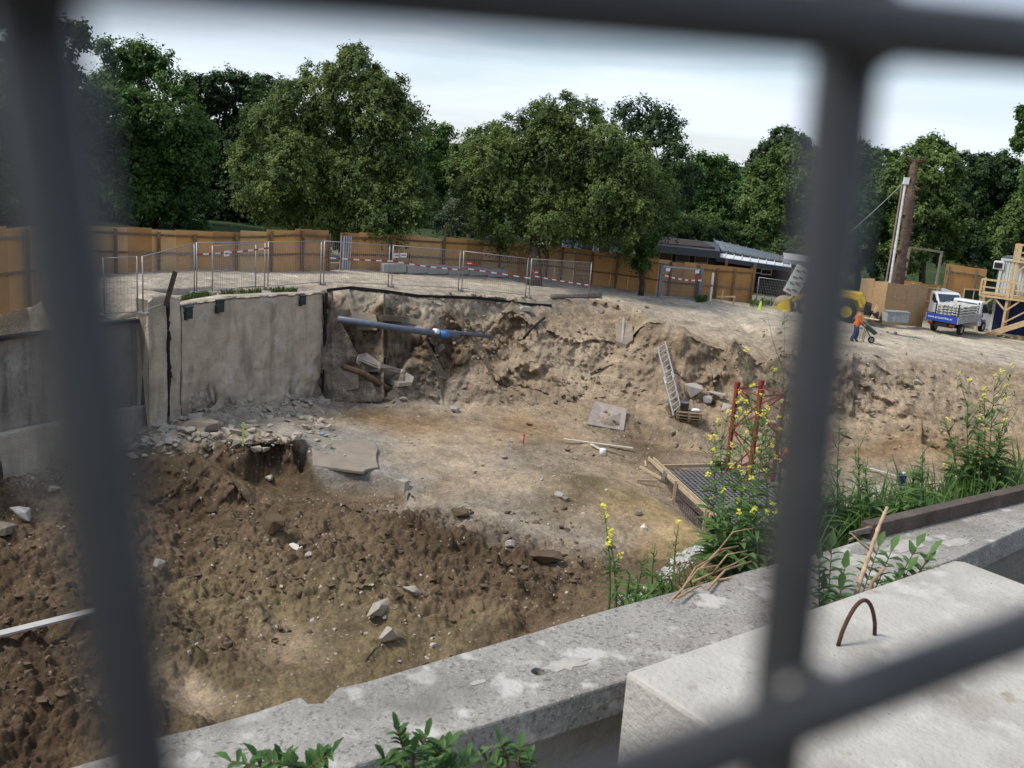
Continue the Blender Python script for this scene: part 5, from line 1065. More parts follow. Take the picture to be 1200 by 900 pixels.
m_ = MB(); m_.bar((4.70, 0, 1.27), (4.26, 0, 1.90), 1.6, .03, up=(0, 0, 1)); m_.build('windscreen', dglass, tk)
m_ = MB(); m_.box((3.285, 0, 1.62), (.03, 1.3, .5)); m_.build('rear_window', dglass, tk)
for y in (-.7, .7): m_ = MB(); m_.box((5.19, y, .78), (.08, .3, .2)); m_.build('headlight', mat('lamp_glass', (.6, .6, .6), .15, bump=0), tk)
ld = thing('slat_stack', 'stack of white-painted slats loaded on the flatbed truck', 'slats', tuple(T0), tk.rotation_euler[2])
rn = random.Random(9); rowm = mat('whitewashed_board', (.50, .50, .47), .7, var=.15, scale=4)
for row in range(6):
    m_ = MB(); z = .90+row*.17
    for k in range(6):
        y0 = -.78+k*.26; m_.bar((.3, y0, z+rn.uniform(0, .05)), (2.9, y0+rn.uniform(-.05, .05), z+rn.uniform(0, .05)), .2, .05)
    for x in (.45, 1.3, 2.1, 2.8): m_.bar((x, -.88, z+.07), (x, -.1, z+.07+rn.uniform(-.02, .05)), .12, .06); m_.bar((x+.1, -.1, z+.08), (x, .88, z+.05), .12, .06)
    for k in range(5): y0 = -.95; m_.bar((.25+k*.55, y0, z+.02+.05*(k % 2)), (.25+(k+1)*.55, y0, z+.02+.05*((k+1) % 2)), .05, .08)
    m_.build('slat_layer', rowm, ld)
# white van behind the truck
V_ = Vector(AT(1101, 371.5, 72)); azV = math.atan2(V_.x, V_.y)
vn_ = thing('white_van', 'white delivery van parked nose-on behind the flatbed truck', 'van', tuple(V_), math.pi/2-(azV+math.pi-math.radians(24)))
prof = [(-2.1, .35), (-1.75, .35), (-1.7, .6), (-1.5, .72), (-1.15, .72), (-.98, .6), (-.94, .33), (.95, .33), (1.0, .6), (1.18, .72), (1.5, .72), (1.68, .6), (1.72, .33), (2.15, .36), (2.2, .7), (2.05, .98), (1.35, 1.18), (.78, 1.78), (.5, 1.86), (-2.0, 1.88), (-2.15, 1.8)]
m_ = MB(); m_.prism(prof, 1.76, 'y', -.88); m_.build('body', vwhite, vn_, bevel=.07)
m_ = MB(); m_.bar((1.30, 0, 1.24), (.84, 0, 1.74), 1.5, .03, up=(0, 0, 1)); m_.build('windscreen', mat('windscreen_glass', (.03, .04, .06), .1, bump=0, spec=.7), vn_)
for y in (-.885, .885):
    m_ = MB(); m_.prism([(.35, 1.2), (1.15, 1.2), (.72, 1.68), (.35, 1.7)], .02, 'y', y-.01); m_.build('side_window', dglass, vn_)
    m_ = MB(); m_.box((1.15, y*1.12, 1.2), (.12, .2, .2)); m_.build('mirror', vdark, vn_)
    m_ = MB(); m_.box((2.1, y*.75, .82), (.2, .3, .22)); m_.build('headlight', mat('lamp_glass', (.6, .6, .6)), vn_)
for x, y in ((-1.32, -.8), (-1.32, .8), (1.34, -.8), (1.34, .8)): wheel(vn_, x, y, .31, .2)
m_ = MB(); m_.box((2.17, 0, .55), (.08, 1.3, .16)); m_.build('grille', vdark, vn_)
# wheel loader, facing left, mostly behind the blurred wire
W0 = gp(965, 371); azW = math.atan2(W0.x, W0.y)
wl_ = thing('wheel_loader', 'yellow wheel loader with a full bucket, partly behind the blurred fence wire', 'wheel loader', tuple(W0), math.pi-azW-math.radians(4))
for x, y in ((1.0, -.85), (1.0, .85), (-1.35, -.85), (-1.35, .85)): wheel(wl_, x, y, .62, .45, yel)
m_ = MB(); m_.prism([(-2.4, .75), (-2.4, 1.35), (-2.1, 1.75), (-.6, 1.85), (-.6, .6), (-1.9, .6)], 1.1, 'y', -.55); m_.build('engine_hood', yel, wl_, bevel=.04)
m_ = MB(); m_.prism([(-2.75, .5), (-2.75, 1.1), (-2.38, 1.2), (-2.38, .5)], 1.4, 'y', -.7); m_.build('counterweight', vdark, wl_, bevel=.03)
m_ = MB(); m_.box((-3.0, 0, .55), (.5, 1.1, .2)); m_.box((-3.2, 0, .35), (.1, 1.2, .4)); m_.build('rear_hitch', vdark, wl_)
for y in (-.88, .88): m_ = MB(); m_.prism([(-2.1, 1.0), (-1.95, 1.38), (-1.35, 1.5), (-.75, 1.38), (-.6, 1.0), (-.5, 1.2), (-.75, 1.52), (-1.35, 1.66), (-2.05, 1.5), (-2.3, 1.0)], .5, 'y', y-.25); m_.build('fender', yel, wl_)
m_ = MB(); m_.prism([(-.75, .9), (.45, .9), (.55, 1.6), (.3, 2.75), (-.7, 2.75)], 1.1, 'y', -.55); cb_ = m_.build('cab', mat('cab_frame_dark', (.03, .03, .03), .5, bump=0), wl_, bevel=.03)
m_ = MB(); m_.box((-.2, 0, 2.8), (1.25, 1.25, .12)); m_.build('cab_roof', yel, wl_)
for y in (-.56, .56): m_ = MB(); m_.prism([(-.6, 1.6), (.4, 1.6), (.22, 2.65), (-.6, 2.65)], .02, 'y', y-.01); m_.build('cab_window', dglass, wl_)
m_ = MB(); m_.prism([(.2, .5), (1.5, .5), (1.7, .9), (.9, 1.4), (.2, 1.2)], .9, 'y', -.45); m_.build('front_frame', yel, wl_)
for y in (-.42, .42): m_ = MB(); m_.bar((.5, y, 1.5), (1.8, y, 1.0), .12, .22); m_.bar((1.8, y, 1.0), (2.2, y, .55), .12, .2); m_.build('lift_arm', yel, wl_)
m_ = MB(); m_.prism([(1.95, .25), (2.1, 1.0), (2.2, 1.02), (2.15, .45), (2.35, .22), (3.05, .18), (3.1, .10), (2.3, .08)], 2.2, 'y', -1.1); bu = m_.build('bucket', yel, wl_)
for y in (-1.1, 1.1): m_ = MB(); m_.prism([(1.98, .22), (2.12, .98), (2.6, .8), (3.05, .17), (2.3, .12)], .04, 'y', y-.02); m_.build('bucket_side', yel, bu)
o = col_obj('sand_heap', sackmesh(1.15, 2.05, .75)); o.data.materials.append(mat('tan_sand', (.30, .24, .17), .95, var=.15, scale=3, bump=.4)); o.parent = None
Mx = Matrix.Translation(W0) @ Matrix.Rotation(wl_.rotation_euler[2], 4, 'Z') @ Matrix.Translation((2.5, 0, .28)); o.matrix_world = Mx; tag(o, 'heap of tan sand lying in the yellow loader bucket', 'sand', kind='thing')
bs = thing('sign_board', 'tilted white notice board with four rows of red and green print behind the loader bucket', 'sign board', tuple(AT(930, 352, 66)), -azW, None)
a = Vector((-.3, 0, .4)); b_ = Vector((.38, .12, 2.2))
m_ = MB(); m_.bar(a, b_, 1.0, .05, up=(0, 1, 0)); m_.build('board', white, bs)
for k in range(4):
    for q_, (c_, nm) in enumerate(((mat('faded_red_print', (.36, .12, .10), .7, bump=0), 'red_print'), (mat('green_print', (.10, .22, .14), .6, bump=0), 'green_print'))):
        p0_, p1_ = a.lerp(b_, .12+k*.23+.0), a.lerp(b_, .12+k*.23+.06); off = Vector(((-.2 if q_ == (k % 2) else .15), -.045, 0)); m_ = MB(); m_.bar(p0_+off, p1_+off, .3, .012, up=(0, 1, 0)); m_.build(nm, c_, bs)
for x in (-.6, .2): m_ = MB(); m_.bar((x, .25, -.2), (x+.5, .3, 2.2), .08, .08, up=(0, 1, 0)); m_.build('post', timber_old, bs)

# ------------------------------------------------------------------ people
def skin(name, verts, edges, radii, m, parent, sub=1, root=0):
    me = bpy.data.meshes.new(name); me.from_pydata([tuple(v) for v in verts], edges, []); o = col_obj(name, me, parent)
    md = o.modifiers.new('s', 'SKIN'); md.use_smooth_shade = True
    for k, r_ in enumerate(radii): me.skin_vertices[0].data[k].radius = (r_, r_) if not isinstance(r_, tuple) else r_; me.skin_vertices[0].data[k].use_root = (k == root)
    sb = o.modifiers.new('u', 'SUBSURF'); sb.levels = sub; sb.render_levels = sub
    bpy.context.view_layer.update(); dg = bpy.context.evaluated_depsgraph_get(); nm = bpy.data.meshes.new_from_object(o.evaluated_get(dg)); o.modifiers.clear(); o.data = nm; nm.materials.append(m)
    nm.polygons.foreach_set('use_smooth', [True]*len(nm.polygons)); return o
skinm = mat('skin', (.42, .24, .16), .6, var=.05, bump=0); hivis = mat('hi_vis_orange', (.80, .17, .02), .7, var=.08, bump=.05); workblue = mat('work_trousers_blue', (.035, .04, .13), .85, var=.2, bump=.1); boots = mat('dark_boots', (.03, .025, .02), .8)
def person(label, loc, rz, J, helmet=None, hair=None):
    """J: joints in metres, facing +x"""
    r_ = thing('person', label, 'person', loc, rz); g = lambda k: Vector(J[k])
    names = ['pelvis', 'waist', 'chest', 'neck', 'head', 'crown', 'sl', 'el', 'wl', 'sr', 'er', 'wr', 'hl', 'kl', 'al', 'tl', 'hr', 'kr', 'ar', 'tr']
    V = [g(n) for n in names]; E = [(0, 1), (1, 2), (2, 3), (3, 4), (4, 5), (2, 6), (6, 7), (7, 8), (2, 9), (9, 10), (10, 11), (0, 12), (12, 13), (13, 14), (14, 15), (0, 16), (16, 17), (17, 18), (18, 19)]
    R_ = [.14, .12, .15, .06, .095, .085, .07, .045, .03, .07, .045, .03, .10, .065, .045, .04, .10, .065, .045, .04]
    b_ = skin('body', V, E, R_, skinm, r_)
    sh_ = skin('shirt', [g(n) for n in ('waist', 'chest', 'neck', 'sl', 'el', 'sr', 'er')]+[g('pelvis').lerp(g('waist'), .3), g('el').lerp(g('wl'), .5), g('er').lerp(g('wr'), .5)], [(0, 1), (1, 2), (1, 3), (3, 4), (1, 5), (5, 6), (0, 7), (4, 8), (6, 9)], [.17, .20, .08, .10, .075, .10, .075, .175, .06, .06], hivis, r_, root=0)
    skin('trousers', [g(n) for n in ('pelvis', 'hl', 'kl', 'al', 'hr', 'kr', 'ar')]+[g('pelvis').lerp(g('waist'), .5)], [(0, 1), (1, 2), (2, 3), (0, 4), (4, 5), (5, 6), (0, 7)], [.175, .14, .11, .095, .14, .11, .095, .16], workblue, r_)
    for s_ in 'lr': skin('boot', [g('a'+s_)+Vector((0, 0, .05)), g('a'+s_), g('t'+s_)], [(0, 1), (1, 2)], [.06, .06, .05], boots, r_)
    for s_ in 'lr':
        w_ = g('w'+s_); d_ = (w_-g('e'+s_)).normalized(); sd = d_.cross(Vector((0, 1, 0))).normalized() if abs(d_.y) < .9 else Vector((1, 0, 0)); yy = d_.cross(sd)
        m_ = MB(); m_.tube([w_-d_*.02, w_+d_*.03, w_+d_*.09], [.026, .040, .036], 8)
        for k in range(4):
            o_ = yy*(-.03+.02*k); ln_ = (.065, .08, .075, .06)[k]; p_ = w_+d_*.08+o_; m_.tube([p_, p_+d_*ln_*.55+sd*.01, p_+d_*ln_*.8+sd*.035], [.010, .009, .007], 6)
        m_.tube([w_+d_*.03-yy*.03, w_+d_*.06-yy*.055+sd*.01, w_+d_*.085-yy*.06+sd*.03], [.012, .010, .008], 6); m_.build('hand', skinm, r_, True)
    h_, c_ = g('head'), g('crown'); up = (c_-h_).normalized(); fw_ = Vector((1, 0, 0)); fw_ = (fw_-up*fw_.dot(up)).normalized(); sd = up.cross(fw_)
    m_ = MB(); m_.tube([h_+fw_*.085+up*.02, h_+fw_*.125-up*.02, h_+fw_*.09-up*.035], [.012, .018, .008], 6); m_.build('nose', skinm, r_, True)
    for s_ in (-1, 1):
        m_ = MB(); m_.tube([h_+fw_*.088+sd*s_*.035+up*.025, h_+fw_*.10+sd*s_*.035+up*.025], [.012, .009], 8); m_.build('eye', dglass, r_)
        m_ = MB(); m_.tube([h_+sd*s_*.09-up*.03, h_+sd*s_*.108, h_+sd*s_*.09+up*.03], [.01, .018, .01], 6); m_.build('ear', skinm, r_)
    m_ = MB(); m_.tube([h_+fw_*.092-sd*.025-up*.055, h_+fw_*.10-up*.057, h_+fw_*.092+sd*.025-up*.055], .006, 6); m_.build('mouth', mat('lips', (.30, .10, .08), .6, bump=0), r_)
    m_ = MB(); n_ = 16; prof = [(.125, .02), (.122, .06), (.10, .11), (.06, .145), (.01, .155)]; cc = h_+up*.03
    vs = [cc+(fw_*math.cos(2*math.pi*a/n_)*1.1+sd*math.sin(2*math.pi*a/n_))*q+up*z for q, z in prof for a in range(n_)]
    m_.add(vs, [(k*n_+a, k*n_+(a+1) % n_, (k+1)*n_+(a+1) % n_, (k+1)*n_+a) for k in range(4) for a in range(n_)]+[tuple(range(n_-1, -1, -1))])
    m_.build('helmet' if helmet else 'hair', helmet or hair, r_, True); return r_
PW = gp(1001, 400); azP = math.atan2(PW.x, PW.y)
Jw = dict(pelvis=(0, 0, .93), waist=(.02, 0, 1.08), chest=(.07, 0, 1.32), neck=(.11, 0, 1.50), head=(.16, 0, 1.62), crown=(.17, 0, 1.74), sl=(.08, .19, 1.42), el=(.14, .24, 1.15), wl=(.34, .25, .98), sr=(.08, -.19, 1.42), er=(.15, -.24, 1.15), wr=(.36, -.25, .98),
          hl=(0, .10, .88), kl=(.12, .11, .48), al=(.05, .11, .07), tl=(.22, .12, .03), hr=(0, -.10, .88), kr=(-.02, -.11, .47), ar=(-.20, -.11, .07), tr=(-.03, -.12, .03))
person('person in an orange top and blue trousers standing behind a wheelbarrow on the gravel', tuple(PW), -azP+.15, Jw, None, mat('brown_cap', (.10, .05, .04), .8))
wb = thing('wheelbarrow', 'green wheelbarrow with a dark tipped tray in front of the standing orange worker', 'wheelbarrow', tuple(gp(1011, 401)), -azP+.15)
grn = mat('wheelbarrow_green', (.05, .13, .05), .5, var=.2, bump=0)
m_ = MB(); M_ = Matrix.Rotation(math.radians(34), 3, 'Y'); m_.box((.20, 0, .80), (.85, .6, .22), M=M_, taper=1.15); m_.build('tray', mat('dark_tray', (.03, .06, .045), .5), wb, bevel=.04)
m_ = MB(); m_.box((.25, 0, .92), (.8, .5, .04), M=M_); m_.build('tray_load', concblk, wb)
for y in (-.25, .25):
    m_ = MB(); m_.tube([(-.20, y, 1.0), (.1, y, .72), (.42, y*.4, .2)], .02, 8); m_.build('handle', mat('olive_frame', (.16, .16, .03), .6), wb)
    m_ = MB(); m_.tube([(.05, y, .72), (-.02, y, .05), (.12, y, .02)], .02, 8); m_.build('leg', mat('olive_frame', (.16, .16, .03), .6), wb)
wheel(wb, .42, 0, .18, .08)
Jb = dict(pelvis=(-.05, 0, .80), waist=(.08, 0, .92), chest=(.32, 0, 1.02), neck=(.48, 0, 1.02), head=(.60, 0, .99), crown=(.70, 0, 1.02), sl=(.36, .19, 1.03), el=(.42, .23, .75), wl=(.50, .18, .52), sr=(.36, -.19, 1.03), er=(.42, -.23, .75), wr=(.52, -.16, .52),
          hl=(-.05, .11, .76), kl=(.10, .13, .42), al=(-.08, .13, .07), tl=(.08, .14, .03), hr=(-.05, -.11, .76), kr=(.14, -.13, .42), ar=(.0, -.13, .07), tr=(.16, -.14, .03))
p = Vector(Z(913, 556, -12.75))
person('person in orange bending over beside the red lattice mast, half hidden by weeds', tuple(p), .3, Jb, mat('orange_helmet', (.75, .10, .03), .4, bump=0))
# ------------------------------------------------------------------ trees and shrubs
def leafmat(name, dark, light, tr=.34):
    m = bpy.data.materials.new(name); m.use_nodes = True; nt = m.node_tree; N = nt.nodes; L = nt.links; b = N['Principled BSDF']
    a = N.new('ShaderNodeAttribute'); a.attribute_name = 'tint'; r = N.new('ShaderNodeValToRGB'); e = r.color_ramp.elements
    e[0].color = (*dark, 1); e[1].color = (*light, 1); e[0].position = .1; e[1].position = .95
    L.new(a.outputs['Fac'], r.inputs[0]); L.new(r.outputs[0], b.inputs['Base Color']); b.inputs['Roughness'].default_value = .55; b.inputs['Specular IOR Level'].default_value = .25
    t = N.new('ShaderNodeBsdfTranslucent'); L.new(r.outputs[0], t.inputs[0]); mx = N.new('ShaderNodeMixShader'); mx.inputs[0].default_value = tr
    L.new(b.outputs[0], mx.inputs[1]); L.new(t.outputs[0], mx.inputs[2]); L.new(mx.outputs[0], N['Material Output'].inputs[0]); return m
def leaves(name, C_, Nn, size, m, parent, tint, rs, aspect=.6, origin=(0, 0, 0)):
    """kite-shaped leaves at points C_, roughly facing Nn"""
    n = len(C_); Nn = Nn+rs.normal(0, .42, (n, 3)); Nn /= np.linalg.norm(Nn, axis=1)[:, None]
    T = rs.normal(0, 1, (n, 3)); T[:, 2] -= .6; T -= Nn*np.sum(T*Nn, 1)[:, None]; T /= np.linalg.norm(T, axis=1)[:, None]; B = np.cross(Nn, T)
    s = size*rs.uniform(.6, 1.4, n)[:, None]; C0 = C_-np.array(origin)
    V = np.stack([C0-T*s*.5, C0+B*s*.5*aspect+Nn*s*.08, C0+T*s*.5-Nn*s*.12, C0-B*s*.5*aspect+Nn*s*.08], 1).reshape(-1, 3)
    me = bpy.data.meshes.new(name); me.vertices.add(4*n); me.vertices.foreach_set('co', V.ravel().astype(np.float32))
    me.loops.add(4*n); me.loops.foreach_set('vertex_index', np.arange(4*n, dtype=np.int32)); me.polygons.add(n); me.polygons.foreach_set('loop_start', np.arange(0, 4*n, 4, dtype=np.int32)); me.update(calc_edges=True)
    at_ = me.attributes.new('tint', 'FLOAT', 'FACE'); at_.data.foreach_set('value', np.clip(tint, 0, 1).astype(np.float32)); me.materials.append(m)
    return col_obj(name, me, parent)
def crown_points(lobes, depth, rs, dens, leaf, spread=1.0, droop=.0, sprig=1.0, fill=1.0):
    """leaf positions on twigs that radiate from clumps seated on each lobe's shell"""
    C_ = []; Nn = []; Tn = []
    for lb in lobes:
        px, py, rp = lb[:3]; R0 = rp*depth/F; cdep = depth+rs.uniform(-1, 1)*R0*spread; c = AT(px, py, cdep); R1 = R0*1.02
        ncl = max(10, int(12.5*(R1/.9)**2*fill))
        for k in range(ncl):
            d = rs.normal(0, 1, 3); d[2] = d[2]*.9+.15; d /= np.linalg.norm(d); 
            if d@_f > .45 and rs.rand() < .75: d = d-2*(d@_f)*_f                    # most clumps where they can be seen
            cc = c+d*R1*rs.uniform(.55, .98)*np.array([1, 1, .92]); cr_ = rs.uniform(.35, .8)*min(1, R1/1.2+.2)
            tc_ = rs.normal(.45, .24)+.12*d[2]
            nt_ = int(10*dens); nl = int(12*dens)
            D = rs.normal(0, 1, (nt_, 3))+d*.9; D /= np.linalg.norm(D, axis=1)[:, None]
            ln = cr_*rs.uniform(.7, 1.3, nt_)*sprig
            t = rs.uniform(.15, 1, (nt_, nl)); P_ = cc+D[:, None, :]*(t*ln[:, None])[:, :, None]; P_[:, :, 2] -= droop*(t*ln[:, None])**2
            P_ = P_+rs.normal(0, leaf*.45, P_.shape); C_.append(P_.reshape(-1, 3)); q = np.repeat(D[:, None, :], nl, 1).reshape(-1, 3)*.5+d*.5+np.array([0, 0, .45]); Nn.append(q)
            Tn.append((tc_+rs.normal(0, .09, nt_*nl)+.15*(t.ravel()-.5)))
    return np.concatenate(C_), np.concatenate(Nn), np.concatenate(Tn)
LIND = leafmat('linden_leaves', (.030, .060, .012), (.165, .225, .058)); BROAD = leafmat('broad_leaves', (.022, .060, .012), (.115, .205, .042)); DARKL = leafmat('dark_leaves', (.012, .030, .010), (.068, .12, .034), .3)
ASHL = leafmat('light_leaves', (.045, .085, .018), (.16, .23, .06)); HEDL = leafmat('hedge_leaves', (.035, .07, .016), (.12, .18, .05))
nleaf = 0
def tree(name, label, depth, lobes, trunks, lm, leaf=.2, dens=1., seed=1, cat='tree', group='trees beyond the hoarding', droop=.1, sprig=1., fill=1., limbs=True, zb=None):
    global nleaf
    rs = np.random.RandomState(seed); cx = np.mean([l[0] for l in lobes]); 
    tb0 = Vector(AT(trunks[0][0], trunks[0][1], depth)); r_ = thing(name, label, cat, tuple(tb0), 0, group)
    C_, Nn, Tn = crown_points(lobes, depth, rs, dens, leaf, droop=droop, sprig=sprig, fill=fill); nleaf += len(C_)
    leaves('crown', C_, Nn, leaf, lm, r_, Tn, rs, origin=tb0)
    for (px, py, rad) in trunks:
        b0 = Vector(AT(px, py, depth)); m_ = MB(); tops = sorted(lobes, key=lambda l: abs(l[0]-px)+.3*abs(l[1]-min(q[1] for q in lobes)))[:5]
        mid = Vector(AT(px+rs.uniform(-4, 4), np.mean([l[1] for l in lobes])*.45+py*.55, depth)); 
        m_.tube([b0-tb0-Vector((0, 0, .6)), b0-tb0+Vector((0, 0, .3)), (b0+mid)/2-tb0+Vector((rs.uniform(-.1, .1), 0, 0)), mid-tb0], [rad*1.35, rad*1.05, rad*.9, rad*.72], 10); m_.build('trunk', bark, r_, True)
        if limbs:
            m_ = MB()
            for l in tops:
                e_ = Vector(AT(l[0], l[1], depth)); p1 = (mid*.6+e_*.4)+Vector((rs.uniform(-.4, .4), rs.uniform(-.4, .4), -.3)); m_.tube([mid-tb0, p1-tb0, e_-tb0], [rad*.6, rad*.35, rad*.12], 7)
            m_.build('limbs', bark, r_, True)
    return r_
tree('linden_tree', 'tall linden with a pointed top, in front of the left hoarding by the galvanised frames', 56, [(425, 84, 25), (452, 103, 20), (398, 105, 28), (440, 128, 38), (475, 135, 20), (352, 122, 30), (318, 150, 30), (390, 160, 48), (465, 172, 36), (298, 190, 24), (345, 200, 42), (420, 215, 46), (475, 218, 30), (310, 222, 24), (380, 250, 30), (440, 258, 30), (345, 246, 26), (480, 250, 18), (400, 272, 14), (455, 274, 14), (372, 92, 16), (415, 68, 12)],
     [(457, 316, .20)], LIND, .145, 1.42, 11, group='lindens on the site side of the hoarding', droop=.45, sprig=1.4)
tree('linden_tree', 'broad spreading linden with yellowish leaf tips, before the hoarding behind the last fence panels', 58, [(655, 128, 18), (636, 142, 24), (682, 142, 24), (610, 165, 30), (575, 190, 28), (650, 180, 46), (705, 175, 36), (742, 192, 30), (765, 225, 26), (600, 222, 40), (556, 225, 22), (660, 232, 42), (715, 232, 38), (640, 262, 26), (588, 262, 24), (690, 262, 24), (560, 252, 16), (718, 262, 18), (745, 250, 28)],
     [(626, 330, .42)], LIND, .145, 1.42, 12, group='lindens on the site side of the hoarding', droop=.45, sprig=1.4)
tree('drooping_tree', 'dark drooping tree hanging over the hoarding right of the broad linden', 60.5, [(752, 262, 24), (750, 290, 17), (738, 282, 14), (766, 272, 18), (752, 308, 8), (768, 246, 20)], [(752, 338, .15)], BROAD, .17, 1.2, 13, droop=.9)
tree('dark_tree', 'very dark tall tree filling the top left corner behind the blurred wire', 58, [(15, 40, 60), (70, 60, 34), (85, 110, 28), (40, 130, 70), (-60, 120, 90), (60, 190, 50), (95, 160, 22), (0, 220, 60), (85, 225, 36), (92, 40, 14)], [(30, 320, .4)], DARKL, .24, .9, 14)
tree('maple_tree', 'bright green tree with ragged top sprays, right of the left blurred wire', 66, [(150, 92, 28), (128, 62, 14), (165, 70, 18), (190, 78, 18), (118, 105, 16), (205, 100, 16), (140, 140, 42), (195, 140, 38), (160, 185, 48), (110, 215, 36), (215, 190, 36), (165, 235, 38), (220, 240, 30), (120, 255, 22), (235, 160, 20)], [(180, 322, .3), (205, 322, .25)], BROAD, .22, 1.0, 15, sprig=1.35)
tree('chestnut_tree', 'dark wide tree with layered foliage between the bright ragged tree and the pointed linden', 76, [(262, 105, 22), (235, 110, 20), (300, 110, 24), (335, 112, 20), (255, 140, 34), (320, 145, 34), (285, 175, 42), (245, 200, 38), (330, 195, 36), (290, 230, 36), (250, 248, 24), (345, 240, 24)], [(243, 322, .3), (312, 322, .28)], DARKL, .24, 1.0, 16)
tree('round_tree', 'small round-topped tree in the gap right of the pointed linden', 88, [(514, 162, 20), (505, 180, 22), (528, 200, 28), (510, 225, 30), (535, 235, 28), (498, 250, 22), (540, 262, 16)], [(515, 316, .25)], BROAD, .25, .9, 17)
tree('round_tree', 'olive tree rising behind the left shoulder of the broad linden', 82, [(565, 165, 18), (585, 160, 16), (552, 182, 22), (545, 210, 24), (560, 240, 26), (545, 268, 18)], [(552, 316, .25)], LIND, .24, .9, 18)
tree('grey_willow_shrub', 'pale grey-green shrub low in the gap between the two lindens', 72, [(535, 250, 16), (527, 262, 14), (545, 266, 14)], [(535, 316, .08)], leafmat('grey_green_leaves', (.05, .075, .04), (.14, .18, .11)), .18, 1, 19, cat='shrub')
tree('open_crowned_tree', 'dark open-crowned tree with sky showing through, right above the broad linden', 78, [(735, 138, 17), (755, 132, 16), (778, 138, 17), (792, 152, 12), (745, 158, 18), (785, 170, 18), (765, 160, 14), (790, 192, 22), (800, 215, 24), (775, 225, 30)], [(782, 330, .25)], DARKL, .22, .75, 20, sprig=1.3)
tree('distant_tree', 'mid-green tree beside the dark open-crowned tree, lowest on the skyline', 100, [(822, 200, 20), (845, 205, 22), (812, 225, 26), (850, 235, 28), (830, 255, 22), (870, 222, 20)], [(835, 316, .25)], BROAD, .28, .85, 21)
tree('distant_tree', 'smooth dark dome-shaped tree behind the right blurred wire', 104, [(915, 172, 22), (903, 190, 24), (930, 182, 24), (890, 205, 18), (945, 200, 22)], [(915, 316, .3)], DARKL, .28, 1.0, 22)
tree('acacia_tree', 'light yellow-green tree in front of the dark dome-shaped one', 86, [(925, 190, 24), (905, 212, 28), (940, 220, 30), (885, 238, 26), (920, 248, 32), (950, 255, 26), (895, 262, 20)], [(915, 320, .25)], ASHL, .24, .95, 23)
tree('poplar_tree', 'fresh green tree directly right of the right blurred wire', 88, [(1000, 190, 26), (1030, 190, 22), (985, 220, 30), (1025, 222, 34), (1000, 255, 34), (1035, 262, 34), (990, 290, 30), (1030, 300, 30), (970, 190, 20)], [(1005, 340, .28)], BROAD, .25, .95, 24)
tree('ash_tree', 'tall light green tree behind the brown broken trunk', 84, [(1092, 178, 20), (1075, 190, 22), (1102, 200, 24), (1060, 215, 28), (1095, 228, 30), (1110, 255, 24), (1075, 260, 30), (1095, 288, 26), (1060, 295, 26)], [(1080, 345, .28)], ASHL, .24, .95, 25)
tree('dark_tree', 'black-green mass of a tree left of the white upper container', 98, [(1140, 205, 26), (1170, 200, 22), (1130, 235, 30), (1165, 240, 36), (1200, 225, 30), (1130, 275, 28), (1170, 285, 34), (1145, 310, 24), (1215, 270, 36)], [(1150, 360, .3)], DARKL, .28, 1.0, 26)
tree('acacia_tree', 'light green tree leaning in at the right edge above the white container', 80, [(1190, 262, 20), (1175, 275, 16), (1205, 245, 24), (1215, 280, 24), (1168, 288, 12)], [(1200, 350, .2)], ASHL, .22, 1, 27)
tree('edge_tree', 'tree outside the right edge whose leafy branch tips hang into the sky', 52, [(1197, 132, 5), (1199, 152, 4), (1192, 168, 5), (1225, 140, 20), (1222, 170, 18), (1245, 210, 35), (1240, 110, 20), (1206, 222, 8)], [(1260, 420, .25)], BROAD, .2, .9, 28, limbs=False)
for k, (pxs, y0, lb_) in enumerate((((785, 805, 825, 845), 268, 'left part of the rough green hedge above the sheds'), ((862, 880, 898, 918, 940, 962), 284, 'right part of the rough green hedge above the silver roofs'))):
    lo = []
    for i_, px in enumerate(pxs): lo += [(px, y0+(px-pxs[0])*.22-4, 16), (px+8, y0+(px-pxs[0])*.22+10, 15), (px-4, y0+(px-pxs[0])*.22-14, 9)]
    tree('hedge', lb_, 84, lo, [(pxs[1], 320, .1)], HEDL, .19, 1.1, 30+k, cat='hedge', limbs=False)
# understorey and far wood behind everything
rs = np.random.RandomState(99); lo = []
for px in range(-120, 1330, 26):
    yb = 245+(px-600)*.075
    lo += [(px+rs.uniform(-8, 8), yb-18+rs.uniform(-12, 12), 24), (px+rs.uniform(-8, 8), yb+22+rs.uniform(-8, 8), 24)]
C_, Nn, Tn = crown_points(lo, 118, rs, .75, .34, fill=.8); tag(leaves('far_wood', C_, Nn, .42, DARKL, None, Tn, rs, origin=(0, 0, 0)), 'far dark wood closing the view behind the trees', 'wood', kind='stuff')
lo = []
for px in range(60, 800, 22): lo.append((px+rs.uniform(-5, 5), 286+(px-300)*.07+rs.uniform(-6, 4), 13))
C_, Nn, Tn = crown_points(lo, 92, rs, .8, .24); tag(leaves('undergrowth', C_, Nn, .26, DARKL, None, Tn, rs), 'dark undergrowth between the tree trunks behind the hoarding', 'undergrowth', kind='stuff')
print('leaves', nleaf)
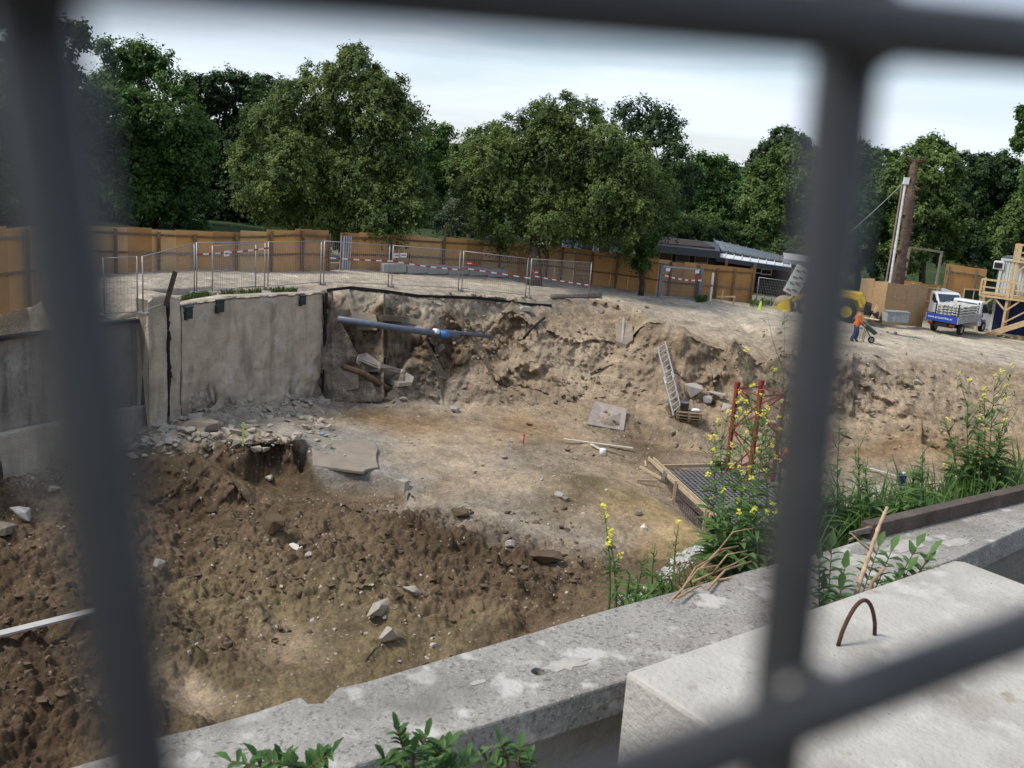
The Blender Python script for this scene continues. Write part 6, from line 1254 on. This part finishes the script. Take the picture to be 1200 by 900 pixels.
# ------------------------------------------------------------------ plants on the near bank
WG = leafmat('weed_leaves', (.06, .12, .03), (.17, .29, .085), .45); SG = mat('weed_stem_green', (.075, .13, .035), .7, var=.2, scale=20, bump=0); YF = mat('yellow_petals', (.66, .60, .06), .6, var=.12, scale=60, bump=0)
DRY = mat('dry_twig', (.32, .22, .13), .9, var=.3, scale=30, bump=.3, bscale=120)
def bladeleaves(name, items, m, parent, rn, seg=4):
    """long drooping leaves: (base, direction, length, width)"""
    vs = []; fs = []; tint = []
    for (b_, d_, L_, w_) in items:
        d_ = d_.normalized(); sd = d_.cross(Vector((0, 0, 1))); sd = sd.normalized() if sd.length > .01 else Vector((1, 0, 0)); p = b_.copy(); dr = d_.copy(); k0 = len(vs); up = sd.cross(d_); tt = rn.random()
        for k in range(seg+1):
            t = k/seg; wk = w_*(math.sin(math.pi*min(.98, t*.86+.10))**.8)*(1+.25*math.sin(t*17+b_.x*90)); 
            vs += [p-sd*wk/2+up*wk*.12, p-up*wk*.10, p+sd*wk/2+up*wk*.12]; p = p+dr*L_/seg; dr = (dr+Vector((0, 0, -.24))).normalized()
        for k in range(seg):
            a = k0+3*k; fs += [(a, a+1, a+4, a+3), (a+1, a+2, a+5, a+4)]; tint += [tt*.8+.1*rn.random()]*2
    me = bpy.data.meshes.new(name); me.from_pydata([tuple(v) for v in vs], [], fs); at_ = me.attributes.new('tint', 'FLOAT', 'FACE'); at_.data.foreach_set('value', tint); me.materials.append(m); me.polygons.foreach_set('use_smooth', [True]*len(me.polygons))
    return col_obj(name, me, parent)
def weed(label, base, tip, depth, flowers=5, leafn=16, leafL=.12, leafW=.035, seed=1, dtip=0, name='mustard_plant', cat='weed', group='flowering weeds on the near bank', r0=.0045, side=5, fl_size=1.0, spreadf=1.0):
    rn = random.Random(seed); b0 = Vector(AT(base[0], base[1], depth)); t0 = Vector(AT(tip[0], tip[1], depth+dtip)); g_ = gz(b0.x, b0.y); r_ = thing(name, label, cat, tuple(b0), 0, group); H = (t0-b0).length
    ph = rn.uniform(0, 6); P = lambda s: (t0-b0)*s+Vector((math.cos(ph), math.sin(ph), 0))*math.sin(s*3.1)*.03*H
    m_ = MB(); ex_ = max(0, b0.z-g_)+.03; m_.tube([Vector((0, 0, -ex_))]+[P(k/7) for k in range(8)], [r0*1.25]+[r0*(1.1-.85*k/7) for k in range(8)], 6); tips = [(P(1), 1.0)]; 
    for k in range(side):
        s = rn.uniform(.45, .88); a = rn.uniform(0, 6.28); L_ = H*rn.uniform(.10, .28)*spreadf; o_ = Vector((math.cos(a)*.38, math.sin(a)*.38, .9)).normalized(); e_ = P(s)+o_*L_
        m_.tube([P(s), P(s)+o_*L_*.5+Vector((math.cos(a), math.sin(a), 0))*.01, e_], [r0*.5, r0*.4, r0*.25], 5); tips.append((e_, .7))
    m_.build('stem', SG, r_, True)
    it = []
    for k in range(int(ex_*30) if ex_ > .1 and leafL > .1 else 0):
        a = rn.uniform(0, 6.28); it.append((Vector((0, 0, -rn.uniform(0, ex_))), Vector((math.cos(a), math.sin(a), rn.uniform(.1, .7))), leafL*1.2, leafW*1.2))
    for k in range(leafn):
        s = rn.uniform(.02, .85)**1.25; a = rn.uniform(0, 6.28); q = 1.15-s*.85; it.append((P(s), Vector((math.cos(a), math.sin(a), rn.uniform(.15, .9))), leafL*q*rn.uniform(.7, 1.3), leafW*q*rn.uniform(.7, 1.3)))
    for (e_, q) in tips:
        for k in range(2): a = rn.uniform(0, 6.28); it.append((e_-Vector((0, 0, rn.uniform(.02, .12))), Vector((math.cos(a), math.sin(a), .8)), leafL*.35, leafW*.35))
    bladeleaves('foliage', it, WG, r_, rn)
    if flowers:
        for (e_, q) in tips[:flowers]:
            m_ = MB(); nn_ = int(8*q)+3
            for k in range(nn_):
                a = rn.uniform(0, 6.28); rr_ = rn.uniform(0, .014)*fl_size; c_ = e_+Vector((math.cos(a)*rr_, math.sin(a)*rr_, rn.uniform(-.012, .010)*fl_size)); s_ = .0038*fl_size; nv = Vector((rn.uniform(-.5, .5), rn.uniform(-.9, .1), 1)).normalized(); sx = nv.orthogonal().normalized(); sy = nv.cross(sx)
                for j in range(4):
                    a2 = j*1.5708+a; dr = sx*math.cos(a2)+sy*math.sin(a2); pr_ = nv.cross(dr); m_.add([c_, c_+dr*s_+pr_*s_*.6+nv*.001, c_+dr*s_*1.7+nv*.002, c_+dr*s_-pr_*s_*.6+nv*.001], [(0, 1, 2, 3)])
            m_.build('flower_head', YF, r_)
            m_ = MB()
            for k in range(3): a = rn.uniform(0, 6.28); b2 = e_+Vector((0, 0, -.03-.02*k)); m_.tube([b2, b2+Vector((math.cos(a)*.02, math.sin(a)*.02, .02))], .0012, 4)
            m_.build('seed_pods', SG, r_)
    return r_
A_W = [((905, 668), (919, 366), 4.6, 1, 12, 'very tall thin weed with one single yellow head, highest of the flowering clump'), ((885, 660), (907, 433), 4.5, 6, 16, 'flowering weed whose top crosses the right leg of the red lattice mast'), ((872, 668), (881, 450), 4.4, 6, 18, 'flowering weed in front of the middle leg of the red lattice mast'),
       ((862, 676), (864, 470), 4.3, 6, 20, 'leafy flowering weed in front of the left leg of the red lattice mast'), ((893, 664), (894, 482), 4.4, 6, 18, 'shorter flowering weed right of the middle mast leg'), ((903, 660), (916, 470), 4.5, 6, 18, 'flowering weed touching the blurred right fence wire'),
       ((856, 668), (842, 492), 4.2, 5, 18, 'flowering weed leaning left of the red lattice mast'), ((850, 662), (832, 512), 4.2, 4, 16, 'leftmost leaning flowering weed of the clump above the rebar trench'), ((868, 680), (856, 545), 4.1, 6, 22, 'low bushy flowering weed in the middle of the clump'), ((850, 672), (829, 556), 4.1, 3, 18, 'low flowering weed over the corner of the formwork'),
       ((878, 684), (874, 410), 4.7, 3, 10, 'thin flowering weed standing high between the mast legs'), ((890, 684), (880, 560), 4.0, 4, 24, 'dense leafy weed at the foot of the flowering clump'), ((842, 664), (848, 590), 4.0, 0, 22, 'leafy weed without flowers at the left foot of the clump'), ((912, 676), (905, 590), 4.0, 2, 24, 'broad-leaved weed hidden half by the right blurred wire'), ((868, 662), (866, 600), 4.0, 1, 24, 'squat leafy weed at the very bottom of the clump')]
for i, (b_, t_, dp, fl, ln, lb_) in enumerate(A_W): weed(lb_, b_, t_, dp, fl, ln+8, .125, .030, 100+i, side=6, r0=.0028, fl_size=.85, group='flowering weeds on the near bank')
B_W = [((714, 706), (707, 594), 3.3, 4, 10, 'small weed with yellow heads standing alone left of the white gravel'), ((722, 706), (714, 628), 3.3, 2, 12, 'low weed right beside the lone yellow-headed one'), ((745, 700), (756, 648), 3.4, 0, 14, 'small green weed in front of the white gravel'), ((733, 708), (738, 664), 3.2, 0, 14, 'low leafy weed at the parapet edge left of the gravel'),
       ((790, 668), (796, 612), 4.6, 1, 8, 'sparse weed with one small flower above the white gravel'), ((764, 684), (768, 640), 3.9, 0, 8, 'thin green weed growing through the gravel'), ((757, 700), (786, 668), 3.3, 0, 10, 'drooping weed bending over the gravel')]
for i, (b_, t_, dp, fl, ln, lb_) in enumerate(B_W): weed(lb_, b_, t_, dp+.35, fl, ln, .065, .015, 200+i, side=3, group='small weeds left of the clump')
C_W = [((965, 640), (963, 520), 'tall grassy weed touching the right side of the blurred wire'), ((985, 640), (985, 500), 'tall thin weed second from the blurred wire'), ((1000, 636), (1005, 510), 'tall thin weed with a feathery top in the middle of the bank'), ((1020, 630), (1012, 545), 'mid-height weed left of the dry stalk'), ((1040, 622), (1045, 560), 'weed standing behind the dry stalk'), ((1065, 612), (1072, 545), 'weed right of the dark blue canister'), ((1085, 606), (1082, 520), 'thin tall weed left of the big leafy weed'), ((975, 634), (970, 570), 'low dense weed by the blurred wire'), ((1005, 624), (1020, 575), 'low weed in front of the round-edged slab'), ((1052, 610), (1055, 580), 'lowest weed behind the timber beam end')]
for i, (b_, t_, lb_) in enumerate(C_W): weed(lb_, b_, t_, 5.1+.1*(i % 3), 0, 40, .14, .028, 300+i, side=5, name='tall_weed', group='flowerless weeds behind the timber beam')
D_W = [((1132, 590), (1110, 492), 1, 'leafy weed leaning left in the right-hand clump'), ((1140, 588), (1136, 446), 4, 'flowering weed with the left of the three tall heads at the right'), ((1150, 586), (1153, 455), 5, 'flowering weed with the middle of the tall heads at the right'), ((1158, 584), (1167, 440), 5, 'flowering weed with the highest head of the right-hand clump'), ((1146, 590), (1128, 520), 0, 'broad-leaved weed in the middle of the right-hand clump'), ((1160, 584), (1172, 498), 2, 'weed leaning right in the right-hand clump'), ((1140, 590), (1150, 505), 0, 'dense dark leafy weed in the core of the right-hand clump'), ((1156, 586), (1182, 478), 0, 'thin weed arching to the right edge'), ((1120, 594), (1108, 545), 2, 'low flowering weed left of the right-hand clump'), ((1168, 582), (1160, 520), 0, 'broad leafy weed at the right foot of the right-hand clump')]
for i, (b_, t_, fl, lb_) in enumerate(D_W): weed(lb_, b_, t_, 6.0+.12*(i % 3), fl, 34, .16, .036, 400+i, side=6, name='mustard_plant', fl_size=1.2, group='right-hand clump of weeds', r0=.0045)
# grass and small leaves between them: uncountable
rn = random.Random(77); it = []
for k in range(1500):
    px = rn.uniform(925, 1215); q_ = Z(px, rn.uniform(596, 650)-(px-925)*.20, -1.75); z_ = -1.95
    it.append((Vector((q_[0], q_[1], z_)), Vector((rn.uniform(-.5, .5), rn.uniform(-.5, .5), 1.4)), rn.uniform(.12, .40), rn.uniform(.006, .016)))
for k in range(420):
    px = rn.uniform(735, 925); q_ = Z(px, 712-(px-720)*.27+rn.uniform(-16, 2), -1.65)
    it.append((Vector((q_[0], q_[1], -1.72)), Vector((rn.uniform(-.8, .8), rn.uniform(-.6, .6), 1.0)), rn.uniform(.05, .16), rn.uniform(.005, .014)))
tag(bladeleaves('grass', it, WG, None, rn), 'loose green grass on the bank behind the parapet and beam', 'grass', kind='stuff')
# grass tufts on top of the beige wall
it = []
for k in range(900):
    px = rn.choice([rn.uniform(214, 245), rn.uniform(258, 306), rn.uniform(318, 348)]); py = np.interp(px, [214, 260, 300, 380], [352, 346.5, 344, 342])-rn.uniform(0, 3.5); p = gp(px, py)
    it.append((p+Vector((0, 0, -.05)), Vector((rn.uniform(-.6, .6), rn.uniform(-.6, .6), 1)), rn.uniform(.12, .3), .035))
for k in range(500):
    px = rn.choice([rn.uniform(815, 828), rn.uniform(878, 905)]); p = gp(px, rn.uniform(351, 355) if px < 850 else rn.uniform(355, 360)); it.append((p, Vector((rn.uniform(-.6, .6), rn.uniform(-.6, .6), 1)), rn.uniform(.2, .5), .05))
tag(bladeleaves('grass_tufts', it, HEDL, None, rn, seg=2), 'thin grass tufts along the top of the beige wall and at the hoarding foot', 'grass', kind='stuff')
# white gravel and dry twigs
rs = np.random.RandomState(5); rp = random.Random(5); protos = [hull(rp, 1, 1, .8, 9) for _ in range(8)]; vs = []; fs = []
S_ = rs.rand(1100); PXs = 738+S_*105+rs.normal(0, 7, 1100); PYs = 700-S_*78+rs.normal(0, 5, 1100); zz = -1.72-1.15*S_
V3 = np.stack([ray(a, b_) for a, b_ in zip(PXs, PYs)])
for it_ in range(8):
    Q3 = V3*(zz/V3[:, 2])[:, None]; zz = .5*zz+.5*np.clip(ground(Q3[:, 0], Q3[:, 1]), -3.2, -1.5)
zg = ground(Q3[:, 0], Q3[:, 1])
for q_, g_ in zip(Q3, zg):
    if abs(g_-q_[2]) > .25: continue
    P_, Fc = protos[rs.randint(8)]; sz = rs.uniform(.008, .03); b0 = len(vs); vs += [(q_[0]+a[0]*sz, q_[1]+a[1]*sz, g_+a[2]*sz+rs.uniform(0, .012)) for a in P_]; fs += [tuple(i+b0 for i in f_) for f_ in Fc]
me = bpy.data.meshes.new('white_gravel'); me.from_pydata(vs, [], fs); me.materials.append(mat('white_gravel_stone', (.40, .39, .36), .9, var=.15)); tag(col_obj('white_gravel', me), 'strip of loose white gravel running down the bank', 'gravel', kind='stuff')
TW = [[(778, 712, 3.4), (800, 690, 3.5), (815, 665, 3.6), (850, 645, 3.8)], [(812, 682, 3.6), (835, 672, 3.7), (858, 662, 3.8), (880, 650, 3.9)], [(820, 668, 3.6), (842, 645, 3.8), (865, 640, 3.9)], [(795, 700, 3.4), (812, 690, 3.5), (822, 686, 3.5)], [(830, 690, 3.5), (850, 668, 3.7), (880, 658, 3.8)], [(840, 680, 3.6), (870, 676, 3.7), (895, 664, 3.8)]]
for i, t_ in enumerate(TW):
    P_ = [Vector(AT(*q)) for q in t_]; m_ = MB(); m_.tube([p-P_[0] for p in P_], [.0055-.0011*k for k in range(len(P_))], 7)
    if i < 3: m_.tube([P_[1]-P_[0], P_[1]-P_[0]+Vector((.05, .02, .07)), P_[1]-P_[0]+Vector((.12, .02, .09))], [.004, .003, .0015], 5)
    o = m_.build('dry_branch', DRY, None, True); o.location = P_[0]; tag(o, ['long grey dry branch rising from the parapet edge over the gravel', 'dry branch lying flat under the flowering clump', 'forked dry branch above the gravel strip', 'shortest dry stick at the parapet edge', 'dry branch crossing between two others near the parapet', 'brown dry branch nearest the foot of the clump'][i], 'dry branch', 'dry branches by the gravel')
it = []
for k in range(260):
    px = rn.uniform(800, 905); q_ = Z(px, 700-(px-800)*.33+rn.uniform(-24, 0), -1.66); it.append((Vector(q_), Vector((rn.uniform(-1, 1), rn.uniform(-1, 1), .25)), rn.uniform(.05, .16), rn.uniform(.003, .010)))
bl_ = bladeleaves('dry_litter', it, leafmat('dry_leaf', (.12, .07, .035), (.30, .20, .11), .1), None, rn, 2); tag(bl_, 'brown dry leaf litter at the foot of the flowering clump', 'leaf litter', kind='stuff')
_E = np.append(Z(1005, 694, -1.3)[:2]-u2*.09, -1.9); DG = float(_E@_f); _bx = PX(_E)      # a point on the ground in the gap behind the block
# dry thistle stalks and saplings between parapet and block
ds = thing('dry_stalk', 'tall pale dry stalk standing in the gap between parapet and block', 'dry stalk', tuple(_E), 0, 'dry stalks in the gap')
a = Vector(ds.location); P_ = [Vector(AT(*q))-a for q in ((_bx[0], _bx[1], DG), (1010, 675, DG-.02), (1020, 646, DG), (1030, 617, DG+.02), (1040, 594, DG+.03))]
m_ = MB(); rn2 = random.Random(3); pts_ = []; rs_ = []
for k in range(40):
    s = k/39*4; i_ = min(3, int(s)); pts_.append(P_[i_].lerp(P_[i_+1], s-i_)); rs_.append(.0085*(1-.3*k/39)*(1.18 if k % 4 == 0 else .92))
m_.tube(pts_, rs_, 9); m_.build('stalk', mat('pale_dry_stalk', (.42, .29, .19), .9, var=.3, scale=25, bump=.3, bscale=90), ds, True)
m_ = MB(); m_.tube([P_[2], P_[2]+Vector((-.04, 0, .03)), P_[2]+Vector((-.075, 0, .06))], [.004, .0035, .002], 6); m_.build('side_twig', DRY, ds, True)
a = Vector(AT(_bx[0]+14, _bx[1]-4, DG)); m_ = MB(); m_.tube([(0, 0, 0), Vector(AT(1022, 682, DG-.01))-a, Vector(AT(1037, 665, DG))-a], [.008, .007, .006], 8); o = m_.build('dry_stalk', DRY, None, True); o.location = a; tag(o, 'short broken dry stalk beside the foot of the tall one', 'dry stalk', 'dry stalks in the gap')
SAP = leafmat('sapling_leaves', (.035, .085, .020), (.11, .21, .06), .3)
def sapling(label, base, tips, leafs, seed, depth, s_=.035, group=None, t0_=.35):
    rn = random.Random(seed); b0 = Vector(AT(base[0], base[1], depth)); r_ = thing('elder_sapling', label, 'sapling', tuple(b0), 0, group); m_ = MB(); it = []
    for (px, py, dd_) in tips:
        e_ = Vector(AT(px, py, depth+dd_))-b0; md_ = e_*.5+Vector((0, 0, .05)); m_.tube([(0, 0, 0), md_, e_], [.004, .003, .0015], 6)
        for k in range(leafs):
            t = t0_+(1-t0_)*k/leafs; p = (md_*2*t if t < .5 else md_.lerp(e_, (t-.5)*2)); 
            for sgn in (-1, 1):
                d_ = e_.normalized().cross(Vector((0, 0, 1))).normalized()*sgn*.8+e_.normalized()*.5+Vector((rn.uniform(-.2, .2), rn.uniform(-.5, .1), rn.uniform(-.1, .5))); it.append((p, d_, s_*rn.uniform(1.3, 2.3), s_*rn.uniform(.6, .95)))
        it.append((e_, e_.normalized()+Vector((0, 0, .1)), s_*2.0, s_*.9))
    m_.build('twigs', mat('brown_twig', (.10, .06, .04), .9), r_, True); bladeleaves('leaves', it, SAP, r_, rn); return r_
sapling('dark green leafy sapling growing in the gap beside the pale dry stalk', (_bx[0]+8, _bx[1]), [(960, 655, 0), (975, 640, .1), (990, 665, -.05), (1045, 645, 0), (1092, 648, .05), (1075, 640, .1), (1065, 668, 0), (1030, 640, .1), (965, 690, -.05), (985, 690, -.1), (1050, 682, -.02), (1085, 660, .05)], 9, 7, DG+.03, .030, None, .55)
sapling('bright leafy sapling at the bottom edge in front of the parapet', (480, 960), [(465, 855, 0), (500, 862, 0), (530, 872, .0), (450, 890, 0), (560, 885, .05), (485, 880, -.05), (515, 895, -.05), (545, 900, 0)], 7, 8, 1.9, .017, 'saplings at the bottom edge')
sapling('low bright sapling at the bottom edge, left of the larger one', (350, 960), [(270, 892, 0), (300, 886, 0), (330, 892, 0), (390, 882, 0), (375, 892, .0), (345, 896, -.05)], 6, 9, 1.95, .018, 'saplings at the bottom edge')
sapling('small sapling at the bottom edge right of the larger one', (600, 960), [(585, 868, 0), (610, 875, 0), (570, 892, 0), (620, 890, .02)], 5, 10, 1.95, .015, 'saplings at the bottom edge')
m_ = MB()
